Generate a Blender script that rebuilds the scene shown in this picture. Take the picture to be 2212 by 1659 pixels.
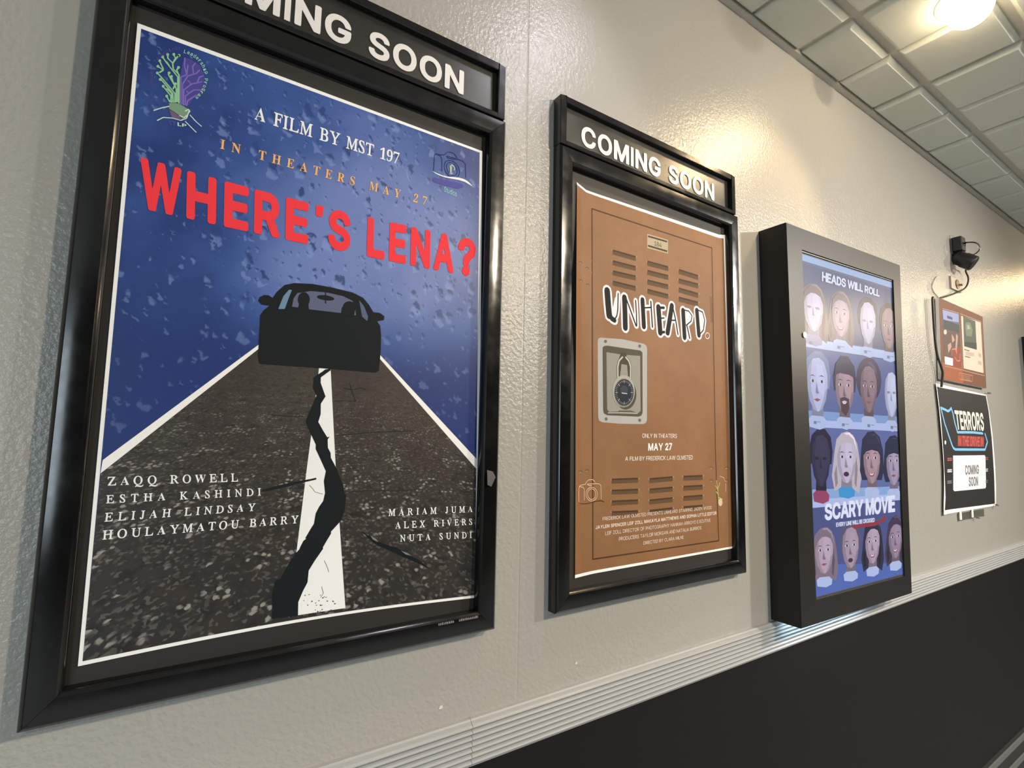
# Cinema lobby wall: two lit poster cases, a digital poster display and small posters along a cream wall.
import bpy, bmesh, math, random
from mathutils import Matrix, Vector
from mathutils.geometry import tessellate_polygon

for o in list(bpy.data.objects):
    bpy.data.objects.remove(o)
S = bpy.context.scene
COL = S.collection
H = 1.8                      # eye height of the photographer (m)

# ------------------------------------------------------------------ camera
cam = bpy.data.cameras.new('camera')
cam.sensor_width = 36.0
cam.lens = 36.0 * 1116.9 / 2212.0
cam.clip_start = 0.05
co = bpy.data.objects.new('camera', cam)
COL.objects.link(co)
r_ = Vector((0.83630169, -0.54792549, 0.01941992))
d_ = Vector((0.07092992, 0.07300218, -0.99480633))
f_ = Vector((0.54366205, 0.83333567, 0.09991616))
m3 = Matrix((r_, -d_, -f_)).transposed()
co.matrix_world = Matrix.Translation((0, -1.01, H)) @ m3.to_4x4()
S.camera = co

# ------------------------------------------------------------------ world, light, exposure
w = bpy.data.worlds.new('world')
S.world = w
w.use_nodes = True
w.node_tree.nodes['Background'].inputs[0].default_value = (0.75, 0.85, 1.0, 1)
w.node_tree.nodes['Background'].inputs[1].default_value = 0.3
S.view_settings.view_transform = 'Standard'
S.view_settings.look = 'None'
S.view_settings.gamma = 1.0
S.view_settings.use_curve_mapping = False
S.view_settings.exposure = 0.76
S.cycles.use_denoising = True
S.cycles.denoising_input_passes = 'RGB_ALBEDO'
S.cycles.max_bounces = 8
S.cycles.sample_clamp_indirect = 4.0


def light(name, kind, loc, target, energy, color, **kw):
    l = bpy.data.lights.new(name, kind)
    l.energy = energy
    l.color = color
    for k, v in kw.items():
        setattr(l, k, v)
    o = bpy.data.objects.new(name, l)
    COL.objects.link(o)
    o.location = loc
    o.rotation_euler = (Vector(target) - Vector(loc)).to_track_quat('-Z', 'Y').to_euler()
    return o


WARM = (1.0, 0.72, 0.40)
SOFT = (1.0, 0.84, 0.64)
rad = math.radians
# daylight through the wide window of the opposite wall (cool fill)
light('window_daylight', 'AREA', (-3.1, -5.97, 1.8), (-1.2, 0, 1.6), 75, (0.78, 0.92, 1.0), shape='RECTANGLE', size=2.9, size_y=2.1)
# ceiling lamps: the row along the poster wall, and a row further into the lobby
light('lamp_light', 'SPOT', (2.15, -0.50, 3.225), (1.42, 0.0, 1.9), 21, WARM, spot_size=rad(84), spot_blend=0.55, shadow_soft_size=0.06)
light('lamp_light', 'SPOT', (1.07, -0.56, 3.28), (0.35, 0.0, 1.9), 8, (0.95, 0.92, 1.0), spot_size=rad(90), spot_blend=0.7, shadow_soft_size=0.07)
light('lamp_light', 'SPOT', (6.55, -0.46, 3.28), (4.6, 0.0, 2.2), 13, WARM, spot_size=rad(95), spot_blend=0.6, shadow_soft_size=0.07)
light('lobby_light', 'SPOT', (2.1, -2.6, 3.28), (1.3, 0.0, 1.2), 190, SOFT, spot_size=rad(128), spot_blend=1.0, shadow_soft_size=0.09)
light('lobby_light', 'SPOT', (4.3, -2.4, 3.28), (2.6, 0.0, 0.9), 265, (1.0, 0.95, 0.87), spot_size=rad(112), spot_blend=1.0, shadow_soft_size=0.09)  # added fill that brightens the lower right wall, no known lamp there
light('lobby_light', 'SPOT', (6.8, -2.6, 3.28), (4.9, 0.0, 1.0), 210, SOFT, spot_size=rad(115), spot_blend=1.0, shadow_soft_size=0.09)
for lx in (-1.0, 2.6, 6.2):  # added unseen spots: light bounced off the floor lifts ceiling and ambient
    light('bounce_fill', 'SPOT', (lx, -3.4, 3.28), (lx + 0.2, -2.6, 0.0), 380, (0.90, 0.97, 1.0), spot_size=rad(110), spot_blend=0.9, shadow_soft_size=0.12)

# ------------------------------------------------------------------ letter outlines (thousandths of an em) and print shapes (mm)
GLYPHS = {
'sans': {'A':[480,[16,-4,12,0,14,5,198,510,201,513,276,513,281,506,467,0,461,-4,396,-4,391,-1,341,137,141,138,136,135,86,-3],[161,204,236,434,241,433,318,205,311,203]],
'B':[456,[60,-4,56,0,57,510,60,513,260,512,300,506,330,494,355,478,377,455,391,430,400,400,401,355,397,335,388,315,365,288,325,265,350,257,375,242,395,221,411,195,420,160,421,125,416,95,404,65,389,45,365,25,335,10,305,1,250,-4],[130,62,130,227,250,227,280,223,315,207,340,180,350,150,349,120,338,95,316,75,295,67,265,62],[130,289,130,447,240,448,270,445,300,433,322,410,331,380,329,350,317,325,295,305,275,295,250,290]],
'C':[510,[225,-7,180,5,135,30,100,62,75,97,55,138,40,198,36,253,40,308,50,353,68,398,100,446,130,475,165,497,205,512,245,519,305,517,340,508,365,499,395,481,420,460,439,438,458,408,470,378,477,348,470,344,405,346,394,378,374,408,345,431,315,445,285,451,250,451,220,445,190,431,165,413,144,388,123,348,113,313,108,273,109,218,117,178,128,148,153,108,185,80,225,62,275,57,320,66,360,88,390,123,406,163,470,164,476,163,476,158,464,113,445,79,420,49,389,23,355,6,315,-6,270,-11]],
'D':[502,[60,-4,56,0,57,510,60,513,250,512,315,499,355,481,390,456,424,415,445,375,458,330,465,280,462,205,452,155,427,100,401,65,372,40,335,18,310,9,245,-3],[130,62,129,445,135,448,240,447,275,442,305,431,338,410,360,386,375,360,387,325,395,275,395,235,387,185,375,150,360,124,340,102,315,84,290,73,235,62]],
'E':[419,[60,-4,56,0,57,510,60,513,375,511,375,449,135,448,129,445,130,290,355,290,359,285,359,230,355,225,130,224,129,65,135,61,375,61,379,55,379,0,375,-4]],
'F':[410,[60,-4,56,0,57,510,60,513,370,512,373,505,373,455,370,448,135,448,129,445,130,283,345,282,350,276,350,220,345,217,130,217,129,0,125,-4]],
'G':[520,[225,-7,185,3,145,23,103,58,75,96,55,138,40,198,36,253,40,308,49,353,67,398,100,447,130,475,165,497,205,512,245,519,305,516,365,498,395,480,421,458,440,437,458,408,471,378,478,348,470,345,405,346,389,383,370,408,340,433,310,446,280,451,250,451,220,445,195,435,165,413,144,388,127,358,114,318,108,273,108,233,113,193,128,148,145,119,165,96,195,75,225,63,255,57,295,59,330,69,355,83,377,103,394,128,406,158,410,193,280,196,279,253,280,259,285,260,480,259,482,198,479,158,470,123,454,88,432,58,395,26,360,7,310,-8,270,-11]],
'H':[517,[60,-4,56,0,57,510,60,513,125,513,128,510,130,293,385,293,388,300,389,510,395,513,460,511,460,-1,455,-4,395,-4,388,0,388,220,385,228,135,228,129,225,129,0,125,-4]],
'I':[200,[60,-4,124,-4,124,513,60,513]],
'J':[396,[148,-7,123,-1,88,17,70,33,50,58,33,103,29,173,33,177,98,177,102,173,104,118,110,98,124,78,148,61,173,54,208,56,228,64,246,78,261,103,267,133,268,508,273,513,338,512,340,148,339,118,329,78,319,58,300,33,263,6,228,-6,208,-10]],
'K':[467,[60,-4,56,0,57,510,60,513,125,513,128,510,130,256,185,321,360,511,450,512,450,505,250,290,250,285,450,5,453,0,450,-3,370,-3,200,235,195,236,129,165,129,0,125,-4]],
'L':[393,[60,-4,56,0,57,510,60,513,125,513,129,505,129,65,135,61,360,61,365,55,365,0,360,-4]],
'M':[628,[60,-4,56,0,57,510,60,513,150,513,155,510,282,185,315,87,347,185,473,510,480,513,570,512,570,-3,505,-4,500,0,500,404,462,295,346,0,340,-4,290,-4,282,0,164,295,125,407,126,0,120,-4]],
'N':[523,[60,-4,56,0,57,510,60,513,135,513,140,510,353,175,395,101,395,510,400,513,465,512,467,505,465,-3,390,-4,382,0,198,290,130,404,126,395,129,295,129,0,125,-4]],
'O':[533,[225,-7,180,5,135,30,100,63,75,97,50,153,40,198,36,253,40,308,50,353,68,398,100,446,130,474,165,497,205,512,265,519,310,516,350,505,400,477,432,448,457,413,477,373,493,308,497,253,493,198,483,153,465,110,434,63,402,33,365,10,325,-4,270,-11],[250,58,215,66,185,80,163,98,139,128,124,158,113,193,108,233,108,278,113,313,123,348,137,378,161,408,185,428,210,441,240,450,280,451,310,446,345,430,370,411,390,388,411,348,420,316,426,273,426,233,420,193,410,158,390,121,371,98,345,78,320,66,285,58]],
'P':[445,[60,-4,56,0,57,510,60,513,255,512,305,503,335,490,360,473,380,452,394,430,407,395,412,360,411,320,404,290,391,260,378,240,358,220,335,204,305,191,255,182,130,182,129,0,125,-4],[130,247,130,447,260,446,290,437,315,420,327,405,335,385,340,340,330,297,310,270,285,255,255,248]],
'R':[449,[60,-4,56,0,57,510,60,513,255,512,305,504,335,492,370,467,394,435,409,395,413,340,405,295,388,260,360,230,321,205,432,0,425,-4,350,-2,245,193,135,194,129,190,129,0,125,-4],[130,259,130,447,265,445,297,435,322,415,338,380,341,340,331,305,311,280,290,268,260,261]],
'S':[447,[178,-9,143,-1,113,12,88,28,70,46,52,71,42,96,34,136,38,141,103,141,109,136,119,101,143,75,183,58,233,53,283,64,319,86,331,101,339,121,341,141,338,160,324,181,298,199,263,213,143,249,93,278,73,297,56,326,49,356,51,401,58,426,73,452,98,478,123,495,153,508,193,517,228,520,273,515,303,507,328,496,353,479,372,461,387,441,398,416,404,391,403,375,338,374,334,376,322,411,298,435,263,450,213,454,168,444,138,423,128,410,121,391,122,356,134,336,163,315,198,302,313,267,343,252,368,235,390,211,406,181,412,151,410,111,400,81,382,51,363,31,333,11,298,-3,263,-10,223,-13]],
'T':[449,[192,-4,189,0,189,445,182,448,32,448,28,455,28,510,32,513,417,513,421,505,421,455,417,448,267,448,261,445,261,0,257,-4]],
'U':[517,[215,-9,165,6,140,19,115,37,82,77,63,122,56,172,56,507,60,513,125,513,128,507,128,177,131,152,138,127,157,97,189,72,220,60,260,56,295,59,330,72,360,97,379,127,386,152,389,177,389,507,390,512,395,513,459,512,461,172,456,127,443,92,425,62,405,40,380,21,350,5,315,-6,280,-11]],
'V':[480,[201,-3,13,510,16,513,81,513,88,510,200,195,241,68,281,195,391,510,396,513,466,510,282,0,276,-4]],
'W':[686,[151,-1,13,510,16,513,81,513,86,510,170,185,191,91,196,97,303,510,306,513,381,512,470,180,491,88,600,510,606,513,671,512,673,505,531,-4,456,-4,451,0,341,407,325,335,235,0,226,-4,156,-4]],
'Y':[472,[201,-3,198,210,13,510,16,513,91,513,95,510,203,335,236,272,276,345,377,510,381,513,456,512,458,505,274,210,272,0,266,-4]],
'Z':[438,[40,-3,38,0,39,50,312,445,305,449,40,448,36,455,37,510,40,513,395,513,400,510,400,460,125,60,400,61,403,55,403,0,395,-4]],
'1':[453,[76,-4,72,0,73,55,76,59,206,59,208,65,208,440,86,354,82,360,84,430,196,512,276,513,280,505,280,60,391,59,395,55,395,0,386,-4]],
'4':[453,[280,-3,278,95,275,101,40,101,36,105,36,160,243,510,250,513,310,513,314,510,313,505,116,170,120,167,275,167,278,170,279,320,346,320,347,170,350,167,416,165,417,105,410,101,348,100,345,-3]],
'7':[453,[97,-4,93,0,95,5,317,445,312,448,62,448,58,455,59,510,62,513,392,512,395,505,393,445,169,0,162,-4]],
'8':[453,[182,-7,137,7,97,31,69,63,53,98,48,123,48,148,54,178,62,198,77,222,92,238,136,268,107,286,82,318,69,353,68,403,75,428,88,453,110,478,132,495,157,507,187,516,227,520,257,517,297,506,332,487,357,463,377,428,384,403,386,378,377,332,352,293,337,279,316,268,360,238,385,208,401,168,404,118,395,83,381,58,357,32,332,15,302,1,262,-8,227,-11],[187,58,167,65,147,78,133,93,125,108,120,128,120,148,124,168,134,188,147,203,167,217,207,230,257,228,297,209,318,188,331,158,331,123,319,93,297,72,267,58,227,53],[197,297,167,312,145,338,138,358,137,378,145,413,167,438,202,454,242,455,277,444,301,423,313,398,315,368,307,338,287,313,262,299,227,294]]},
'bold': {'A':[480,[11,-26,0,-20,-8,-10,-8,10,178,520,186,530,196,534,286,533,296,525,302,515,487,10,487,-10,479,-20,466,-26,391,-26,379,-20,371,-10,326,115,156,116,151,111,109,-10,102,-20,86,-26],[191,225,236,359,241,358,287,225]],
'B':[456,[55,-26,40,-17,34,0,34,505,37,520,45,530,60,535,240,535,295,530,340,514,369,495,395,468,411,440,421,405,424,360,417,325,402,295,378,270,419,225,431,205,440,175,444,140,442,110,435,80,423,55,405,30,380,8,345,-10,310,-20,250,-26],[155,83,151,85,151,90,151,200,155,205,250,205,275,202,305,187,323,165,329,145,327,120,315,102,300,92,260,84],[155,311,151,315,152,425,265,424,288,415,302,400,309,380,308,355,297,335,280,321,245,312]],
'C':[510,[245,-32,200,-24,154,-7,103,28,71,63,47,103,27,153,15,223,15,283,22,333,37,383,70,443,101,478,140,508,195,532,245,541,295,540,335,533,375,518,409,498,438,473,463,443,482,408,496,363,499,348,497,338,489,328,475,322,400,324,387,333,374,368,362,388,345,405,325,417,295,427,265,430,230,425,205,415,180,397,160,373,142,338,134,308,130,273,132,218,138,183,153,148,174,118,200,97,230,84,270,79,310,86,345,104,370,133,386,173,400,185,480,185,495,174,499,158,487,113,471,78,446,43,415,15,375,-9,335,-24,295,-31]],
'D':[502,[55,-26,40,-17,34,0,34,505,37,520,45,530,60,535,250,534,305,525,365,501,402,475,434,440,465,385,480,335,487,280,484,200,467,130,445,87,417,50,385,22,345,-1,315,-12,245,-25],[155,83,151,85,151,90,152,425,240,425,270,420,295,412,320,396,340,375,355,350,366,320,372,275,372,235,366,190,355,160,344,140,327,120,305,104,285,94,235,84]],
'E':[419,[55,-26,40,-17,34,0,34,505,37,520,45,530,60,535,370,535,385,531,396,520,398,505,398,445,385,429,370,426,152,425,151,315,155,312,365,310,375,303,381,290,381,230,375,212,360,203,155,203,151,200,151,195,151,90,151,85,155,83,385,81,395,74,401,60,401,0,396,-15,385,-24,375,-26]],
'F':[410,[55,-26,40,-17,34,0,34,505,37,520,45,530,60,535,370,535,380,532,392,520,395,505,394,445,389,435,380,428,370,426,155,426,151,420,152,305,355,303,366,295,372,280,370,210,361,200,350,196,154,195,151,190,149,-10,141,-20,130,-25]],
'G':[520,[245,-32,200,-24,153,-7,102,28,70,64,46,103,27,153,15,223,15,283,22,333,36,383,69,443,99,478,135,506,175,526,220,538,280,541,320,536,360,524,395,507,430,480,455,453,478,418,494,378,500,343,490,328,480,323,400,324,387,333,372,368,355,392,338,408,320,419,290,428,255,429,230,425,200,412,176,393,157,368,142,338,134,308,130,273,132,218,138,183,156,143,170,123,195,100,220,87,245,81,280,79,310,85,335,96,357,113,379,148,385,168,380,173,280,173,267,178,259,188,257,198,258,263,265,275,280,282,475,282,490,279,500,269,504,258,503,178,496,133,481,93,453,48,422,18,390,-3,346,-22,290,-32]],
'H':[517,[55,-26,40,-17,34,0,34,510,40,525,55,534,125,535,139,530,148,520,151,510,151,320,154,315,365,315,366,510,369,520,378,530,390,535,460,534,472,530,480,520,483,510,483,0,478,-15,460,-26,390,-26,376,-20,368,-10,365,206,155,206,151,200,149,-10,141,-20,130,-25]],
'I':[200,[60,-26,160,-26,160,535,60,535]],
'J':[396,[168,-32,134,-27,94,-12,58,13,40,33,21,68,13,93,8,123,8,180,17,193,28,198,108,197,121,183,126,123,132,103,143,90,163,79,188,76,213,81,230,93,241,113,246,143,246,513,253,527,268,534,343,534,358,523,362,508,362,143,358,98,351,73,325,28,308,11,278,-11,233,-28,208,-32]],
'K':[467,[55,-26,40,-17,34,0,34,510,40,525,55,534,125,535,139,530,148,520,151,510,151,330,155,321,350,531,365,535,445,535,463,530,473,515,470,495,277,285,470,15,475,0,470,-15,460,-23,450,-26,370,-26,356,-20,195,204,151,155,151,0,146,-15,135,-24,125,-26]],
'L':[393,[55,-26,40,-17,34,0,34,510,40,525,55,534,130,534,145,525,151,510,151,85,370,81,380,75,387,60,387,-5,380,-18,365,-26]],
'M':[628,[55,-26,40,-17,34,0,34,510,40,525,50,533,60,535,150,535,160,533,172,525,315,159,456,525,465,532,475,535,570,535,585,528,591,520,594,505,594,0,592,-10,585,-19,570,-26,500,-26,488,-20,480,-10,478,260,475,269,363,-15,345,-26,285,-26,270,-20,262,-10,150,272,146,-10,138,-20,125,-26]],
'N':[523,[55,-26,40,-17,34,0,34,510,40,525,50,533,60,535,140,534,155,527,370,189,373,195,374,515,380,527,395,534,465,535,480,528,489,510,489,0,485,-15,475,-23,465,-26,385,-26,370,-20,155,317,151,310,150,-6,141,-20,130,-25]],
'O':[533,[245,-32,200,-24,154,-7,103,28,71,63,47,103,27,153,15,223,15,283,22,333,37,383,70,443,101,478,135,505,180,527,240,540,290,541,340,531,393,508,433,478,464,443,495,386,510,338,518,283,518,223,511,173,489,108,462,63,431,28,395,2,340,-23,290,-32],[235,83,210,91,185,108,165,129,150,153,138,183,132,218,132,293,138,323,149,353,164,378,185,401,205,415,230,425,255,429,290,428,315,421,345,404,370,378,385,353,396,323,402,293,404,253,401,213,395,183,384,153,365,124,345,105,316,88,290,81,265,79]],
'P':[445,[55,-26,40,-17,34,0,34,505,37,520,45,530,60,535,255,534,310,525,345,510,374,490,398,465,414,440,428,400,434,365,434,330,428,295,414,255,395,226,374,205,345,185,315,171,255,160,155,160,151,155,149,-10,141,-20,130,-25],[155,268,151,270,151,275,152,425,255,425,280,418,300,404,314,380,318,345,314,315,299,290,280,277,255,270]],
'Q':[533,[395,-73,380,-64,350,-23,345,-21,290,-32,240,-31,195,-23,140,1,115,18,84,47,59,82,36,127,22,177,14,252,18,312,35,379,59,427,85,462,120,494,175,525,220,538,270,541,330,534,375,518,415,493,449,462,475,426,497,382,516,307,519,252,515,197,504,147,489,107,465,67,440,37,490,-34,494,-53,485,-68,475,-73],[240,82,210,91,186,107,165,129,150,153,139,182,132,217,132,292,138,322,148,352,163,377,180,397,205,415,230,425,255,429,280,429,310,423,335,411,355,395,377,367,390,341,400,307,404,257,402,217,390,168,370,131,365,133,331,177,320,184,245,185,230,180,220,167,222,147,271,82,265,79]],
'R':[449,[55,-26,40,-17,34,0,34,505,37,520,45,530,60,535,240,535,295,529,345,512,375,492,397,470,418,435,430,400,435,370,435,335,430,305,421,275,395,233,351,195,452,10,454,0,450,-13,440,-23,430,-26,350,-26,340,-23,330,-12,232,170,155,172,151,170,151,165,149,-10,141,-20,130,-25],[155,281,151,285,152,425,260,424,285,417,306,400,317,375,319,345,314,320,300,299,280,288,255,282]],
'S':[447,[203,-34,153,-27,118,-15,88,1,63,21,42,46,22,86,12,136,17,151,33,162,113,161,126,151,136,116,153,95,183,81,223,75,268,82,298,97,311,111,318,126,319,141,316,156,303,170,283,182,138,227,83,258,54,286,37,316,27,351,26,386,33,421,46,451,73,486,98,506,128,522,173,536,208,541,248,541,283,536,323,523,353,507,379,486,400,461,418,426,426,391,424,366,415,356,403,352,328,354,314,366,305,396,288,415,258,429,223,432,188,428,158,412,143,390,141,376,143,361,156,346,178,333,318,289,353,272,383,251,410,221,426,191,433,161,433,121,426,86,409,51,388,25,363,4,333,-13,298,-26,248,-34]],
'T':[449,[187,-25,172,-16,167,0,166,425,32,426,17,430,9,440,6,450,6,510,8,520,17,530,32,535,427,533,437,525,443,510,443,450,440,440,432,430,417,426,285,425,282,-5,273,-20,262,-26]],
'U':[517,[235,-33,195,-27,165,-18,140,-7,111,12,72,52,46,102,37,137,34,172,35,517,45,530,60,535,130,534,147,522,150,507,150,177,155,147,170,116,198,92,230,80,270,78,300,83,330,99,351,122,364,152,367,182,368,517,375,528,390,535,465,533,480,522,483,507,483,172,480,137,470,97,455,67,433,37,406,12,375,-8,340,-22,305,-31]],
'V':[480,[201,-26,187,-20,180,-10,-8,500,-7,520,1,530,16,535,86,535,96,532,106,522,241,143,371,520,380,530,391,534,461,535,476,531,488,515,487,500,302,-10,294,-20,281,-26]],
'W':[686,[151,-26,136,-18,129,-5,-8,500,-9,515,-4,525,11,534,81,535,96,531,106,520,191,191,196,193,283,520,291,530,306,535,381,535,394,530,405,515,491,185,580,520,589,530,601,535,671,535,686,528,695,515,694,500,556,-5,547,-20,531,-26,456,-26,446,-24,434,-15,346,302,341,310,252,-15,241,-24,231,-26]],
'X':[474,[13,-26,2,-20,-6,-10,-6,10,168,260,7,495,3,510,9,525,18,532,28,535,103,535,119,530,238,356,358,530,373,535,443,535,463,528,471,515,468,495,309,265,309,260,477,15,482,0,477,-15,468,-23,458,-26,378,-26,365,-20,238,164,108,-20,93,-26]],
'Y':[472,[196,-25,182,-15,177,0,177,200,-6,495,-9,505,-7,520,1,530,16,535,91,535,106,530,236,320,361,526,371,533,381,535,456,535,466,532,475,525,480,515,477,495,294,200,292,-10,285,-20,271,-26]],
'Z':[438,[35,-25,25,-20,16,-5,16,50,19,60,269,425,30,428,20,435,14,450,14,510,20,525,30,533,40,535,395,535,410,531,420,520,423,510,423,460,420,450,170,85,410,81,420,72,425,60,425,0,421,-15,410,-24,400,-26]],
'2':[453,[59,-26,44,-17,38,-5,38,50,41,60,263,300,288,340,294,370,288,400,271,420,244,432,209,432,184,424,168,410,157,390,152,355,141,340,129,336,59,337,46,345,40,360,43,400,56,440,73,470,94,493,119,512,159,531,194,539,229,541,274,536,304,526,329,513,354,494,374,472,389,449,405,400,407,370,404,340,389,295,358,245,312,190,212,85,399,81,409,74,415,60,413,-10,404,-21,389,-26]],
'7':[453,[92,-26,80,-20,73,-10,73,10,282,425,52,428,42,435,36,450,36,510,39,520,47,530,62,535,387,535,402,532,412,523,417,510,415,440,187,-13,177,-23,167,-26]],
'?':[358,[152,-30,127,-21,107,-3,95,21,93,51,102,78,122,99,147,111,172,112,197,104,220,86,233,61,235,31,226,6,207,-16,182,-28],[117,130,107,146,106,171,111,216,120,246,130,266,147,286,203,326,223,346,234,371,232,403,222,419,207,429,187,435,162,434,142,426,131,416,122,401,114,366,104,356,92,352,22,353,8,361,1,376,8,426,21,456,38,481,64,506,92,523,127,536,162,541,197,541,237,533,267,521,292,506,312,486,330,461,343,431,349,401,349,366,344,336,332,306,312,276,292,256,242,221,228,206,221,186,219,146,212,134,202,127,192,126,132,126]],
"'":[206,[75,292,60,298,52,313,46,518,52,528,65,534,140,534,153,528,161,513,154,313,145,298,135,292]]},
'heavy': {'A':[480,[1,-31,-14,-15,-16,10,172,525,181,536,196,542,276,543,291,539,308,520,494,15,497,0,493,-15,481,-29,466,-34,381,-31,365,-15,321,105,161,108,116,-13,106,-26,86,-34],[206,233,205,240,236,333,241,332,275,235]],
'B':[456,[45,-31,33,-20,26,0,26,510,30,525,40,536,55,542,240,543,295,538,345,520,380,496,403,470,419,440,429,405,432,360,425,325,411,295,391,270,432,220,449,170,449,105,430,50,411,25,385,2,345,-19,310,-28,245,-34,60,-34],[160,92,160,197,270,195,300,181,317,160,321,140,318,120,310,108,295,98,260,92],[160,319,160,417,260,416,281,410,296,395,302,375,299,355,291,340,275,328,245,320]],
'C':[510,[220,-37,175,-25,130,-3,82,38,51,78,29,123,14,173,6,253,10,313,21,363,40,410,75,463,112,498,151,523,200,541,245,549,310,546,350,537,385,522,415,504,445,478,470,446,490,409,504,368,505,338,496,323,480,315,400,315,380,329,355,384,320,411,295,419,265,422,235,418,210,408,185,391,167,368,151,338,142,308,138,273,140,218,156,158,176,128,200,106,230,92,265,87,305,92,340,110,364,138,380,180,400,193,485,192,502,178,506,153,494,108,471,63,442,28,410,2,367,-22,325,-35,270,-41]],
'D':[502,[45,-31,33,-20,26,0,26,510,30,525,40,536,55,542,250,542,320,529,370,507,408,480,440,445,473,385,488,335,495,280,492,200,480,145,453,85,425,47,402,25,365,0,320,-19,245,-33,60,-34],[160,92,159,415,240,417,290,405,315,390,334,370,357,320,364,275,364,235,360,200,349,165,321,125,285,103,235,92]],
'E':[419,[45,-31,33,-20,26,0,26,510,30,525,45,539,60,543,370,543,390,538,402,525,406,505,406,445,390,423,375,418,159,415,160,320,360,319,380,309,389,285,388,220,380,205,370,198,355,195,160,194,159,95,165,91,375,91,390,88,404,75,409,60,409,0,405,-16,391,-30,375,-34,60,-34]],
'H':[517,[45,-31,33,-20,26,0,26,510,34,530,55,542,125,543,140,539,154,525,159,510,160,323,355,323,358,330,358,510,362,525,375,538,390,543,460,543,478,535,491,510,491,0,484,-20,460,-34,390,-34,375,-29,362,-15,358,0,358,190,355,198,165,198,159,195,159,0,155,-15,145,-27,130,-34]],
'I':[200,[60,-34,211,-34,211,543,60,543]],
'L':[393,[45,-31,33,-20,26,0,27,515,35,532,50,541,130,542,150,531,159,510,159,95,165,91,375,88,386,80,394,65,395,-5,385,-24,365,-34,60,-34]],
'M':[628,[45,-31,33,-20,26,0,26,510,35,532,55,542,150,543,165,540,178,530,315,184,450,530,460,539,475,543,570,543,590,534,600,520,602,505,602,0,591,-25,570,-34,500,-34,485,-28,474,-15,470,0,470,232,372,-15,360,-29,345,-34,285,-34,270,-30,259,-20,160,225,156,215,156,0,152,-15,140,-29,125,-34]],
'N':[523,[45,-31,33,-20,26,0,26,510,34,530,45,539,60,543,140,542,160,533,360,219,365,230,367,520,377,535,395,543,465,543,485,535,497,510,497,0,491,-20,480,-30,465,-34,385,-34,364,-25,160,293,157,-10,148,-25,130,-34]],
'O':[533,[220,-37,175,-25,130,-3,82,38,52,78,29,123,14,173,6,253,10,313,28,383,50,428,80,468,115,501,155,525,200,541,265,549,315,545,360,533,415,503,454,468,483,428,505,383,519,333,527,258,523,198,513,148,493,98,457,43,420,9,380,-16,335,-32,270,-41],[250,88,225,94,200,106,180,123,162,148,142,203,138,278,151,338,183,388,225,415,255,421,280,421,310,414,332,403,355,384,370,363,391,308,395,233,382,168,350,120,330,104,305,93,280,88]],
'R':[449,[45,-31,33,-20,26,0,26,510,30,525,40,536,55,542,240,543,295,537,350,518,380,498,410,466,427,435,438,400,443,335,433,285,411,240,390,216,363,195,363,190,458,15,462,0,458,-15,445,-29,430,-34,350,-34,335,-29,322,-15,229,160,225,164,165,164,159,160,159,0,152,-20,130,-34],[160,289,160,417,260,416,285,408,300,395,310,370,310,340,303,315,290,302,255,290]],
'S':[447,[173,-39,133,-29,98,-14,47,26,26,56,11,96,4,136,10,156,33,170,113,169,132,156,143,120,158,101,188,88,223,83,263,88,293,103,310,126,310,151,298,164,273,177,128,223,93,241,63,264,38,296,23,331,18,371,21,406,32,441,48,469,78,501,108,521,143,536,188,547,228,550,278,545,345,521,373,502,398,477,421,441,431,411,435,376,428,358,418,349,403,344,328,345,308,360,299,391,287,406,258,420,228,424,193,421,168,410,152,391,150,366,158,355,178,341,323,295,358,278,390,256,417,226,434,191,442,151,439,106,429,71,408,36,383,9,353,-12,318,-28,268,-40,223,-43]],
'V':[480,[191,-32,181,-25,171,-10,-15,495,-18,510,-13,525,1,539,16,543,91,542,111,529,241,169,366,527,376,537,391,543,476,540,493,525,496,500,308,-15,296,-29,281,-34]],
'W':[686,[141,-31,123,-10,-16,500,-17,515,-9,532,11,542,81,543,96,540,111,526,191,223,196,225,276,525,286,536,301,542,381,543,396,538,412,520,491,216,573,525,586,538,601,543,671,543,691,535,702,520,702,500,563,-10,553,-25,531,-34,456,-34,441,-31,428,-20,341,280,258,-20,246,-30,231,-34]],
'Y':[472,[191,-32,176,-21,170,-5,169,200,-12,490,-17,505,-13,525,-4,536,11,542,91,543,111,536,236,337,360,535,381,543,456,543,471,539,487,520,486,495,303,200,302,0,299,-15,286,-29,271,-34]],
'?':[358,[142,-36,122,-27,102,-10,90,11,85,31,86,56,95,81,112,102,136,116,112,124,100,141,103,216,113,251,132,281,152,301,202,336,220,356,227,376,225,401,214,416,197,425,172,427,152,422,132,403,117,356,92,344,12,348,-4,366,-6,396,2,431,14,461,37,492,62,515,89,531,127,544,197,549,237,542,267,530,317,492,348,441,357,401,357,366,348,321,333,291,298,251,238,206,230,186,224,136,212,123,191,116,217,100,238,71,243,31,232,1,215,-19,192,-33,167,-38]],
"'":[206,[65,286,50,298,44,313,37,518,46,533,65,542,145,541,160,532,169,513,161,308,151,293,135,284]]},
'serif': {'A':[437,[-9,-1,-9,18,11,23,22,30,44,65,205,465,225,465,395,65,416,30,444,15,443,0,231,-1,228,5,228,15,231,19,256,22,271,27,279,35,282,45,278,65,252,130,106,131,78,65,77,40,91,25,126,19,128,0],[121,162,116,165,176,315,239,165,231,162]],
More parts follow.
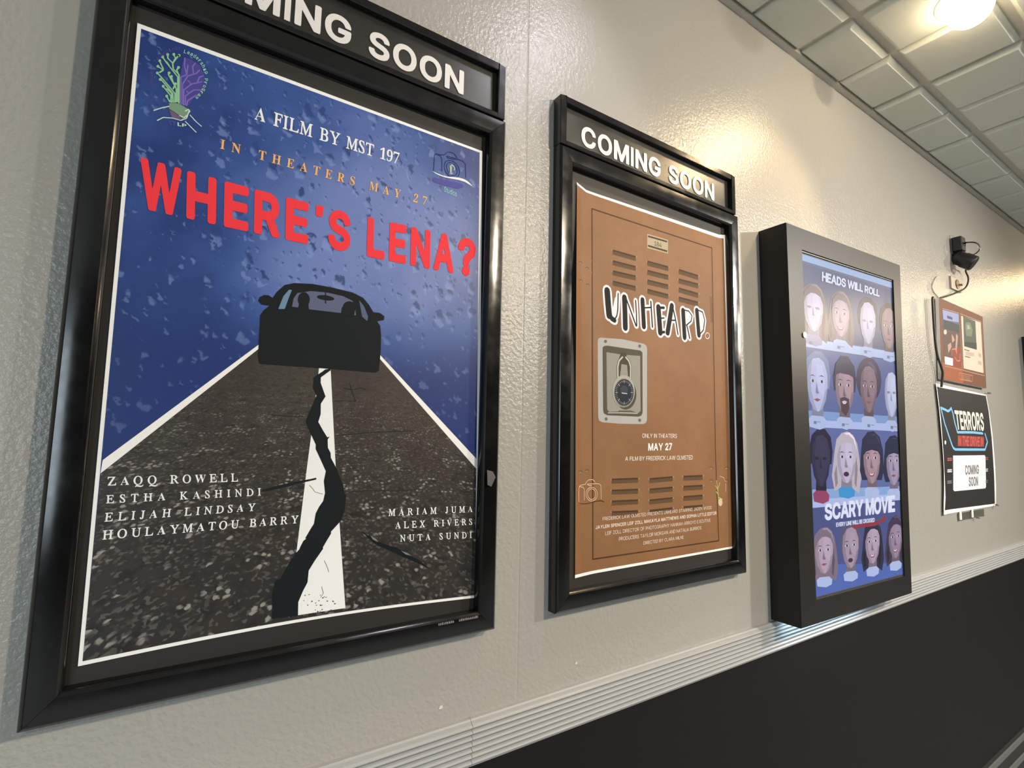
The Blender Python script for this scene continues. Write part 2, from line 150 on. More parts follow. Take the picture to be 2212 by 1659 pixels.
'B':[443,[15,0,15,16,45,23,58,30,66,40,72,60,74,365,71,400,64,420,50,432,15,439,14,455,220,456,275,453,320,444,352,430,375,411,391,385,397,350,394,325,386,305,370,284,350,269,302,250,299,245,325,238,360,224,385,207,405,183,416,160,419,130,418,110,407,75,389,50,370,33,350,21,315,8,290,3,235,-1],[200,28,187,40,183,60,183,225,185,230,230,227,255,220,270,212,282,200,290,185,299,145,296,85,288,60,280,48,265,35,245,28,220,25],[185,253,183,260,183,390,187,420,195,430,205,432,245,428,266,415,280,385,284,345,278,300,264,275,245,262,220,255]],
'C':[468,[236,-11,191,-4,136,19,91,55,55,104,33,159,26,209,29,274,46,333,66,369,102,409,136,434,176,453,216,463,276,466,311,460,386,436,406,443,421,466,436,466,436,308,419,309,391,364,358,404,326,427,301,437,266,442,226,435,200,419,173,384,158,344,148,294,145,224,149,164,161,111,179,74,201,50,241,30,276,25,306,27,341,38,371,54,398,74,426,105,431,105,448,89,421,56,396,33,366,14,331,-1,296,-9]],
'D':[496,[20,-1,20,16,60,28,68,40,72,55,73,375,71,400,64,420,50,432,15,439,15,456,220,456,295,450,357,430,385,414,408,395,439,355,453,325,462,295,469,230,461,155,442,100,410,57,360,24,300,5,225,-1],[200,28,188,40,183,65,183,395,187,415,193,425,205,430,225,432,260,427,290,412,319,380,336,340,346,290,349,195,336,115,320,78,307,60,280,38,260,30,225,25]],
'E':[442,[14,-1,14,17,44,21,64,33,71,50,74,80,73,395,67,415,61,425,44,434,19,437,16,440,16,455,399,456,399,319,383,320,375,355,360,385,340,405,324,414,294,424,254,429,204,428,189,420,184,395,184,249,189,247,219,249,249,261,259,270,272,290,288,345,305,345,305,120,299,117,286,120,275,175,267,190,254,204,224,217,184,221,184,70,189,40,204,31,259,30,309,38,334,48,359,65,385,95,409,141,414,144,429,143,402,0]],
'F':[404,[19,-1,15,0,15,15,19,19,44,24,59,32,68,45,72,60,74,375,70,405,63,420,44,432,14,439,13,455,394,456,394,319,377,320,366,360,354,385,339,402,319,416,279,427,229,430,194,427,185,415,184,249,219,251,248,265,262,280,272,300,283,345,289,348,303,345,303,120,299,117,284,119,269,179,249,206,219,219,189,223,183,220,183,75,188,45,194,34,208,25,254,19,258,15,256,0]],
'G':[508,[248,-10,198,-3,139,20,93,55,58,100,39,145,27,205,30,275,46,330,67,370,93,400,138,435,178,454,233,465,278,465,328,456,388,437,403,442,418,465,438,466,438,309,423,307,418,310,391,365,356,405,323,428,288,440,268,442,233,437,203,420,178,390,161,350,150,295,147,230,148,190,155,135,170,90,183,65,208,37,238,20,273,14,308,17,328,28,339,50,342,125,338,155,333,165,318,175,278,181,274,185,274,195,278,199,498,199,501,195,501,185,498,181,468,176,457,170,451,160,447,135,447,30,443,26,358,-1,298,-10]],
'H':[523,[15,-1,15,17,50,25,64,35,71,55,74,85,72,400,65,418,55,428,15,439,15,455,242,455,240,438,200,429,190,420,186,410,183,385,183,255,190,252,335,252,340,254,341,385,338,410,334,420,325,428,281,440,282,455,507,455,508,440,505,437,475,432,459,420,452,400,450,375,452,60,458,40,466,30,480,22,505,18,508,15,507,0,282,0,281,15,285,19,310,22,325,29,338,50,341,80,340,219,190,220,185,220,183,215,183,80,186,50,193,35,200,28,215,22,240,18,242,0]],
'I':[261,[13,-1,13,17,43,24,58,32,68,44,73,60,74,385,72,410,64,425,48,433,13,439,12,455,243,456,243,438,213,434,198,428,191,420,185,405,184,80,185,55,193,36,212,25,243,19,247,15,245,0]],
'J':[330,[92,-65,52,-55,22,-35,3,-10,-4,20,-1,45,12,63,32,74,57,74,72,69,82,61,92,40,92,15,78,-20,82,-32,97,-39,126,-35,137,-25,145,-5,146,390,141,410,132,423,112,433,82,437,79,440,79,455,312,456,315,450,315,440,272,427,262,415,258,400,256,90,252,40,241,5,221,-25,192,-48,152,-62]],
'K':[510,[16,-1,16,17,51,25,64,35,72,55,74,85,72,400,66,418,56,428,16,439,16,455,243,455,241,438,201,429,191,420,187,410,184,375,184,245,186,239,321,375,344,405,347,415,345,425,326,434,291,438,291,456,486,456,486,439,436,429,391,402,346,361,272,285,470,40,491,24,516,19,520,15,519,0,281,-1,281,17,321,22,332,30,332,40,320,60,201,210,196,209,184,195,186,55,191,39,201,28,216,22,241,18,242,0]],
'L':[426,[15,-1,15,17,45,23,59,30,67,40,72,60,74,375,72,400,65,420,50,431,15,439,15,455,250,455,250,439,210,433,195,425,188,415,184,400,183,80,187,45,200,32,235,29,290,34,325,45,350,62,370,82,388,110,410,155,425,155,427,150,402,0]],
'M':[634,[14,-1,14,17,49,25,64,36,72,55,74,80,72,405,67,420,59,428,14,439,14,455,186,455,314,152,319,150,448,455,617,455,618,440,584,430,571,420,564,405,561,375,563,55,569,36,579,26,614,19,618,15,616,0,396,0,395,15,399,19,429,25,444,35,452,60,454,370,453,380,449,383,289,0,284,-1,269,0,109,378,106,370,108,60,111,45,119,32,139,22,169,17,170,0]],
'N':[494,[403,-12,108,345,110,54,114,39,122,29,138,22,163,19,168,14,168,4,163,-1,18,-1,18,17,53,24,66,34,72,49,75,79,75,384,39,429,17,439,18,456,158,455,388,173,388,404,382,419,373,428,331,439,331,454,480,454,478,437,453,434,434,424,424,399,423,-6,422,-11]],
'O':[525,[243,-11,198,-4,153,14,108,44,74,79,50,119,34,164,27,209,28,259,38,304,57,349,83,385,118,419,158,443,201,459,248,467,298,465,343,455,383,437,421,409,453,375,474,339,491,294,499,244,497,194,487,149,468,105,442,69,411,39,372,14,328,-3,293,-10],[253,14,228,21,203,37,188,54,170,84,153,139,146,229,149,294,158,344,175,389,198,419,223,435,263,442,293,437,308,429,333,408,348,386,363,349,371,319,378,229,375,164,366,109,348,64,328,37,303,21,268,14]],
'P':[418,[15,-1,15,17,50,25,64,35,71,55,74,85,72,400,65,418,55,428,15,439,15,455,215,456,285,453,335,441,370,420,385,405,398,385,409,345,409,315,405,295,394,270,380,252,350,228,315,213,265,205,185,204,183,200,183,80,186,50,193,35,200,28,215,22,240,18,242,0],[185,231,183,235,185,415,190,423,200,429,240,428,266,415,275,404,284,385,291,330,286,285,276,260,255,241,230,233]],
'Q':[525,[368,-116,333,-113,298,-104,263,-88,233,-66,206,-36,188,-4,128,28,88,63,60,99,40,144,29,194,27,244,34,289,50,334,74,374,106,409,143,435,188,455,233,465,283,467,328,459,373,442,409,419,443,388,469,349,487,309,498,259,498,204,489,154,478,124,454,84,422,49,379,19,332,-1,346,-26,362,-46,398,-70,443,-79,488,-73,493,-76,496,-91,478,-99,436,-111,398,-116],[253,14,228,21,203,37,188,54,170,84,153,139,146,229,149,294,158,344,175,389,198,419,223,435,263,442,293,437,308,429,327,414,348,387,364,349,371,319,378,264,379,224,376,164,367,109,349,64,328,36,303,21,268,13]],
'R':[473,[15,-1,15,17,50,25,64,35,71,55,74,85,72,400,65,418,55,428,15,439,15,455,215,456,275,453,330,443,365,428,384,415,405,390,413,370,418,335,414,305,407,285,390,263,370,246,322,225,319,220,441,40,455,24,480,17,481,0,338,0,202,210,185,211,183,205,183,80,186,50,193,35,200,28,215,22,240,18,242,0],[185,235,183,240,183,385,187,415,195,425,205,429,225,430,250,427,267,420,280,409,295,385,300,365,303,335,297,290,280,261,260,246,235,238]],
'S':[390,[43,-12,43,158,63,158,84,94,109,54,133,33,163,20,208,16,243,27,258,39,269,54,275,69,278,89,273,114,253,141,228,157,123,212,88,239,68,263,53,299,49,334,53,369,67,404,82,424,103,443,123,454,148,463,173,467,208,466,298,446,311,449,323,467,338,467,338,318,322,319,305,364,276,404,248,428,223,439,183,443,163,439,148,431,128,409,121,379,128,349,148,328,178,309,290,254,318,234,340,209,354,179,360,134,356,94,341,59,323,36,303,19,278,5,243,-6,208,-11,168,-10,83,11,68,4,61,-11]],
'T':[423,[96,-1,92,0,91,15,96,19,121,21,136,27,147,40,153,60,154,430,146,432,116,429,91,420,75,410,56,391,43,370,30,320,26,317,16,317,10,320,10,455,411,456,411,320,406,316,396,316,392,320,386,350,374,380,354,405,331,420,306,428,271,432,264,430,266,60,271,40,278,30,296,22,326,18,329,15,327,0]],
'U':[492,[225,-13,190,-9,145,6,114,27,90,62,77,102,73,127,71,397,65,416,55,427,15,438,15,455,240,455,240,438,210,433,196,427,187,417,183,402,182,122,191,77,210,46,235,30,275,23,310,27,344,42,362,57,377,82,388,117,391,162,390,397,379,422,360,433,330,438,327,452,335,456,470,456,475,454,475,440,440,426,431,417,425,397,422,147,413,92,404,67,380,31,345,6,300,-9,275,-13]],
'V':[428,[216,-14,211,-12,38,392,16,426,-14,438,-14,455,211,455,211,438,176,434,161,427,154,417,154,402,256,152,261,152,347,377,353,402,353,417,347,427,331,434,301,438,298,452,306,456,436,456,443,452,441,438,426,435,411,428,392,402,231,-12]],
'W':[611,[170,-11,29,399,11,429,-16,439,-15,456,182,454,180,437,155,433,145,425,142,399,220,166,225,160,299,354,276,419,260,432,230,438,230,456,440,455,440,438,405,430,395,419,394,409,475,170,547,399,547,414,543,424,530,433,505,437,502,454,625,455,625,439,598,424,580,389,446,-11,430,-12,425,-6,315,303,193,-6,190,-12]],
'X':[471,[11,-1,11,17,51,30,80,55,191,210,67,400,41,429,13,440,14,455,244,455,244,440,241,438,216,437,201,432,194,425,191,415,201,390,261,296,266,294,326,383,338,410,337,420,329,430,292,440,293,455,458,455,459,440,456,438,436,436,416,429,381,403,282,265,423,45,441,25,465,15,464,0,239,0,238,15,241,18,279,25,288,35,289,45,276,74,211,178,206,177,139,80,126,55,126,40,131,30,146,22,171,19,175,15,173,0]],
'Y':[426,[102,-1,102,17,137,25,147,31,155,45,159,80,159,180,34,405,17,426,-13,438,-14,455,207,456,207,438,167,431,157,420,158,410,247,232,252,233,331,365,347,400,346,415,341,425,327,433,297,437,294,440,295,455,439,455,440,440,412,425,390,400,270,205,269,80,272,50,279,35,287,28,327,18,328,0]],
'Z':[442,[20,-1,22,15,272,425,265,429,185,428,155,423,130,414,110,401,95,385,77,355,60,315,45,316,57,455,407,455,405,440,155,30,265,31,300,38,330,50,350,63,371,85,391,120,405,161,410,165,420,165,424,160,407,0]],
'0':[375,[168,-7,133,0,103,14,78,35,52,73,37,113,26,168,22,218,24,288,32,348,43,388,58,419,78,445,103,466,133,480,168,486,208,486,243,479,273,465,303,437,324,403,341,353,350,308,354,243,352,193,346,148,331,93,313,58,294,33,269,13,243,1,208,-7],[188,38,173,41,161,48,150,63,144,78,131,153,128,238,131,328,144,403,158,428,168,436,188,441,203,439,218,429,232,403,244,328,247,238,244,153,233,78,227,63,215,48,203,41]],
'1':[375,[68,-1,64,5,65,35,133,38,144,45,151,60,153,400,148,407,103,360,88,350,68,345,53,348,38,360,30,375,27,395,93,423,178,483,253,482,257,60,263,45,273,39,343,35,344,0]],
'2':[375,[24,-1,23,70,139,188,185,245,214,300,225,360,224,395,213,425,194,441,164,443,143,435,127,415,117,380,113,330,99,329,69,334,44,348,31,365,25,395,34,428,49,448,69,464,94,475,129,484,174,487,219,484,244,479,274,467,291,455,309,438,325,405,328,360,317,320,294,282,259,240,93,75,259,77,276,85,289,97,304,140,344,142,341,0]],
'3':[375,[139,-7,84,3,44,23,30,38,22,53,18,68,19,88,26,103,39,116,54,124,74,127,77,123,81,93,89,76,105,58,124,47,154,42,184,45,209,56,225,73,237,103,240,138,234,173,221,193,204,209,179,220,154,225,99,226,95,228,94,233,95,268,168,273,189,283,204,297,216,318,221,338,224,368,221,398,210,423,194,439,169,444,149,441,132,428,122,408,116,383,112,343,109,340,99,341,64,347,39,361,25,383,24,413,32,433,49,453,89,475,149,487,219,484,254,475,287,458,309,438,324,408,328,363,316,323,299,301,279,283,234,258,290,233,325,203,337,183,343,163,344,112,337,83,324,58,304,35,279,18,249,5,219,-3,179,-7]],
'4':[375,[124,-1,120,5,121,35,169,41,179,45,188,55,193,75,194,120,189,124,9,124,8,165,199,480,293,480,294,175,299,170,361,170,364,165,363,125,299,124,294,120,294,75,300,55,309,45,329,38,357,35,356,0],[64,170,60,175,154,330,194,401,197,395,194,174,189,170]],
'5':[375,[142,-7,87,3,64,13,47,26,34,43,27,63,26,83,31,98,47,114,77,122,82,118,91,78,112,53,127,45,147,42,167,42,187,47,212,64,229,93,236,133,233,178,225,203,216,218,202,231,182,241,157,246,127,246,72,234,39,248,61,478,312,481,316,478,317,473,320,363,317,356,282,356,269,393,257,403,106,403,97,284,147,292,192,292,237,284,262,275,292,257,320,228,335,193,340,168,340,133,333,93,319,63,292,33,262,14,227,1,187,-7]],
'6':[375,[180,-7,135,3,107,18,75,48,57,78,39,128,31,173,30,238,35,293,46,343,61,383,85,422,110,448,140,468,175,482,220,487,260,485,300,473,326,453,336,438,341,418,340,403,334,388,321,373,305,365,285,361,260,360,253,408,240,435,220,445,190,440,165,418,146,383,135,343,127,278,130,274,160,287,185,293,235,294,275,285,304,268,328,243,345,209,353,158,349,113,342,88,325,53,295,21,265,4,245,-2,220,-7],[180,43,155,68,141,98,132,138,126,218,135,230,160,245,180,251,200,252,215,247,228,238,246,208,253,168,252,113,243,73,230,53,220,45,205,39]],
'7':[375,[115,-1,111,0,112,5,285,405,100,404,90,399,80,388,70,338,30,339,34,480,352,480,354,445,170,1]],
'8':[375,[160,-7,115,1,76,18,45,45,27,78,19,123,22,148,31,173,60,206,116,243,75,274,51,303,37,338,35,378,43,408,55,433,70,450,90,465,110,475,140,483,175,487,215,486,255,478,285,465,310,442,327,413,335,368,333,343,325,323,304,298,252,263,249,258,300,228,335,193,353,153,355,108,350,83,335,54,311,28,295,17,275,8,235,-3],[180,33,155,39,135,54,120,77,112,108,114,143,122,168,140,194,165,214,210,190,239,168,254,148,260,123,256,83,240,55,215,38],[195,288,165,306,146,323,135,343,132,363,133,393,142,418,159,438,180,446,205,444,225,432,241,408,248,378,247,343,238,318,228,303,210,288,205,285]],
'9':[375,[134,-7,89,3,59,23,49,38,42,58,42,73,46,88,59,102,74,108,95,68,119,46,134,39,154,37,184,43,205,58,224,88,236,123,245,173,249,223,209,195,174,185,119,188,84,202,61,218,49,232,32,263,23,303,24,353,31,383,43,413,64,442,84,459,109,474,134,482,174,487,209,485,249,472,279,453,306,423,324,391,336,353,344,308,346,243,341,188,331,138,316,98,296,63,274,37,244,15,214,1,174,-7],[164,237,149,245,139,256,129,277,122,323,124,363,132,398,145,423,164,437,189,439,204,434,216,423,236,388,245,348,249,278,234,255,214,240,189,234]]},
'roman': {'B':[439,[-38,-10,-45,0,-43,20,-38,24,-1,30,7,40,10,55,5,390,3,410,-3,426,-18,436,-53,442,-58,450,-57,470,-48,476,172,473,217,464,252,449,282,427,300,405,318,365,322,340,319,315,307,290,287,269,258,250,303,220,320,200,335,175,348,135,351,105,346,75,336,55,317,32,292,14,262,2,232,-6,172,-11],[117,34,106,40,101,55,97,220,102,225,142,226,187,217,217,199,239,170,251,130,253,110,250,85,236,60,207,41,167,33],[107,270,97,275,95,395,97,425,102,429,127,431,152,429,177,422,202,405,217,385,228,350,228,325,223,310,207,290,182,278,142,270]],
'C':[471,[200,-20,145,-11,90,12,45,44,8,85,-21,135,-41,195,-45,260,-37,310,-17,360,15,408,50,441,90,465,135,480,165,485,215,484,300,464,305,466,315,480,335,481,344,470,355,335,350,323,330,321,323,325,303,380,290,400,270,419,240,435,200,442,155,434,115,410,85,375,63,325,56,295,54,250,57,215,66,175,81,135,102,100,119,80,145,57,165,45,195,34,230,30,255,32,280,38,306,50,326,65,365,113,375,112,396,95,395,86,386,70,365,41,324,5,295,-9,260,-18]],
'D':[507,[-38,-11,-47,0,-44,20,-38,24,-2,30,6,40,9,55,5,390,2,415,-3,426,-18,436,-53,442,-59,450,-57,470,-48,476,132,476,192,470,260,450,292,434,327,409,364,370,387,335,405,295,420,240,422,200,416,150,399,105,377,73,352,48,312,21,275,5,237,-5,167,-11],[137,35,117,38,105,45,101,55,99,80,94,410,97,425,102,429,122,431,152,430,192,422,227,405,257,380,282,347,302,305,315,255,321,205,319,160,312,130,295,95,274,70,242,48,212,38,182,34]],
'E':[454,[-38,-10,-45,0,-43,20,-38,24,-1,30,7,40,9,55,5,390,2,415,-3,426,-18,436,-53,442,-58,450,-57,470,-48,476,312,475,318,465,328,365,323,355,317,353,302,353,297,357,276,405,267,415,252,423,227,429,187,431,112,430,96,425,94,400,97,272,157,271,192,278,204,285,212,295,218,330,222,335,242,337,247,335,252,325,252,160,247,152,227,150,220,155,207,200,192,220,162,226,98,225,101,55,110,40,132,35,222,36,267,44,292,56,313,75,328,100,342,135,347,138,367,138,372,134,374,125,361,-5,352,-11]],
'F':[406,[-35,-10,-42,0,-39,20,-35,24,3,30,10,40,12,55,8,390,5,415,0,426,-15,436,-50,442,-56,450,-54,470,-45,476,285,476,295,473,300,465,310,355,305,346,300,344,280,345,255,402,243,415,225,424,195,430,120,430,105,428,99,420,102,275,105,269,155,270,185,276,198,285,205,295,215,332,220,336,240,336,248,325,252,155,245,146,225,146,218,150,206,195,198,210,190,217,155,224,110,224,104,220,107,70,111,45,116,35,125,29,173,20,177,10,178,-5,165,-11]],
'G':[541,[226,-20,161,-10,101,13,51,46,8,90,-21,140,-34,175,-42,210,-45,265,-33,325,-13,370,16,411,51,443,96,468,141,481,211,485,256,478,341,453,351,456,360,475,366,480,386,479,392,470,401,330,396,318,381,316,371,320,341,373,301,412,261,432,221,441,166,438,131,423,111,407,96,390,71,343,60,300,57,240,63,195,76,150,96,110,123,75,156,49,206,27,251,22,281,25,311,39,323,55,322,155,318,185,306,197,255,205,250,215,250,230,253,235,261,238,451,238,461,235,464,230,464,215,461,206,426,200,415,190,412,160,416,29,386,10,336,-10,281,-20]],
'H':[520,[-38,-10,-45,0,-43,20,-38,24,-3,29,4,35,9,50,5,390,2,415,-3,426,-18,436,-53,442,-58,450,-57,470,-48,476,137,476,147,470,147,445,142,441,107,435,101,430,96,415,96,280,97,274,112,270,287,270,292,275,287,415,282,425,272,433,232,441,228,445,226,465,232,475,422,476,432,470,431,445,422,440,390,435,382,425,379,410,384,80,386,50,394,35,407,29,437,24,445,20,448,0,442,-9,247,-10,240,0,242,20,247,24,282,28,290,35,293,45,291,220,277,223,107,223,97,220,101,50,107,38,117,30,157,23,162,15,162,-5,152,-11]],
'I':[245,[-35,-10,-42,0,-39,20,-35,24,3,30,10,40,13,55,8,390,5,415,0,426,-15,436,-50,442,-56,450,-54,470,-45,476,145,475,154,465,152,445,145,440,125,439,110,434,103,425,100,410,105,75,111,40,125,29,160,24,165,20,167,-5,155,-11]],
'J':[257,[13,-21,-22,-12,-47,3,-67,26,-77,55,-76,75,-67,88,-52,96,-32,97,-12,89,7,70,13,55,14,30,18,23,28,21,33,35,35,80,26,415,22,425,13,432,-37,440,-43,450,-42,468,-32,476,163,475,171,465,169,445,163,441,128,435,123,429,120,415,125,110,117,50,104,20,83,-3,53,-18]],
'K':[454,[-38,-10,-45,0,-43,20,-38,24,-3,29,4,35,9,50,5,390,2,415,-3,426,-18,436,-53,442,-58,450,-57,470,-48,476,137,476,146,470,147,450,142,442,107,437,97,425,94,395,97,268,217,392,238,420,240,430,237,435,202,441,198,445,195,465,202,475,367,476,377,471,380,465,376,445,342,436,319,420,164,265,366,55,402,31,442,20,446,0,442,-8,432,-11,231,-10,225,0,227,19,232,23,262,26,267,30,264,40,242,67,97,215,102,50,107,38,117,30,162,24,167,20,168,-5,157,-11]],
'L':[449,[-28,-10,-35,0,-33,20,-28,24,8,30,16,40,19,55,14,395,12,415,3,430,-47,445,-48,470,-38,476,152,474,157,465,154,445,116,435,109,425,105,410,110,95,113,50,122,39,152,35,237,35,287,44,310,55,327,72,339,95,355,140,377,142,382,140,385,130,378,-5,367,-11]],
'M':[590,[-36,-11,-46,-5,-45,20,-36,24,-3,30,5,40,7,55,7,390,4,415,-5,430,-55,445,-57,465,-51,474,79,476,89,471,229,138,354,470,364,476,489,476,499,473,502,465,500,445,494,441,459,435,451,425,448,410,453,80,454,55,459,40,474,29,509,24,514,20,517,0,514,-7,504,-11,324,-11,312,-5,311,10,314,19,352,30,361,50,359,310,358,320,354,323,229,-5,219,-11,204,-9,59,331,57,325,58,105,61,60,65,45,74,33,122,20,125,15,124,-5,114,-11]],
'N':[500,[337,-21,62,336,59,329,62,79,65,49,69,39,77,31,122,23,129,14,129,-1,127,-6,117,-11,-33,-11,-43,-6,-43,20,-38,24,-3,30,6,39,9,54,7,394,2,413,-13,430,-28,438,-56,444,-59,464,-53,474,47,476,57,473,307,146,311,154,305,414,302,424,292,434,243,444,241,469,252,476,402,476,412,471,414,454,412,444,372,435,365,429,360,414,365,-11,357,-21]],
'O':[516,[180,-20,130,-11,85,7,50,29,15,63,-8,95,-29,140,-42,190,-46,235,-40,285,-27,330,-8,370,25,415,60,445,100,468,140,481,185,486,235,481,275,469,320,445,356,415,390,371,412,325,425,280,429,230,423,175,408,125,385,79,355,40,318,10,275,-10,230,-20],[170,24,145,33,120,51,99,75,82,105,69,140,60,180,56,220,57,260,62,300,73,340,86,370,105,400,125,420,150,435,180,443,205,443,230,437,260,419,283,395,300,365,313,330,323,285,327,240,326,195,320,155,310,120,294,85,275,58,255,40,230,26,200,21]],
'P':[403,[-38,-10,-45,0,-43,20,-38,24,0,30,7,40,10,55,5,390,3,410,-3,426,-18,436,-53,442,-58,450,-57,470,-48,476,132,476,177,473,217,464,252,449,282,425,302,397,316,365,321,320,317,295,307,274,292,255,277,243,257,231,229,220,177,212,97,210,100,65,104,45,117,30,167,23,172,15,171,-5,162,-11],[102,254,97,258,96,265,96,425,102,432,117,434,162,427,191,410,209,385,223,340,223,315,220,300,204,275,182,263,147,255]],
'Q':[516,[310,-140,265,-133,145,-106,125,-106,105,-112,65,-137,58,-135,43,-120,45,-106,125,-10,80,10,45,34,15,63,-8,95,-27,135,-39,175,-46,225,-44,270,-26,335,-9,370,10,398,35,426,60,446,85,462,120,477,165,485,215,483,265,471,300,455,340,427,374,390,395,355,413,310,424,255,421,185,406,135,373,75,337,35,295,5,245,-13,180,-20,169,-30,175,-34,230,-41,335,-67,370,-71,395,-66,410,-58,431,-40,450,-16,460,-15,475,-25,479,-30,479,-40,461,-70,440,-97,415,-118,390,-131,365,-138],[170,25,145,34,120,50,98,75,83,100,68,140,59,185,55,260,67,330,80,365,95,391,115,414,135,429,160,439,185,442,215,439,240,429,260,414,281,390,298,360,311,325,321,275,324,225,321,175,311,130,296,90,276,60,255,40,230,27,200,22]],
'R':[451,[-38,-10,-45,0,-43,20,-38,24,-1,30,7,40,10,55,5,390,3,410,-3,426,-18,436,-53,442,-58,450,-57,470,-48,476,172,475,232,464,272,445,297,425,317,398,330,365,335,330,331,305,315,275,292,254,262,237,242,230,243,225,367,52,392,30,427,20,427,-6,417,-11,307,-9,152,214,147,217,102,218,98,210,103,50,107,40,117,30,166,20,169,15,168,-5,157,-11],[97,264,95,400,98,425,112,431,152,430,177,423,197,413,211,400,222,385,232,360,236,320,227,295,202,274,172,264,127,261]],
'S':[369,[137,-19,92,-12,42,2,31,1,26,-14,17,-19,2,-19,-6,-9,-27,146,-20,156,3,156,22,111,43,76,73,46,102,29,142,22,172,28,183,36,194,51,199,81,190,116,167,148,132,182,42,256,1,301,-14,326,-23,351,-28,376,-27,406,-20,431,-8,449,12,466,37,479,72,485,107,485,132,482,182,468,191,471,197,481,217,484,227,476,244,341,243,331,237,326,222,326,214,331,201,366,184,396,167,416,137,436,112,442,82,440,65,431,55,411,58,381,73,351,107,315,207,232,237,202,261,166,279,116,282,91,278,61,267,34,252,15,232,-1,202,-14,172,-20]],
'T':[420,[46,-10,39,0,40,20,46,24,71,25,88,30,97,40,101,60,98,425,86,430,41,428,16,424,-4,417,-14,409,-22,395,-33,345,-39,341,-59,342,-64,345,-67,355,-68,470,-59,476,332,475,339,465,350,350,346,342,341,339,326,339,317,345,300,395,289,410,276,420,236,429,191,429,189,425,192,85,195,50,201,36,211,29,266,23,272,15,270,-5,261,-11]],
'U':[491,[184,-20,139,-13,94,5,49,40,23,75,9,110,3,150,-5,415,-11,428,-21,435,-61,441,-69,445,-72,465,-66,475,134,476,145,470,147,450,144,444,101,435,93,425,89,410,91,175,95,130,107,90,131,60,149,48,169,40,209,34,254,41,284,60,295,75,301,90,307,135,304,365,301,400,294,420,284,433,236,445,233,470,244,476,399,476,409,470,412,450,409,445,369,435,361,425,358,415,356,370,360,140,355,90,341,45,319,15,284,-8,239,-19]],
'X':[459,[-63,-11,-68,-9,-73,0,-72,15,-69,20,-37,30,-6,55,121,230,7,410,-8,425,-28,436,-73,442,-79,450,-78,470,-68,476,142,475,148,465,146,445,137,440,107,438,102,435,102,429,121,390,177,302,182,301,248,390,264,420,265,430,257,437,222,441,213,445,211,465,217,474,382,476,392,472,394,465,391,445,362,436,337,415,209,250,329,55,344,40,362,29,412,21,415,0,412,-8,402,-11,191,-10,184,0,186,20,192,24,232,27,236,30,236,35,222,65,152,179,80,80,65,50,67,35,73,30,122,20,127,10,122,-9,112,-11]],
'Y':[412,[44,-10,37,0,42,20,84,28,94,33,98,40,101,65,97,200,-37,400,-56,420,-76,433,-121,442,-126,450,-125,470,-116,476,84,476,94,471,97,465,94,445,89,441,52,435,50,425,64,398,154,260,159,260,225,370,245,415,244,426,234,434,189,441,185,445,184,471,194,476,359,474,364,465,363,445,359,441,334,432,311,405,188,200,190,65,193,40,199,31,209,27,259,22,265,15,264,-5,254,-11]],
'Z':[459,[-12,-11,-21,-5,-24,15,207,425,203,428,93,428,38,420,18,409,5,395,-11,345,-17,341,-32,341,-41,345,-43,350,-39,470,-27,476,328,474,334,460,332,450,100,40,238,39,298,47,318,57,333,75,342,95,353,135,363,139,378,138,383,135,386,125,380,-5,368,-11]],
'A':[437,[-4,1,-8,5,-7,15,21,27,41,55,206,464,221,464,393,65,416,27,441,16,441,3,231,2,231,17,271,25,283,40,282,60,255,130,251,133,106,133,101,130,77,70,75,40,86,25,126,16,126,4,121,1],[116,160,114,165,176,320,242,160]],
'V':[428,[216,-12,211,-7,41,390,17,427,-13,442,-12,452,-9,454,209,452,210,442,206,439,176,436,161,430,152,417,152,402,256,147,261,146,349,377,355,402,355,417,349,427,336,435,301,441,300,452,441,452,441,442,411,431,390,402,231,-8,226,-12]],
'W':[611,[175,-10,170,-5,30,403,14,429,5,436,-11,439,-14,444,-11,454,180,454,180,443,175,439,155,435,145,428,140,414,140,399,148,369,220,160,225,154,301,354,278,419,265,432,233,439,230,449,234,454,435,454,438,444,435,439,405,433,395,422,392,409,475,166,549,399,549,414,545,425,532,434,505,441,504,454,620,454,623,449,621,439,605,432,596,424,577,389,445,-9,430,-9,427,-6,315,309,191,-6,190,-9]],
'1':[375,[68,2,68,34,133,36,147,45,153,60,154,415,103,363,88,352,73,347,53,350,40,360,32,375,31,395,93,420,178,481,252,480,255,60,261,45,273,37,338,34,342,30,342,5,333,1]],
'9':[375,[114,-2,82,8,58,28,44,58,44,73,48,88,59,100,74,106,94,67,119,43,134,37,154,35,184,40,209,60,224,83,236,118,247,173,250,228,214,200,174,187,119,190,77,208,50,233,33,268,25,323,29,368,38,398,52,423,73,448,94,464,119,476,149,483,179,485,209,483,249,470,275,453,304,423,323,388,335,348,343,288,343,228,337,173,326,128,309,87,290,58,264,31,229,9,199,-1,154,-6],[179,233,164,235,149,243,135,258,122,298,120,328,124,378,136,413,154,434,164,439,184,442,209,433,224,417,234,399,246,353,251,278,239,257,219,241,199,233]],
'7':[375,[115,4,290,405,285,407,100,406,87,400,78,390,67,340,35,339,31,345,35,477,350,478,352,475,352,445,169,5,165,1,120,1]]},
'lower': {'L':[393,[58,-12,48,6,48,510,58,521,122,521,137,510,137,70,362,69,372,62,373,-2,362,-12]],
'e':[404,[184,-18,144,-10,112,5,81,30,56,60,27,134,24,222,44,294,64,327,93,358,152,389,224,395,296,373,348,326,378,254,383,166,368,157,112,156,122,110,152,75,200,59,232,60,262,70,304,117,368,102,376,86,350,38,304,1,248,-17],[112,235,120,265,141,294,168,311,200,318,240,312,264,297,284,270,294,238,288,233]],
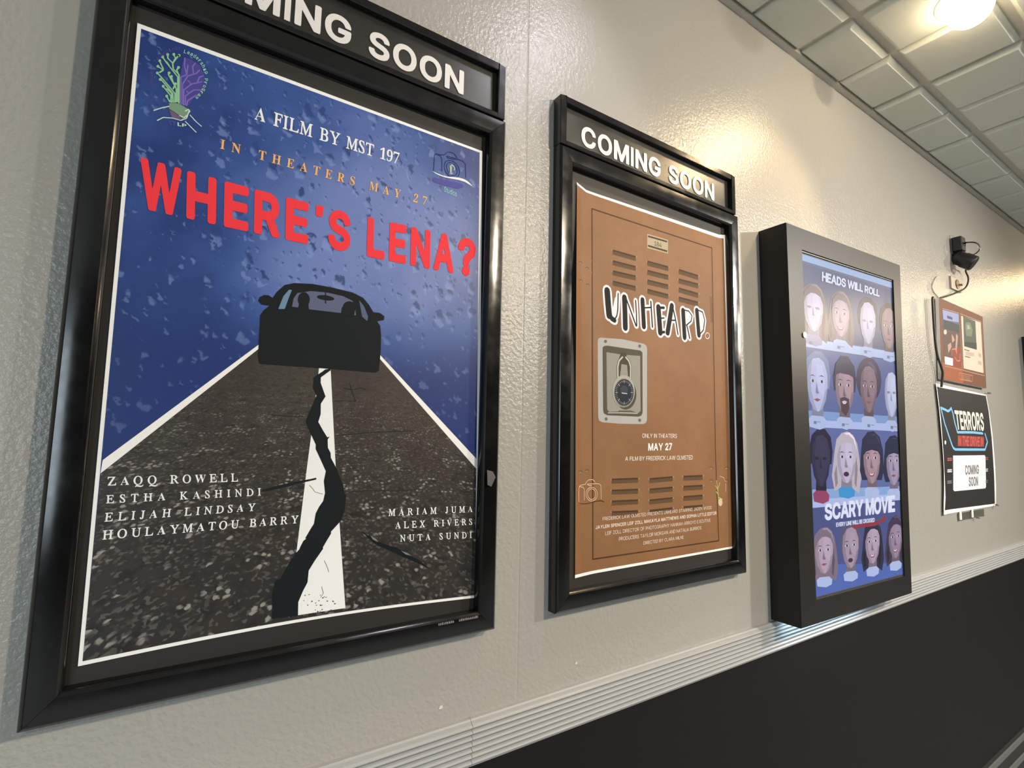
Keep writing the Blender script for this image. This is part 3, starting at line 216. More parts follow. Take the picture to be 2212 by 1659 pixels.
'a':[389,[140,-19,76,1,38,37,19,93,25,149,52,189,92,213,259,245,263,261,259,285,236,310,196,319,164,315,140,304,100,262,36,280,29,293,60,345,108,379,180,396,252,388,309,357,333,325,345,293,348,-3,340,-11,276,-12,265,-3,260,16,236,-2,204,-15],[140,61,116,74,105,93,105,117,116,135,156,152,260,169,261,117,236,79,196,60]],
'd':[424,[176,-19,136,-10,104,7,70,38,45,78,29,126,23,174,25,230,36,278,55,318,80,350,111,374,144,389,184,396,232,393,264,380,296,354,299,510,312,521,376,520,384,510,384,-2,376,-11,312,-12,301,-2,296,24,248,-11,216,-19],[184,61,149,78,125,110,111,158,110,214,122,262,144,295,176,314,216,317,256,302,283,270,298,222,298,158,284,110,260,78,224,61]],
'r':[259,[51,-12,41,-2,41,382,51,391,115,391,131,365,155,382,187,394,251,393,255,382,251,313,195,313,171,307,147,291,129,262,126,-2,115,-12]],
's':[365,[154,-19,98,-3,61,22,33,62,24,94,26,102,98,118,115,86,132,70,162,59,194,58,226,65,244,78,255,94,253,118,226,139,122,166,74,191,52,214,40,238,37,294,58,341,98,375,162,395,226,393,266,380,298,358,322,326,335,286,325,278,266,266,226,313,178,320,154,315,130,299,122,284,124,262,154,241,258,214,306,188,326,166,338,142,341,86,320,38,282,4,226,-16]],
'h':[410,[51,-12,41,6,41,510,51,521,115,521,126,510,126,366,131,359,155,378,187,391,251,395,309,374,331,356,351,326,369,254,369,-2,355,-12,299,-12,284,-2,281,262,272,286,251,307,203,317,179,312,155,299,138,278,128,254,126,-2,115,-12]],
'i':[167,[47,-11,41,6,41,382,55,391,111,391,119,390,126,374,125,-2,111,-12],[63,435,34,462,33,502,43,518,63,532,103,532,125,518,135,502,134,462,103,434]],
'p':[424,[51,-155,41,-137,41,383,51,391,115,391,123,383,131,356,163,381,203,395,251,395,299,382,331,362,358,335,393,263,402,167,394,119,381,79,356,39,332,15,307,-2,267,-16,227,-20,187,-15,155,1,131,21,126,7,126,-145,115,-155],[195,62,163,80,136,119,125,175,128,231,142,271,170,303,203,316,243,315,275,300,302,263,315,215,313,151,299,108,275,77,243,61]],
'P':[445,[58,-12,48,6,50,514,58,521,250,520,298,513,338,498,386,457,414,398,419,318,397,254,362,213,306,183,258,175,138,173,136,-2,122,-12],[138,256,138,440,258,438,287,430,310,414,328,382,332,342,324,302,306,277,282,262,258,256]],
'o':[415,[184,-19,144,-10,112,5,61,54,29,126,23,214,44,294,84,350,144,386,184,395,224,396,296,375,328,352,352,326,385,254,392,166,373,86,355,54,328,24,304,6,264,-12,224,-20],[184,61,150,78,121,118,109,166,111,222,127,270,152,300,184,315,224,317,261,302,289,270,304,222,305,158,291,110,264,77,232,61]],
'g':[425,[176,-161,128,-150,88,-130,54,-97,40,-65,104,-29,138,-65,168,-80,216,-85,256,-76,280,-61,293,-41,298,31,248,1,192,-7,136,3,80,36,47,79,27,135,23,207,36,279,56,319,80,350,112,374,144,389,184,396,232,393,264,381,296,355,302,383,312,391,376,391,384,375,384,-9,373,-73,344,-115,304,-143,240,-161],[200,71,160,81,134,103,114,143,108,199,116,247,137,287,168,311,208,318,248,308,278,279,295,239,300,183,292,135,272,99,240,77]],
'm':[610,[51,-12,41,6,41,374,48,390,115,391,131,361,179,391,211,398,243,396,283,380,315,345,323,344,347,368,379,387,411,396,451,397,503,382,541,350,561,310,568,270,569,6,563,-11,499,-12,484,-2,481,278,459,308,419,318,379,308,362,294,350,270,347,-3,339,-12,267,-9,262,-2,260,278,235,310,195,318,152,302,128,262,126,-2,115,-12]],
'S':[447,[188,-19,124,-2,68,36,36,88,28,143,36,148,108,148,128,101,148,81,188,65,236,62,284,73,315,93,332,125,331,157,316,178,292,193,148,238,91,269,66,293,48,325,41,389,60,447,108,495,180,523,260,526,324,507,372,473,402,429,412,373,404,367,332,367,316,405,293,429,252,444,212,446,172,437,140,413,129,389,130,357,148,334,172,320,316,275,372,242,396,217,412,189,419,157,419,117,411,85,394,53,372,29,340,6,276,-16]],
't':[227,[148,-15,98,2,63,42,53,90,53,314,4,315,-4,322,-4,386,4,391,53,394,53,474,60,482,132,481,138,474,138,394,204,391,216,378,212,319,139,314,138,98,148,67,172,62,204,65,212,59,225,2,220,-8,204,-13]],
'u':[410,[163,-16,123,-6,91,13,66,41,48,81,41,137,42,385,59,391,115,391,124,385,130,113,155,76,179,65,203,62,251,77,269,97,280,121,286,385,299,391,363,390,369,377,366,-7,355,-12,291,-9,283,23,259,4,227,-11]],
'n':[410,[51,-12,41,6,43,385,51,391,115,391,131,359,171,386,211,396,267,392,309,374,347,334,366,278,369,-2,355,-12,299,-12,284,-2,281,262,272,286,251,307,203,317,179,312,155,299,138,278,128,254,126,-2,115,-12]],
'T':[449,[190,-12,181,-2,178,438,30,440,20,454,20,510,30,521,422,520,429,502,429,454,422,441,269,438,269,-2,254,-12]],
'c':[396,[184,-19,144,-10,112,5,81,30,56,61,27,134,24,222,44,294,64,327,94,358,156,390,232,395,282,382,328,353,361,310,374,278,371,270,304,250,294,254,271,294,240,313,200,317,160,306,128,272,111,222,109,166,125,110,160,70,208,58,240,63,264,76,281,94,296,126,304,129,368,113,375,102,348,46,304,6,248,-16]],
'l':[189,[123,-14,91,-5,67,11,50,36,42,68,41,508,51,521,115,521,126,508,126,84,131,69,139,65,179,62,193,4,179,-10]],
'y':[389,[71,-156,47,-151,35,-139,50,-83,57,-75,95,-78,119,-68,149,-3,7,373,7,385,15,391,79,391,95,383,191,114,199,119,295,385,303,391,375,391,383,381,382,373,202,-91,178,-123,151,-143,116,-155]]}}
ART = {
'p1': {'quad':[[0.3,1006.9],[652.3,1002.2],[671.3,-1.4],[5.1,-0.1]],'parts':{'sheet':[
["P","white",0,[[0.3,1006.9],[652.3,1002.2],[671.3,-1.4],[5.1,-0.1]]],
["P","sky",1,[[5.9,999.3],[645.3,996.5],[663.2,4.1],[10,5.9]]]],
'road':[
["P","asphalt",2,[[9.9,277.1],[213.3,493.8],[429.9,498.4],[657.8,273.6],[663.2,4.1],[10,5.9]]],
["P","white",3,[[10.6,296.7],[213.6,497.9],[214,490.5],[9.4,276.6]]],
["P","white",3,[[429.5,502.5],[657.4,293.7],[658.1,271.9],[429.9,494.3]]],
["P",[242,226,212],3,[[316.3,464.1],[337.3,466],[355.7,287.4],[368.5,178.1],[387.6,11.8],[304.6,12.5],[288.8,12.1],[295.7,126.5],[305.6,285.6],[309,334.5]]],
["P",[24,27,28],4,[[337.3,464.9],[337.5,461.6],[320.6,446.9],[320.7,437],[330.9,411.7],[323.2,397.7],[323.9,378.1],[320.5,363.8],[330.1,347.8],[338.2,335.8],[342.4,337.2],[339,331.7],[340.3,316.5],[345.7,306.7],[346.6,298],[357.2,279.5],[365.3,260.8],[371.8,247.5],[374,234.4],[378.4,225.5],[377.2,197.4],[370,178],[353.9,160.1],[354.5,156.9],[340.8,131.9],[341.9,130.1],[327.7,108.4],[318.5,92],[317.7,70.7],[310.6,55.5],[303.8,36.5],[304.7,11.4],[262.3,14.2],[260.6,57],[261.5,67.6],[264.7,81.9],[272.2,83.9],[280.7,101.7],[288.5,116.9],[294.7,126.3],[300.3,132.9],[302,137.8],[306.4,147.6],[311.2,151.3],[309.1,151.9],[318.2,169.3],[322.9,177.3],[324.9,196],[330.4,208.2],[337.1,218.4],[339.5,233.2],[336.2,255.2],[338.8,273.3],[327.7,296],[318.4,314.3],[318.4,321.8],[308.7,340.9],[298.2,364.2],[305.2,384.9],[308.8,394.8],[314.5,412.5],[310.5,421],[307.4,427.3],[307.8,438.2],[307.1,444.7],[315,452],[323.1,458.1],[327.2,462.3]]],
["P",[30,30,30],4,[[233.2,243.5],[258.1,249.7],[288.5,256.1],[312.1,259.5],[322.5,261.7],[322.7,258.3],[288.7,251.1],[262.2,244],[234.2,239.5]]],
["P",[22,24,26],4,[[410.4,156.5],[426.1,146.5],[441.2,134.6],[462,125.6],[484.1,117.3],[505.9,103.4],[531.3,88.8],[556.4,68.5],[526.5,83.9],[496.4,99],[467.2,114.5],[440.6,127.7]]],
["P",[120,118,108],4,[[428.8,146.2],[440.1,139.1],[444.1,132.6],[433.7,138.8]]],
["P",[120,118,108],4,[[492,111.1],[505.9,105.2],[515,98.8],[502.1,102.9]]],
["S",[45,42,38],4,1.6,[[355.1,339.2],[383.5,342.3],[419.3,346.5],[466.2,349.3],[508.6,351.2]]],
["S",[45,42,38],4,1.6,[[376,233.5],[424.7,234.1],[471.4,231.3],[520.5,232.1]]],
["S",[45,42,38],4,1.6,[[363.3,430],[379.3,427.4],[395.2,432.1],[406.2,430.1]]],
["S",[45,42,38],4,1.6,[[374.2,439.6],[379.4,424.8],[387.4,406.4]]],
["S",[45,42,38],4,1.6,[[349.1,404.4],[367.2,405.4],[387.5,405.5]]],
["S",[45,42,38],4,1.6,[[243.1,373.3],[266.1,372.5],[293.7,372.6]]],
["S",[120,112,98],4,0.9,[[311.1,248.7],[318,241],[321.5,235.8],[329.8,233],[335.6,231]]],
["S",[120,112,98],4,0.9,[[344.8,107.3],[350.4,95.2],[354.2,84.8]]],
["S",[120,112,98],4,0.9,[[342.5,59.4],[346.4,46.6],[342,39.2]]],
["P",[70,64,56],4,[[369.8,23],[368.9,22.2],[367.1,22.5],[366.2,23.5],[367,24.3],[368.8,24]]],
["P",[70,64,56],4,[[353.4,37.7],[352.6,37.3],[350.8,37.6],[349.9,38.2],[350.7,38.6],[352.5,38.3]]],
["P",[70,64,56],4,[[328.3,33.6],[327.6,33.1],[326.1,33.4],[325.3,34.1],[326,34.6],[327.5,34.3]]],
["P",[70,64,56],4,[[363.6,7.9],[363.2,7.2],[362.4,7.3],[361.9,8.2],[362.3,9],[363.1,8.8]]],
["P",[70,64,56],4,[[313.8,37.6],[313.5,36.6],[312.9,36.7],[312.5,37.8],[312.7,38.8],[313.4,38.7]]],
["P",[70,64,56],4,[[339.7,13.2],[339,12.3],[337.4,12.6],[336.6,13.7],[337.3,14.6],[338.9,14.3]]],
["P",[70,64,56],4,[[322.9,47.4],[322.3,46.9],[321,47.1],[320.3,47.8],[320.9,48.3],[322.2,48.1]]],
["P",[70,64,56],4,[[355.4,30.3],[354.8,29.4],[353.5,29.6],[352.8,30.7],[353.4,31.7],[354.7,31.5]]],
["P",[70,64,56],4,[[342.2,43.3],[341.8,42.6],[341,42.7],[340.5,43.6],[340.9,44.3],[341.7,44.2]]],
["P",[70,64,56],4,[[343.7,23.8],[343.2,23.1],[342,23.2],[341.4,24.2],[341.9,25],[343.1,24.8]]],
["P",[70,64,56],4,[[336.8,25.4],[336.1,25],[334.6,25.2],[333.8,25.9],[334.5,26.4],[336,26.1]]],
["P",[70,64,56],4,[[335.3,30.1],[334.6,29.5],[333.2,29.8],[332.4,30.5],[333.1,31],[334.5,30.8]]],
["P",[70,64,56],4,[[345.9,23.9],[345.1,23.4],[343.5,23.6],[342.6,24.5],[343.4,25],[345.1,24.8]]],
["P",[70,64,56],4,[[349.4,39.2],[348.8,38.7],[347.6,38.9],[346.9,39.6],[347.5,40.1],[348.7,39.9]]],
["P",[70,64,56],4,[[366.5,27.7],[365.8,27.1],[364.1,27.4],[363.3,28.2],[364,28.8],[365.7,28.6]]],
["P",[70,64,56],4,[[365.1,28.9],[364.6,28.2],[363.6,28.4],[363,29.3],[363.5,30],[364.5,29.8]]],
["P",[70,64,56],4,[[362.8,12.5],[362.2,12.1],[360.8,12.3],[360.1,13],[360.8,13.4],[362.1,13.2]]],
["P",[70,64,56],4,[[347.4,37.5],[346.7,36.6],[345.2,36.9],[344.4,38],[345.1,38.9],[346.6,38.6]]],
["P",[70,64,56],4,[[342.7,25.2],[342.3,24.5],[341.6,24.6],[341.2,25.5],[341.5,26.2],[342.3,26.1]]],
["P",[70,64,56],4,[[321.3,28.3],[320.8,27.4],[319.8,27.6],[319.2,28.6],[319.7,29.4],[320.7,29.3]]],
["P",[70,64,56],4,[[316.1,47.2],[315.5,46.5],[314.1,46.7],[313.4,47.6],[314,48.3],[315.4,48]]],
["P",[70,64,56],4,[[346.9,15.8],[346.3,15],[345.1,15.2],[344.4,16.2],[345,17.1],[346.2,16.9]]],
["P",[70,64,56],4,[[343.7,13.3],[343.1,12.9],[341.6,13.1],[340.9,13.8],[341.6,14.3],[343,14]]],
["P",[70,64,56],4,[[335,17],[334.5,16.5],[333.5,16.6],[332.9,17.3],[333.4,17.8],[334.4,17.7]]],
["P",[70,64,56],4,[[340.5,33.2],[339.8,32.6],[338.5,32.8],[337.8,33.6],[338.4,34.3],[339.8,34.1]]],
["P",[70,64,56],4,[[328.3,34.4],[327.8,33.5],[326.7,33.7],[326.1,34.8],[326.6,35.7],[327.7,35.5]]]],
'car':[
["P",[24,27,28],5,[[215.2,462.6],[212.2,475.5],[211.9,533.4],[211.4,548.8],[216.7,559.3],[223.7,566.7],[227,577.8],[235.5,595.4],[248.2,610.8],[264.1,617.3],[296.1,621.3],[330.8,620.8],[371.1,617.7],[392.2,610.5],[404.6,598.3],[413.4,585.3],[419.9,571.2],[429,559.3],[431.9,538],[432.4,507],[430.6,468.7],[424,464.4],[325.5,464.1]]],
["P",[24,27,28],5,[[227.5,569.4],[220,568.2],[210.9,569.3],[206.8,574.5],[208.6,581.5],[215.1,586.4],[222.6,587.2],[228.9,584]]],
["P",[24,27,28],5,[[410.8,584.9],[426.8,585.4],[436.7,580.2],[436.1,572],[422.9,567.8],[414.4,568.5]]],
["P",[104,126,146],6,[[240,564.8],[247.1,589.6],[255.8,603.2],[260.8,603.6],[255.3,584.1],[250.8,566.5]]],
["P",[92,92,112],6,[[262.6,572.6],[264.6,588.2],[270.2,599.2],[293.5,607.1],[322,609.3],[353.3,607.4],[371.5,601.1],[376.6,589],[380.1,573.4],[352,573.8],[290.5,572.2]]],
["P",[84,92,112],6,[[384.4,604.5],[394.2,594.5],[403.8,574.5],[402.4,565],[391.9,572.8]]],
["P",[24,27,28],7,[[292.8,590.7],[292.4,585.8],[290.8,581.3],[288.2,577.8],[284.8,575.6],[281.2,575],[277.7,576.1],[274.8,578.8],[272.7,582.7],[271.8,587.3],[272.2,592.1],[273.7,596.6],[276.3,600.2],[279.7,602.4],[283.3,603],[286.8,602],[289.8,599.3],[291.9,595.4]]],
["P",[24,27,28],7,[[274.6,581.1],[290.7,583.7],[292.4,569],[272.3,565.9]]],
["P",[24,27,28],7,[[378.4,589.3],[377.8,585.1],[375.8,581.2],[372.6,578],[368.6,576],[364.3,575.4],[360.2,576.2],[356.8,578.3],[354.5,581.6],[353.6,585.5],[354.1,589.6],[356,593.5],[359.2,596.6],[363.1,598.7],[367.5,599.4],[371.6,598.6],[375.1,596.5],[377.4,593.3]]],
["P",[24,27,28],7,[[351.8,585.2],[377.7,585.5],[375.7,569.5],[350.9,568.7]]],
["P",[24,27,28],7,[[337,599],[335.9,597.2],[332.9,595.7],[328.5,594.5],[323.2,593.9],[317.7,593.8],[312.5,594.3],[308.4,595.3],[305.8,596.8],[305,598.4],[306.1,600.1],[308.9,601.7],[313.2,602.8],[318.4,603.5],[324,603.6],[329.2,603.1],[333.4,602.1],[336.1,600.7]]],
["S",[24,27,28],7,2,[[320.2,610.8],[321.4,588.6]]]],
'title_lettering':[
["T",[236,55,60],5,"heavy","W",[[21.4,782.5],[77.3,779.6],[81.8,696.5],[26.5,697.3]]],
["T",[236,55,60],5,"heavy","H",[[85.2,779.3],[128.8,777.7],[132.9,696],[89.7,696.4]]],
["T",[236,55,60],5,"heavy","E",[[140.8,777.4],[179.3,776.5],[183,695.6],[144.8,695.9]]],
["T",[236,55,60],5,"heavy","R",[[188.3,776.3],[231.4,775.8],[234.6,695.4],[191.8,695.5]]],
["T",[236,55,60],5,"heavy","E",[[240.9,775.7],[280.8,775.6],[283.7,695.3],[244,695.3]]],
["T",[236,55,60],5,"heavy","'",[[294.3,775.6],[307.9,775.7],[307.4,753.4],[293.8,753.5]]],
["T",[236,55,60],5,"heavy","S",[[317.4,775.8],[360,776.3],[362.2,695.4],[319.9,695.3]]],
["T",[236,55,60],5,"heavy","L",[[393.2,776.9],[429.6,777.7],[431.4,695.8],[395.3,695.6]]],
["T",[236,55,60],5,"heavy","E",[[439.4,778],[475.6,779],[477,696.1],[441.1,695.8]]],
["T",[236,55,60],5,"heavy","N",[[485.9,779.4],[530.2,781],[531.3,696.6],[487.3,696.2]]],
["T",[236,55,60],5,"heavy","A",[[538.9,781.4],[586.8,783.4],[587.5,697.3],[539.9,696.7]]],
["T",[236,55,60],5,"heavy","?",[[597.1,783.9],[641.8,786.2],[642.1,698],[597.7,697.4]]]],
'film_lettering':[
["T",[248,240,235],5,"roman","A FILM BY MST 197",[[180.1,931.5],[453.8,931.6],[452.8,905.8],[179.5,905]]]],
'date_lettering':[
["T",[235,165,95],5,"serif","IN THEATERS MAY 27",[[130.3,850.4],[519.4,852.5],[517.4,834.3],[130.1,833.3]]]],
'cast_lettering':[
["T",[248,240,235],5,"roman","ZAQQ ROWELL",[[18.7,271.4],[194.1,272.6],[195,258.6],[19.1,258.2]]],
["T",[248,240,235],5,"roman","ESTHA KASHINDI",[[19.1,243.9],[231.2,246.3],[232,233.3],[19.3,231.7]]],
["T",[248,240,235],5,"roman","ELIJAH LINDSAY",[[19.8,217.6],[224.5,220.3],[223.8,207.4],[19.3,204.5]]],
["T",[248,240,235],5,"roman","HOULAYMATOU BARRY",[[19.1,191.7],[295.7,194.7],[295.1,180.6],[19,178.1]]]],
'cast_lettering.b':[
["T",[248,240,235],5,"roman","MARIAM JUMA",[[463,196.1],[650.9,192.8],[651.3,179.3],[462.7,182.1]]],
["T",[248,240,235],5,"roman","ALEX RIVERS",[[477.7,170.1],[651,165.4],[651.4,152.5],[478.3,156]]],
["T",[248,240,235],5,"roman","NUTA SUNDI",[[488.5,143.1],[650.9,137.7],[651.3,124.6],[489.1,129.5]]]],
'bulb_emblem':[
["S",[140,180,132],5,2.2,[[65.8,892.5],[62.4,941.8],[53.6,948.6],[52,958.6],[59.9,976.9]]],
["S",[140,180,132],5,2.2,[[52,958.6],[45.1,963.9],[44.3,969.9]]],
["S",[140,180,132],5,2.2,[[52.1,957.5],[55.5,968.6],[52.6,973.7]]],
["S",[140,180,132],5,2.2,[[64.1,894],[61,937],[51.2,947.6],[44,955.1],[37.8,962.8]]],
["S",[140,180,132],5,2.2,[[62,893.1],[60.4,915.6],[47.9,935.7],[48.5,939.1]]],
["S",[140,180,132],5,2.2,[[59,919.3],[54.2,927.8],[52.2,933.3]]],
["S",[140,180,132],5,2.2,[[60.1,891.4],[59,906.7],[41.4,924.6],[32.7,932.4]]],
["S",[140,180,132],5,2.2,[[57.7,890.4],[55.8,905.4],[39.9,921.9],[37.4,922.9]]],
["S",[140,180,132],5,2.2,[[55.3,889.5],[53.7,900.3],[42.2,912.4]]],
["S",[140,180,132],5,2.2,[[52.8,889.6],[48.2,897.1]]],
["S",[140,180,132],5,2.2,[[54,890],[55,905.1],[47.3,910.3]]],
["S",[140,180,132],5,2.2,[[62.5,939.8],[58.5,948.7],[60.7,953.8]]],
["S",[140,180,132],5,2.2,[[35.8,934.7],[40.2,940.8],[32.7,943.8]]],
["S",[140,180,132],5,2.2,[[40,942.8],[34.4,954]]],
["S",[140,180,132],5,2.2,[[56,913.9],[58.7,923.4]]],
["S",[140,180,132],5,2.2,[[47.5,952.4],[43.9,957.1]]],
["P",[140,180,132],5,[[46.3,971.3],[45.9,969.1],[44.5,967.7],[42.9,967.8],[42.2,969.4],[42.7,971.6],[44.1,973],[45.6,972.9]]],
["P",[140,180,132],5,[[54.7,975.4],[54.2,973.3],[52.7,971.8],[51.2,971.9],[50.5,973.6],[50.9,975.7],[52.4,977.2],[53.9,977.1]]],
["P",[140,180,132],5,[[62.1,976.8],[61.6,974.7],[60.2,973.2],[58.6,973.3],[57.9,974.9],[58.3,977.1],[59.8,978.6],[61.3,978.5]]],
["P",[140,180,132],5,[[39.8,964.1],[39.3,962],[37.9,960.6],[36.4,960.7],[35.7,962.3],[36.2,964.5],[37.6,965.9],[39.1,965.7]]],
["P",[140,180,132],5,[[34.7,945.1],[34.2,943],[32.8,941.6],[31.3,941.8],[30.6,943.4],[31.1,945.5],[32.5,946.9],[33.9,946.7]]],
["P",[140,180,132],5,[[36.3,955.9],[35.9,953.8],[34.5,952.3],[33,952.5],[32.3,954.1],[32.7,956.2],[34.1,957.6],[35.6,957.5]]],
["P",[140,180,132],5,[[34.7,933.2],[34.3,931.1],[32.9,929.8],[31.4,929.9],[30.7,931.5],[31.1,933.6],[32.5,935],[34,934.8]]],
["P",[140,180,132],5,[[39.5,923.8],[39,921.7],[37.6,920.3],[36.1,920.5],[35.4,922.1],[35.8,924.2],[37.2,925.5],[38.7,925.4]]],
["P",[140,180,132],5,[[44.3,913.7],[43.8,911.5],[42.4,910.2],[40.9,910.4],[40.2,912],[40.6,914.1],[42,915.4],[43.5,915.3]]],
["P",[140,180,132],5,[[50.2,898.5],[49.8,896.4],[48.4,895.1],[46.8,895.3],[46.1,896.9],[46.6,899],[48,900.4],[49.5,900.2]]],
["P",[140,180,132],5,[[50.6,940],[50.1,937.8],[48.7,936.4],[47.1,936.6],[46.4,938.2],[46.9,940.3],[48.3,941.7],[49.8,941.6]]],
["P",[140,180,132],5,[[54.2,935.2],[53.7,933.1],[52.3,931.7],[50.8,931.8],[50,933.4],[50.5,935.6],[51.9,937],[53.4,936.8]]],
["P",[140,180,132],5,[[62.8,955.2],[62.3,953],[60.8,951.6],[59.3,951.7],[58.5,953.3],[59,955.5],[60.5,956.9],[62,956.8]]],
["P",[140,180,132],5,[[60.7,924.6],[60.3,922.5],[58.8,921.1],[57.3,921.3],[56.6,922.9],[57,925],[58.5,926.4],[60,926.3]]],
["P",[74,66,128],4,[[67.8,889.1],[64,942.5],[66.7,975.7],[77.7,976.3],[90.2,970.9],[98.1,956.9],[100.1,940.4],[96.9,924],[85.8,908.8],[80.1,893.8]]],
["S",[120,96,165],5,2,[[68.4,891.4],[65.1,938.7],[73,946.3],[73.5,963.7]]],
["S",[120,96,165],5,2,[[70.9,892.4],[68.4,927.4],[74.8,944.9],[86.1,954],[90.8,962.5]]],
["S",[120,96,165],5,2,[[72.7,891],[70.8,917.7],[80.8,932.5],[95.6,942.9]]],
["S",[120,96,165],5,2,[[75.1,891.9],[74,908.4],[84.8,923.4],[94.9,927.5]]],
["S",[120,96,165],5,2,[[76.8,891.5],[77.8,901.4],[88.8,915.4]]],
["S",[120,96,165],5,2,[[73,946.3],[68.6,961.5],[68.5,974.3]]],
["S",[120,96,165],5,2,[[82.9,951.6],[80.3,964.4],[84,972.6]]],
["S",[120,96,165],5,2,[[80.8,932.5],[75.4,936.6]]],
["S",[120,96,165],5,2,[[88.9,939],[91.6,949.9],[96.6,954.1]]],
["S",[120,96,165],5,2,[[78.6,914.5],[75,917.3]]],
["P",[120,140,110],5,[[52.2,887.2],[65.1,891.2],[74.5,888.5],[80.6,885.6],[79,872.3],[73.5,867.1],[61.3,874.1],[52.9,877.1]]],
["P",[110,84,110],5,[[53,876.1],[61.4,873],[71.9,866.5],[67.1,863.7],[57.1,864.1]]],
["S",[196,200,190],6,1.6,[[32.7,866.3],[41.8,873.9],[52.6,881.1]]],
["S",[196,200,190],6,1.6,[[38.6,851.1],[46.1,859],[58.9,862.7],[70.4,862.8],[78.3,869.9],[80.8,883.5]]],
["S",[196,200,190],6,1.6,[[68.2,870.4],[75,869.7],[78.8,875.4]]],
["S",[196,200,190],6,1.6,[[75.8,881.6],[79.7,886.3],[82.1,884],[79.5,877.7]]],
["S",[196,200,190],6,1.6,[[82.9,876.9],[92,868.6],[100.2,863.1]]],
["S",[196,200,190],6,1.6,[[77.1,863.2],[86.1,855.9],[93.3,850]]],
["T",[85,75,135],5,"bold","ST",[[53.6,856.6],[63.4,857.1],[63.9,849.6],[54,850.5]]],
["T",[190,200,185],5,"bold","LP",[[66.1,858.1],[78.8,859.1],[79.1,853.8],[66.6,851.8]]],
["T",[150,190,165],5,"lower","L",[[66.8,989.7],[70.1,990.2],[69.3,983.5],[66,983.1]]],
["T",[150,190,165],5,"lower","e",[[71.7,989],[74.9,988.8],[73.8,983.5],[70.6,983.7]]],
["T",[150,190,165],5,"lower","a",[[76.7,988.7],[79.8,988],[78.2,982.7],[75.1,983.4]]],
["T",[150,190,165],5,"lower","d",[[81.9,988.8],[84.9,987.6],[82.3,981.1],[79.4,982.4]]],
["T",[150,190,165],5,"lower","e",[[85.9,985.6],[88.6,983.7],[86,978.8],[83.4,980.6]]],
["T",[150,190,165],5,"lower","r",[[90,982.7],[92.3,980.4],[89.4,975.8],[87.1,978.1]]],
["T",[150,190,165],5,"lower","s",[[93.6,979.1],[95.7,976.3],[92.4,972.1],[90.3,974.9]]],
["T",[150,190,165],5,"lower","h",[[97.6,975.8],[99.3,972.5],[94.8,967.8],[93.1,971.1]]],
["T",[150,190,165],5,"lower","i",[[99.2,969.8],[100.6,966.2],[96.8,963],[95.4,966.6]]],
["T",[150,190,165],5,"lower","p",[[102.2,965],[103.1,961],[98.1,957.7],[97.2,961.7]]],
["T",[150,190,165],5,"lower","P",[[104.1,952.3],[104.1,947.9],[99,946.2],[98.9,950.6]]],
["T",[150,190,165],5,"lower","r",[[103,945.3],[102.5,940.9],[98.5,940.2],[98.9,944.7]]],
["T",[150,190,165],5,"lower","o",[[102.2,938.5],[101.4,934.1],[97.4,934.1],[98.2,938.6]]],
["T",[150,190,165],5,"lower","g",[[101.7,931.6],[100.5,927.2],[95.7,928.1],[96.9,932.5]]],
["T",[150,190,165],5,"lower","r",[[98.7,925.1],[97.1,920.8],[93.5,922.2],[95.1,926.5]]],
["T",[150,190,165],5,"lower","a",[[96,918.6],[94,914.6],[90.7,916.6],[92.7,920.7]]],
["T",[150,190,165],5,"lower","m",[[92.8,912.5],[90.5,908.7],[87.6,911.3],[89.9,915.1]]],
["T",[84,74,134],5,"lower","S",[[25.4,904.8],[24.3,908.4],[28.7,911.8],[29.8,908.2]]],
["T",[84,74,134],5,"lower","t",[[24.8,910.4],[24.1,914.2],[27.7,916.5],[28.4,912.7]]],
["T",[84,74,134],5,"lower","u",[[23.8,915.6],[23.4,919.5],[27.1,921.3],[27.5,917.4]]],
["T",[84,74,134],5,"lower","d",[[22.4,920.7],[22.2,924.8],[26.9,926.4],[27,922.3]]],
["T",[84,74,134],5,"lower","e",[[23.2,926.6],[23.4,930.8],[27.1,931.6],[26.9,927.4]]],
["T",[84,74,134],5,"lower","n",[[23.5,932.3],[24,936.6],[27.7,936.8],[27.2,932.6]]],
["T",[84,74,134],5,"lower","t",[[24.3,938.1],[25.2,942.4],[28.7,942.1],[27.9,937.8]]],
["T",[84,74,134],5,"lower","T",[[26.3,950],[27.8,954.1],[32,952.5],[30.5,948.3]]],
["T",[84,74,134],5,"lower","e",[[29.2,955.3],[31,959.3],[34.1,957.5],[32.3,953.5]]],
["T",[84,74,134],5,"lower","c",[[31.7,960.7],[33.7,964.6],[36.6,962.3],[34.6,958.4]]],
["T",[84,74,134],5,"lower","h",[[33.9,966.7],[36.2,970.3],[39.5,966.8],[37.1,963.2]]],
["T",[84,74,134],5,"lower","n",[[37.7,970.9],[40.2,974.3],[42.6,971.1],[40,967.7]]],
["T",[84,74,134],5,"lower","o",[[41.2,975.5],[43.9,978.6],[45.9,975],[43.2,971.8]]],
["T",[84,74,134],5,"lower","l",[[44.5,980.7],[47.5,983.5],[49.5,978.5],[46.6,975.7]]],
["T",[84,74,134],5,"lower","o",[[48.9,983.4],[52,985.9],[53.3,981.5],[50.2,979.1]]],
["T",[84,74,134],5,"lower","g",[[52.9,987.9],[56.1,989.9],[57.2,984.1],[54,982]]],
["T",[84,74,134],5,"lower","y",[[57.4,990.6],[60.6,992.3],[61.2,986.1],[58,984.5]]]],
'camera_emblem':[
["S",[38,52,98],5,1.5,[[532.1,916.5],[532.7,936.7],[532.9,952.6],[535.8,957.3],[547.1,958.9],[556.7,961.2],[561.8,968.8],[568.8,972.4],[578.7,972.7],[585.2,968],[589,962.4]]],
["S",[38,52,98],5,1.5,[[535.8,956.9],[547.2,955.6],[551,949.2],[551.9,921.8]]],
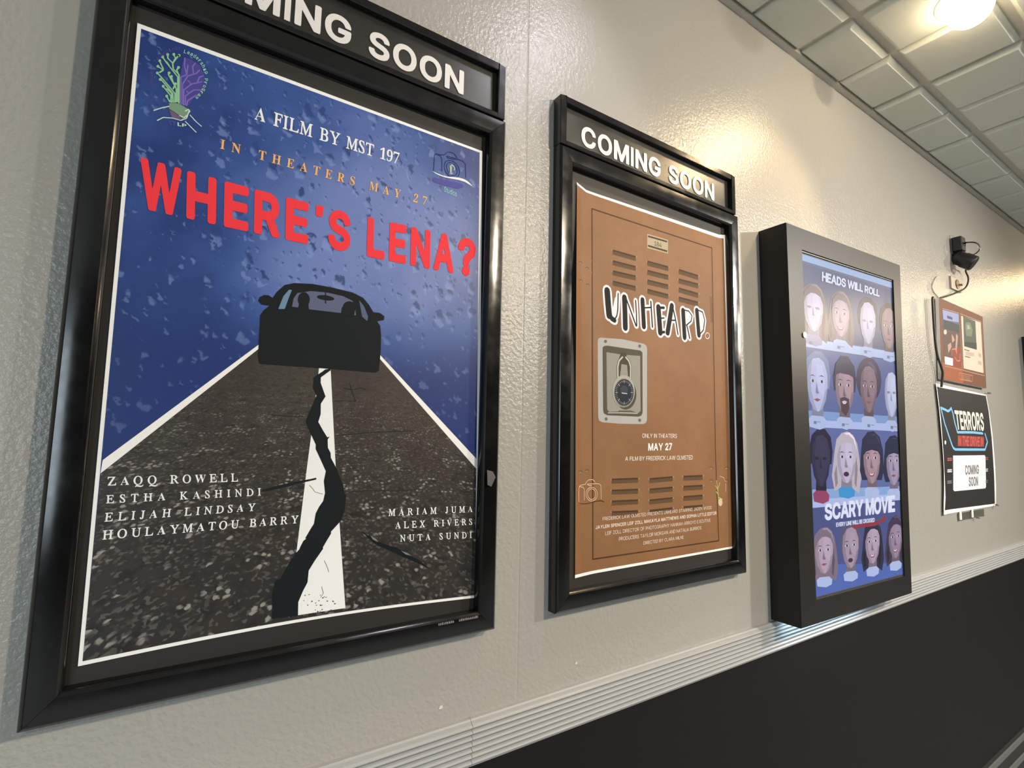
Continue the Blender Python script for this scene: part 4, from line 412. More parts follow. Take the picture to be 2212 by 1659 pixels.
["S",[38,52,98],5,1.5,[[561.2,960.1],[573.6,961.7],[590,961.8],[601.9,962.2],[609,956.7],[611.4,926.4]]],
["S",[38,52,98],5,1.5,[[562.1,959.2],[564.8,957.1],[579.1,959.2],[588.2,960.8]]],
["S",[38,52,98],5,1.5,[[595,936.1],[594.8,929.7],[592.5,923.9],[588.4,919.3],[583,916.5],[576.8,915.5],[570.6,916.7],[565,919.8],[560.6,924.5],[557.8,930.3],[557,936.6],[558.3,942.7],[561.4,947.9],[566.1,951.7],[571.9,953.8],[578.2,953.7],[584.3,951.6],[589.4,947.7],[593.2,942.3],[595,936.1]]],
["S",[38,52,98],5,1.5,[[589.2,935.7],[589.2,930.9],[587.8,926.5],[585.1,923],[581.4,920.8],[577.1,920.2],[572.7,921.1],[568.7,923.5],[565.5,927.1],[563.4,931.5],[562.6,936.2],[563.3,940.8],[565.3,944.8],[568.5,947.7],[572.5,949.2],[576.9,949.1],[581.2,947.5],[585,944.5],[587.7,940.4],[589.2,935.7]]],
["P",[246,240,236],6,[[527.9,915.2],[540,913.6],[553.2,912.6],[566.4,913.6],[580.6,917.1],[593.2,919.6],[605.1,920.2],[614.4,918.7],[622,914.9],[628.3,909.4],[619.3,911.5],[608.1,914.2],[593.4,914.1],[575.4,911.7],[560.3,910.1],[547.1,910.3],[536.6,912.1]]],
["P",[170,178,120],6,[[569.9,940.1],[574.3,943.2],[575.6,935.1],[575.3,925.7],[571.4,924],[570.6,933.5]]],
["S",[200,195,190],6,1.8,[[574.3,943.2],[579.7,942.3],[582.1,938],[581.4,933.5]]],
["P",[150,150,160],6,[[578.5,924.9],[577.3,922.5],[574.2,920.7],[571,920.6],[569.6,922.2],[570.9,924.7],[574,926.5],[577.1,926.6]]],
["P",[84,78,142],4,[[531,902.1],[543,903.2],[559.6,904.1],[581,906.2],[602.8,907.5],[605.8,900.7],[590.5,892.9],[563.6,891.8],[549.6,891],[537.4,891.6],[530.5,892.9]]],
["T",[150,185,180],5,"lower","Studios",[[558.4,888.6],[589.8,885.9],[589.3,873.9],[558,876.8]]]]}},
'p2': {'quad':[[-2.6,990.2],[645.3,1004],[655.7,3.2],[0.5,-2]],'parts':{'sheet':[
["P","white",0,[[-2.6,990.2],[645.3,1004],[655.7,3.2],[0.5,-2]]],
["P","locker",1,[[-2.5,983.9],[625,992.2],[637.5,9.2],[0.4,5.6]]]],
'locker_door':[
["S",[98,66,42],2,3.6,[[50,944.8],[562,949.6],[559.9,273.6],[567.4,32.5],[58.1,33.9],[50,944.8]]],
["S",[176,122,84],2,1.4,[[55.1,939.7],[62.7,39]]],
["S",[172,126,88],2,1.2,[[555.7,944.8],[553.5,273.7],[560.7,38.5]]],
["P",[180,122,78],2,[[1.1,8.3],[-1.7,388.3],[-2.4,970],[13.5,970.7],[18.1,389],[19.6,8.2]]],
["P",[222,196,160],2,[[262.5,926],[352.3,928.1],[351.6,885.7],[262.1,883.3]]],
["P",[92,70,44],3,[[265.7,921.9],[348.3,924.2],[348.2,919.2],[265.7,917]]],
["P",[92,70,44],3,[[265.4,893.5],[347.9,894.9],[347.8,889.2],[265.4,888.6]]],
["T",[110,92,66],3,"sans","184",[[291.9,910.6],[323.8,911.5],[323.6,898],[291.8,898]]],
["P",[122,90,62],2,[[126.2,849.3],[215,849.4],[214.9,835],[126.2,835.4]]],
["P",[92,66,44],3,[[126.2,849.3],[215,849.4],[213.9,844.8],[127.3,845.4]]],
["P",[204,154,114],3,[[126.2,847.2],[125.4,844.9],[123.4,843.6],[121.4,844],[120.5,845.9],[121.4,848.2],[123.4,849.5],[125.4,849.1]]],
["P",[204,154,114],3,[[221.1,848.5],[220.2,846.1],[218,844.8],[215.9,845.2],[215,847.2],[215.9,849.5],[218.1,850.9],[220.2,850.4]]],
["P",[122,90,62],2,[[126.2,819.1],[214.8,820.4],[214.8,806.1],[126.2,805.3]]],
["P",[92,66,44],3,[[126.2,819.1],[214.8,820.4],[213.7,815.9],[127.3,815.2]]],
["P",[204,154,114],3,[[126.2,817],[125.4,814.8],[123.4,813.5],[121.4,813.9],[120.6,815.8],[121.4,818.1],[123.4,819.3],[125.4,818.9]]],
["P",[204,154,114],3,[[220.9,819.4],[220,817.1],[217.9,815.8],[215.7,816.2],[214.8,818.2],[215.7,820.5],[217.9,821.8],[220,821.4]]],
["P",[122,90,62],2,[[126.2,790.7],[214.7,792.9],[214.6,778.6],[126.2,776.9]]],
["P",[92,66,44],3,[[126.2,790.7],[214.7,792.9],[213.5,788.4],[127.3,786.7]]],
["P",[204,154,114],3,[[126.2,788.6],[125.4,786.3],[123.4,785.1],[121.4,785.6],[120.6,787.5],[121.4,789.7],[123.4,790.9],[125.4,790.5]]],
["P",[204,154,114],3,[[220.7,791.8],[219.8,789.5],[217.7,788.3],[215.5,788.7],[214.7,790.7],[215.6,793],[217.7,794.3],[219.9,793.8]]],
["P",[122,90,62],2,[[126.2,762.3],[214.5,762.2],[214.4,748],[126.2,748.6]]],
["P",[92,66,44],3,[[126.2,762.3],[214.5,762.2],[213.3,757.8],[127.3,758.4]]],
["P",[204,154,114],3,[[126.2,760.2],[125.4,758],[123.4,756.8],[121.4,757.3],[120.6,759.2],[121.4,761.4],[123.4,762.6],[125.4,762.1]]],
["P",[204,154,114],3,[[220.5,761.1],[219.6,758.8],[217.5,757.6],[215.3,758.1],[214.5,760],[215.4,762.3],[217.5,763.6],[219.6,763.1]]],
["P",[122,90,62],2,[[262.5,846],[351.8,847.3],[351.6,832.2],[262.4,831.3]]],
["P",[92,66,44],3,[[262.5,846],[351.8,847.3],[350.5,842.5],[263.6,841.8]]],
["P",[204,154,114],3,[[262.5,843.7],[261.5,841.3],[259.3,840],[257.1,840.4],[256.2,842.4],[257.1,844.8],[259.4,846.1],[261.6,845.7]]],
["P",[204,154,114],3,[[358.5,846.3],[357.5,843.8],[355.1,842.4],[352.7,842.9],[351.8,845],[352.8,847.4],[355.2,848.8],[357.6,848.4]]],
["P",[122,90,62],2,[[262.2,818.7],[351.4,820.3],[351.1,805.3],[262.1,804.1]]],
["P",[92,66,44],3,[[262.2,818.7],[351.4,820.3],[350.1,815.5],[263.4,814.6]]],
["P",[204,154,114],3,[[262.2,816.5],[261.3,814.1],[259.1,812.8],[256.8,813.2],[256,815.2],[256.9,817.6],[259.1,818.9],[261.3,818.5]]],
["P",[204,154,114],3,[[358.1,819.3],[357,816.8],[354.7,815.4],[352.3,815.9],[351.3,818],[352.4,820.4],[354.8,821.8],[357.1,821.3]]],
["P",[122,90,62],2,[[262,790.2],[350.9,791.4],[350.7,776.4],[261.8,775.7]]],
["P",[92,66,44],3,[[262,790.2],[350.9,791.4],[349.6,786.7],[263.1,786]]],
["P",[204,154,114],3,[[261.9,787.9],[261,785.6],[258.8,784.3],[256.6,784.8],[255.7,786.8],[256.6,789.1],[258.8,790.4],[261,789.9]]],
["P",[204,154,114],3,[[357.6,790.3],[356.6,787.9],[354.2,786.5],[351.8,787],[350.9,789.1],[351.9,791.5],[354.3,792.9],[356.6,792.4]]],
["P",[122,90,62],2,[[261.7,762.8],[350.5,762.3],[350.2,747.4],[261.6,748.4]]],
["P",[92,66,44],3,[[261.7,762.8],[350.5,762.3],[349.1,757.6],[262.8,758.7]]],
["P",[204,154,114],3,[[261.7,760.6],[260.7,758.3],[258.5,757],[256.3,757.5],[255.4,759.5],[256.4,761.9],[258.6,763.1],[260.8,762.6]]],
["P",[204,154,114],3,[[357.1,761.2],[356.1,758.8],[353.7,757.4],[351.4,758],[350.4,760],[351.4,762.4],[353.8,763.8],[356.2,763.2]]],
["P",[122,90,62],2,[[398.7,848.4],[490.3,846.8],[489.9,830.9],[398.4,833.1]]],
["P",[92,66,44],3,[[398.7,848.4],[490.3,846.8],[488.8,841.7],[399.9,844.1]]],
["P",[204,154,114],3,[[398.7,846.1],[397.6,843.6],[395.1,842.1],[392.7,842.6],[391.7,844.7],[392.8,847.2],[395.2,848.6],[397.7,848.2]]],
["P",[204,154,114],3,[[497.7,845.7],[496.5,843.1],[493.9,841.7],[491.3,842.2],[490.2,844.3],[491.4,846.9],[494,848.4],[496.6,847.9]]],
["P",[122,90,62],2,[[398.1,818.9],[489.6,819.4],[489.2,803.6],[397.8,803.6]]],
["P",[92,66,44],3,[[398.1,818.9],[489.6,819.4],[488.1,814.4],[399.3,814.6]]],
["P",[204,154,114],3,[[398.1,816.6],[397,814.1],[394.6,812.7],[392.1,813.2],[391.2,815.3],[392.2,817.8],[394.7,819.2],[397.1,818.7]]],
["P",[204,154,114],3,[[496.9,818.3],[495.8,815.7],[493.1,814.3],[490.5,814.8],[489.5,816.9],[490.7,819.5],[493.3,821],[495.9,820.4]]],
["P",[122,90,62],2,[[397.6,791],[488.8,789.1],[488.4,773.3],[397.3,775.8]]],
["P",[92,66,44],3,[[397.6,791],[488.8,789.1],[487.3,784.1],[398.8,786.7]]],
["P",[204,154,114],3,[[397.5,788.7],[396.5,786.2],[394,784.9],[391.6,785.4],[390.6,787.5],[391.7,789.9],[394.2,791.3],[396.6,790.8]]],
["P",[204,154,114],3,[[496.1,787.9],[495,785.3],[492.4,783.9],[489.8,784.5],[488.7,786.6],[489.9,789.2],[492.5,790.6],[495.1,790.1]]],
["P",[122,90,62],2,[[397,762.6],[488.1,761.9],[487.7,746.2],[396.8,747.5]]],
["P",[92,66,44],3,[[397,762.6],[488.1,761.9],[486.6,757],[398.3,758.3]]],
["P",[204,154,114],3,[[397,760.3],[395.9,757.9],[393.5,756.5],[391.1,757.1],[390.1,759.2],[391.2,761.6],[393.6,762.9],[396,762.4]]],
["P",[204,154,114],3,[[495.4,760.7],[494.3,758.1],[491.6,756.7],[489.1,757.3],[488,759.5],[489.2,762],[491.8,763.4],[494.4,762.8]]],
["P",[122,90,62],2,[[122.7,231.1],[220.4,231],[220.3,217.8],[122.7,218.4]]],
["P",[92,66,44],3,[[122.7,231.1],[220.4,231],[219.3,227.1],[123.7,227.3]]],
["P",[204,154,114],3,[[122.7,229.1],[121.8,227.1],[119.9,226.4],[117.9,227.2],[117.1,229.2],[117.9,231.2],[119.9,231.9],[121.8,231.1]]],
["P",[204,154,114],3,[[226.5,228.7],[225.6,226.7],[223.4,225.9],[221.3,226.8],[220.4,228.9],[221.3,230.9],[223.5,231.7],[225.6,230.8]]],
["P",[122,90,62],2,[[122.7,202.8],[220.2,201.5],[220.1,188.4],[122.7,190.2]]],
["P",[92,66,44],3,[[122.7,202.8],[220.2,201.5],[219.1,197.6],[123.7,198.9]]],
["P",[204,154,114],3,[[122.7,200.8],[121.9,198.8],[119.9,198.1],[117.9,199],[117.1,201],[117.9,202.9],[119.9,203.6],[121.8,202.7]]],
["P",[204,154,114],3,[[226.3,199.2],[225.4,197.2],[223.2,196.4],[221.1,197.4],[220.2,199.4],[221.1,201.4],[223.3,202.2],[225.4,201.3]]],
["P",[122,90,62],2,[[122.7,175.1],[220,173.3],[219.9,160.2],[122.7,162.5]]],
["P",[92,66,44],3,[[122.7,175.1],[220,173.3],[218.9,169.4],[123.7,171.2]]],
["P",[204,154,114],3,[[122.7,173.1],[121.9,171.1],[119.9,170.4],[117.9,171.4],[117.1,173.3],[117.9,175.3],[119.9,176],[121.9,175.1]]],
["P",[204,154,114],3,[[226.1,170.9],[225.2,168.9],[223,168.2],[220.9,169.1],[220,171.2],[220.9,173.2],[223,173.9],[225.2,173]]],
["P",[122,90,62],2,[[122.7,147.5],[219.8,144.6],[219.7,131.6],[122.7,135]]],
["P",[92,66,44],3,[[122.7,147.5],[219.8,144.6],[218.7,140.8],[123.7,143.7]]],
["P",[204,154,114],3,[[122.7,145.5],[121.9,143.6],[119.9,142.9],[117.9,143.8],[117.1,145.8],[117.9,147.7],[119.9,148.4],[121.9,147.5]]],
["P",[204,154,114],3,[[225.8,142.2],[224.9,140.2],[222.8,139.5],[220.7,140.4],[219.8,142.5],[220.7,144.5],[222.8,145.2],[225,144.2]]],
["P",[122,90,62],2,[[264.8,228.4],[360.3,231.3],[360.1,217.5],[264.6,215]]],
["P",[92,66,44],3,[[264.8,228.4],[360.3,231.3],[359,227.2],[265.9,224.4]]],
["P",[204,154,114],3,[[264.7,226.3],[263.8,224.2],[261.6,223.4],[259.4,224.4],[258.5,226.5],[259.4,228.5],[261.6,229.3],[263.8,228.4]]],
["P",[204,154,114],3,[[367,228.9],[366,226.8],[363.6,226],[361.2,226.9],[360.3,229.1],[361.3,231.2],[363.7,232.1],[366.1,231.1]]],
["P",[122,90,62],2,[[264.5,199.8],[359.8,202.2],[359.6,188.4],[264.3,186.5]]],
["P",[92,66,44],3,[[264.5,199.8],[359.8,202.2],[358.5,198.1],[265.6,195.8]]],
["P",[204,154,114],3,[[264.4,197.7],[263.5,195.7],[261.3,194.9],[259.1,195.8],[258.2,197.9],[259.1,200],[261.3,200.7],[263.5,199.8]]],
["P",[204,154,114],3,[[366.5,199.8],[365.5,197.7],[363.1,196.8],[360.7,197.8],[359.8,200],[360.8,202.1],[363.2,202.9],[365.6,202]]],
["P",[122,90,62],2,[[264.2,170.6],[359.3,172.4],[359.1,158.7],[264,157.3]]],
["P",[92,66,44],3,[[264.2,170.6],[359.3,172.4],[358,168.4],[265.3,166.5]]],
["P",[204,154,114],3,[[264.1,168.4],[263.2,166.4],[261,165.7],[258.8,166.6],[257.9,168.7],[258.8,170.8],[261,171.5],[263.2,170.5]]],
["P",[204,154,114],3,[[366,169.9],[365,167.8],[362.6,167],[360.2,168],[359.3,170.2],[360.3,172.3],[362.7,173.1],[365,172.1]]],
["P",[122,90,62],2,[[263.9,142.5],[358.8,144.4],[358.6,130.7],[263.7,129.3]]],
["P",[92,66,44],3,[[263.9,142.5],[358.8,144.4],[357.5,140.4],[265,138.4]]],
["P",[204,154,114],3,[[263.8,140.4],[262.9,138.4],[260.7,137.6],[258.5,138.6],[257.6,140.7],[258.6,142.7],[260.8,143.4],[263,142.5]]],
["P",[204,154,114],3,[[365.5,141.8],[364.5,139.8],[362.1,139],[359.7,140],[358.8,142.2],[359.8,144.3],[362.2,145],[364.5,144]]],
["P",[122,90,62],2,[[407.5,231.5],[495.2,231.6],[494.8,217.1],[407.2,217.4]]],
["P",[92,66,44],3,[[407.5,231.5],[495.2,231.6],[493.7,227.3],[408.7,227.3]]],
["P",[204,154,114],3,[[407.4,229.3],[406.4,227.1],[403.9,226.3],[401.5,227.2],[400.5,229.4],[401.6,231.6],[404,232.5],[406.5,231.5]]],
["P",[204,154,114],3,[[502.6,229.1],[501.5,226.9],[498.8,226],[496.2,227],[495.2,229.3],[496.3,231.6],[499,232.4],[501.6,231.4]]],
["P",[122,90,62],2,[[406.9,202.8],[494.4,202.6],[494.1,188.1],[406.6,188.7]]],
["P",[92,66,44],3,[[406.9,202.8],[494.4,202.6],[492.9,198.3],[408.1,198.5]]],
["P",[204,154,114],3,[[406.8,200.5],[405.8,198.4],[403.3,197.6],[400.9,198.6],[399.9,200.8],[401,202.9],[403.4,203.7],[405.9,202.7]]],
["P",[204,154,114],3,[[501.8,200],[500.7,197.8],[498,196.9],[495.4,197.9],[494.4,200.2],[495.5,202.5],[498.2,203.3],[500.8,202.3]]],
["P",[122,90,62],2,[[406.3,173],[493.7,173.6],[493.3,159.2],[406,159]]],
["P",[92,66,44],3,[[406.3,173],[493.7,173.6],[492.2,169.3],[407.5,168.8]]],
["P",[204,154,114],3,[[406.2,170.8],[405.2,168.6],[402.7,167.9],[400.3,168.9],[399.3,171.1],[400.4,173.2],[402.8,174],[405.3,173]]],
["P",[204,154,114],3,[[501,171],[499.8,168.8],[497.2,167.9],[494.6,169],[493.6,171.3],[494.7,173.5],[497.4,174.3],[500,173.3]]],
["P",[122,90,62],2,[[405.7,144.5],[492.8,143.9],[492.5,129.5],[405.4,130.6]]],
["P",[92,66,44],3,[[405.7,144.5],[492.8,143.9],[491.3,139.7],[406.9,140.3]]],
["P",[204,154,114],3,[[405.6,142.3],[404.6,140.2],[402.1,139.4],[399.7,140.5],[398.7,142.7],[399.8,144.8],[402.2,145.5],[404.7,144.5]]],
["P",[204,154,114],3,[[500.2,141.2],[499,139],[496.4,138.2],[493.8,139.3],[492.8,141.6],[493.9,143.8],[496.6,144.6],[499.1,143.5]]],
["P",[150,105,70],2,[[40.8,777.8],[39.6,775.2],[36.3,773],[32.3,772.2],[29,773.1],[27.7,775.2],[29,777.9],[32.2,780],[36.3,780.8],[39.6,780]]],
["P",[196,146,106],3,[[38.2,775.8],[36.9,774.4],[33.6,773.3],[30.4,773.1],[29,773.9],[30.4,775.3],[33.6,776.4],[36.9,776.6]]],
["P",[150,105,70],2,[[42.8,733.4],[41.5,730.8],[38.2,728.7],[34.2,728],[30.9,728.9],[29.7,731.1],[30.9,733.7],[34.2,735.7],[38.2,736.5],[41.5,735.6]]],
["P",[196,146,106],3,[[40.1,731.4],[38.8,730.1],[35.6,729.1],[32.3,729],[31,729.8],[32.3,731.1],[35.5,732.1],[38.8,732.3]]],
["P",[150,105,70],2,[[17.9,784.7],[16.7,782.1],[13.5,780],[9.5,779.2],[6.3,780],[5,782.1],[6.2,784.7],[9.4,786.9],[13.4,787.7],[16.6,786.9]]],
["P",[196,146,106],3,[[15.3,782.7],[14,781.3],[10.8,780.2],[7.6,780.1],[6.3,780.9],[7.6,782.2],[10.8,783.3],[14,783.5]]],
["P",[150,105,70],2,[[19.9,736.9],[18.7,734.3],[15.5,732.3],[11.5,731.5],[8.3,732.4],[7,734.6],[8.2,737.2],[11.4,739.2],[15.4,739.9],[18.6,739.1]]],
["P",[196,146,106],3,[[17.3,734.9],[16,733.6],[12.8,732.6],[9.6,732.5],[8.3,733.3],[9.6,734.6],[12.8,735.6],[16,735.8]]],
["P",[150,108,74],2,[[22.5,251],[21.3,248.1],[18,246.4],[14.1,246.5],[10.8,248.4],[9.6,251.2],[10.8,254.1],[14,255.8],[18,255.7],[21.2,253.9]]],
["P",[200,152,112],3,[[19.6,249.1],[18.3,247.7],[15.1,247.2],[11.9,247.9],[10.6,249.3],[11.9,250.6],[15.1,251.1],[18.2,250.5]]],
["P",[150,108,74],2,[[43.7,253],[42.5,250.1],[39.2,248.4],[35.1,248.5],[31.8,250.3],[30.6,253.2],[31.8,256.1],[35.1,257.8],[39.1,257.8],[42.4,255.9]]],
["P",[200,152,112],3,[[40.7,251.1],[39.4,249.7],[36.2,249.2],[32.9,249.9],[31.6,251.3],[32.9,252.6],[36.1,253.1],[39.4,252.5]]],
["P",[150,108,74],2,[[547.9,251.8],[545.9,248.3],[541.1,246.2],[535.1,246.4],[530.4,248.6],[528.7,252.1],[530.6,255.6],[535.5,257.6],[541.4,257.5],[546.1,255.3]]],
["P",[200,152,112],3,[[543.5,249.5],[541.4,247.8],[536.7,247.2],[532,248],[530.1,249.7],[532.1,251.4],[536.8,252],[541.5,251.2]]],
["P",[150,108,74],2,[[546.7,213.2],[544.7,209.8],[539.9,207.8],[534,208],[529.3,210.3],[527.6,213.8],[529.5,217.2],[534.3,219.2],[540.2,219],[544.9,216.7]]],
["P",[200,152,112],3,[[542.3,211],[540.3,209.4],[535.5,208.8],[530.8,209.6],[528.9,211.4],[530.9,213],[535.7,213.5],[540.4,212.7]]],
["P",[150,108,74],2,[[624.5,250.5],[622.4,246.9],[617.3,244.8],[611.1,244.9],[606.1,247.2],[604.3,250.8],[606.4,254.4],[611.5,256.5],[617.7,256.4],[622.7,254.1]]],
["P",[200,152,112],3,[[619.9,248.1],[617.7,246.4],[612.7,245.8],[607.8,246.6],[605.8,248.4],[607.9,250],[612.9,250.7],[617.8,249.9]]],
["P",[150,108,74],2,[[623,210.9],[621,207.4],[615.9,205.3],[609.7,205.5],[604.7,207.9],[603,211.5],[605,215],[610.1,217],[616.3,216.9],[621.2,214.5]]],
["P",[200,152,112],3,[[618.4,208.6],[616.3,206.9],[611.3,206.4],[606.4,207.3],[604.4,209],[606.5,210.7],[611.5,211.2],[616.4,210.4]]],
["P",[150,112,78],2,[[547.3,788.3],[556.9,788.3],[559.2,707.5],[549.7,707.7]]]],
'padlock':[
["P",[196,186,174],3,[[71.7,589.9],[74.3,595.8],[81.7,599.5],[161.6,605],[246.7,601.7],[256.2,596.8],[258.9,588.9],[256.2,388.4],[252.3,380.4],[241,376.7],[153.9,374.9],[89,376.8],[77.7,380.6],[74.1,389.8]]],
["P",[96,86,72],4,[[89.2,572.9],[93.6,578],[105.5,580.9],[161.5,580.9],[231.3,581.1],[239.6,576.1],[239,407.5],[233.7,399.5],[222.5,396.4],[105.8,395.9],[94.3,400.4],[91.6,407.7]]],
["P",[168,158,140],5,[[102.8,563],[161.5,562.1],[230.5,565.8],[230.8,412.4],[222.6,406.8],[161.1,408.2],[112.5,404.9],[105.7,410.8]]],
["P",[110,98,80],6,[[147,410.1],[193.3,412.1],[218.9,406.7],[211.5,401.2],[150.5,400.1]]],
["S",[226,218,204],6,2,[[109.1,402.2],[161,404.4],[218.9,405.4]]],
["P",[120,112,98],4,[[105.1,592.1],[104.1,589.3],[101.3,587.3],[98,586.9],[95.3,588.2],[94.2,590.8],[95.2,593.6],[98,595.6],[101.3,596],[104.1,594.7]]],
["P",[120,112,98],4,[[234.8,593.8],[233.7,590.9],[230.6,588.8],[226.9,588.4],[223.9,589.8],[222.8,592.5],[223.9,595.4],[226.9,597.5],[230.7,598],[233.7,596.6]]],
["P",[120,112,98],4,[[107.8,386],[106.8,383.4],[104.1,381.6],[100.7,381.5],[98,383.1],[97,385.7],[98,388.3],[100.7,390],[104.1,390.1],[106.8,388.6]]],
["P",[120,112,98],4,[[233.2,386.9],[232,384.1],[229,382.3],[225.4,382.2],[222.4,383.8],[221.3,386.5],[222.5,389.3],[225.4,391.1],[229.1,391.2],[232.1,389.6]]],
["P",[84,74,60],6,[[156.1,567.3],[175.8,568.1],[177.6,557.8],[190.3,547.2],[190.1,505.3],[182.8,504.7],[179.3,535.7],[157.8,536.3],[152.4,502.3],[143.6,501.6],[144.4,540.3]]],
["S",[120,110,92],7,7.4,[[144.3,491.4],[143.7,527.3],[149,544.6],[161.4,555.4]]],
["S",[226,216,198],8,3.6,[[144.3,491.4],[143.7,527.3],[149,544.6],[161.4,555.4]]],
["S",[120,110,92],7,7.4,[[174,556.1],[185.9,546.8],[192,531.7],[191.9,497.6]]],
["S",[226,216,198],8,3.6,[[174,556.1],[185.9,546.8],[192,531.7],[191.9,497.6]]],
["P",[90,80,66],7,[[214.4,457.4],[212.9,446.5],[208.7,436.2],[202.2,427.2],[193.7,420.2],[183.9,415.7],[173.5,413.8],[163.2,414.7],[153.7,418.4],[145.6,424.5],[139.4,432.5],[135.5,442.1],[134.2,452.5],[135.5,463.1],[139.4,473.2],[145.6,482.1],[153.8,489.2],[163.4,494],[173.8,496.2],[184.2,495.6],[194,492.2],[202.5,486.2],[209,478],[213.1,468.1]]],
["P",[188,178,160],8,[[208.2,465.6],[207,455.7],[203.8,446.1],[198.6,437.5],[191.8,430.1],[183.7,424.5],[174.7,420.9],[165.3,419.3],[156,420],[147.3,422.8],[139.5,427.5],[133,434],[128.2,441.9],[125.1,450.8],[124.1,460.3],[125.1,469.9],[128.2,479.2],[133,487.8],[139.6,495.1],[147.4,500.9],[156.2,504.9],[165.6,506.7],[175,506.4],[184,503.8],[192.1,499.2],[198.9,492.7],[204,484.6],[207.2,475.4]]],
["P",[130,120,104],9,[[204.1,461.4],[203.1,452.8],[200.3,444.5],[195.7,437],[189.7,430.6],[182.6,425.7],[174.7,422.5],[166.4,421.2],[158.2,421.7],[150.5,424.1],[143.6,428.3],[137.9,433.9],[133.6,440.8],[130.9,448.6],[130,456.8],[130.9,465.2],[133.6,473.4],[137.9,480.8],[143.7,487.2],[150.6,492.3],[158.4,495.7],[166.6,497.3],[174.9,496.9],[182.8,494.7],[190,490.6],[195.9,485],[200.4,478],[203.2,470]]],
["P",[46,48,54],10,[[202.7,461.9],[201.7,453.8],[199,446.1],[194.7,439],[189.1,433.1],[182.3,428.5],[174.9,425.5],[167.1,424.3],[159.4,424.8],[152.1,427],[145.6,430.9],[140.2,436.1],[136.1,442.5],[133.6,449.8],[132.8,457.5],[133.6,465.4],[136.2,472.9],[140.2,479.9],[145.7,485.9],[152.2,490.6],[159.6,493.8],[167.3,495.2],[175.2,494.9],[182.6,492.9],[189.3,489.1],[195,483.8],[199.2,477.3],[201.8,469.8]]],
["S",[214,208,200],11,1.6,[[192.6,461.2],[199.8,461.7]]],
["S",[214,208,200],11,0.8,[[195.1,456.9],[199.3,456.5]]],
["S",[214,208,200],11,0.8,[[194,452.5],[198.1,451.4]]],
["S",[214,208,200],11,0.8,[[192.3,448.2],[196.1,446.5]]],
["S",[214,208,200],11,0.8,[[190,444.3],[193.4,441.9]]],
["S",[214,208,200],11,1.6,[[185.1,442.6],[190.1,437.8]]],
["S",[214,208,200],11,0.8,[[183.7,437.6],[186.1,434.3]]],
["S",[214,208,200],11,0.8,[[179.9,435.1],[181.8,431.4]]],
["S",[214,208,200],11,0.8,[[175.8,433.2],[177.1,429.2]]],
["S",[214,208,200],11,0.8,[[171.5,431.9],[172.2,427.7]]],
["S",[214,208,200],11,1.6,[[167.2,434.2],[167.1,427.1]]],
["S",[214,208,200],11,0.8,[[162.8,431.5],[162.1,427.2]]],
["S",[214,208,200],11,0.8,[[158.6,432.3],[157.3,428.2]]],
["S",[214,208,200],11,0.8,[[154.6,433.8],[152.7,429.9]]],
["S",[214,208,200],11,0.8,[[150.9,435.9],[148.4,432.3]]],
["S",[214,208,200],11,1.6,[[149.5,440.6],[144.7,435.4]]],
["S",[214,208,200],11,0.8,[[144.8,441.7],[141.5,439.1]]],
["S",[214,208,200],11,0.8,[[142.6,445.4],[138.9,443.3]]],
["S",[214,208,200],11,0.8,[[140.9,449.3],[137,447.8]]],
["S",[214,208,200],11,0.8,[[139.9,453.6],[135.9,452.7]]],
["S",[214,208,200],11,1.6,[[142.3,458.1],[135.5,457.7]]],
["S",[214,208,200],11,0.8,[[139.9,462.4],[135.9,462.8]]],
["S",[214,208,200],11,0.8,[[140.9,466.7],[137,467.8]]],
["S",[214,208,200],11,0.8,[[142.6,470.9],[138.9,472.6]]],
["S",[214,208,200],11,0.8,[[144.8,474.8],[141.5,477.1]]],
["S",[214,208,200],11,1.6,[[149.6,476.5],[144.7,481.2]]],
["S",[214,208,200],11,0.8,[[151,481.5],[148.5,484.8]]],
["S",[214,208,200],11,0.8,[[154.7,484.1],[152.8,487.7]]],
["S",[214,208,200],11,0.8,[[158.7,486.1],[157.4,490]]],
["S",[214,208,200],11,0.8,[[162.9,487.4],[162.3,491.6]]],
["S",[214,208,200],11,1.6,[[167.3,485.3],[167.3,492.4]]],
["S",[214,208,200],11,0.8,[[171.7,488.1],[172.4,492.4]]],
["S",[214,208,200],11,0.8,[[176,487.3],[177.3,491.5]]],
["S",[214,208,200],11,0.8,[[180.1,485.9],[182,489.9]]],
["S",[214,208,200],11,0.8,[[183.9,483.8],[186.4,487.5]]],
["S",[214,208,200],11,1.6,[[185.2,479],[190.3,484.4]]],
["S",[214,208,200],11,0.8,[[190.1,477.9],[193.6,480.7]]],
["S",[214,208,200],11,0.8,[[192.4,474.3],[196.3,476.5]]],
["S",[214,208,200],11,0.8,[[194.1,470.2],[198.2,471.8]]],
["S",[214,208,200],11,0.8,[[195.2,465.9],[199.4,466.8]]],
["P",[66,70,78],11,[[181.6,467],[180.1,461.3],[175.9,456.6],[169.8,453.7],[163.2,453.3],[157.2,455.4],[153.1,459.6],[151.7,465.1],[153.1,470.7],[157.3,475.5],[163.2,478.4],[169.9,478.8],[175.9,476.8],[180.1,472.5]]],
["S",[236,230,224],12,2,[[158.3,457.6],[177.6,457]]]],
'title_lettering':[
["S",[242,226,222],4,33.670192500000006,[[105.3,729.7],[108.8,694.3],[113,663.8]]],
["S",[242,226,222],4,26.570407500000005,[[110.5,668.6],[122.7,656.1],[132.5,653.1]]],
["S",[242,226,222],4,16.27571925,[[130.4,652],[141,666.6],[144.6,684.2],[146.1,729.3]]],
["S",[242,226,222],4,30.8302785,[[169.8,721.9],[171.9,680.4],[173.2,638.2]]],
["S",[242,226,222],4,16.98569775,[[174.6,723.5],[191,693.9],[214.9,649]]],
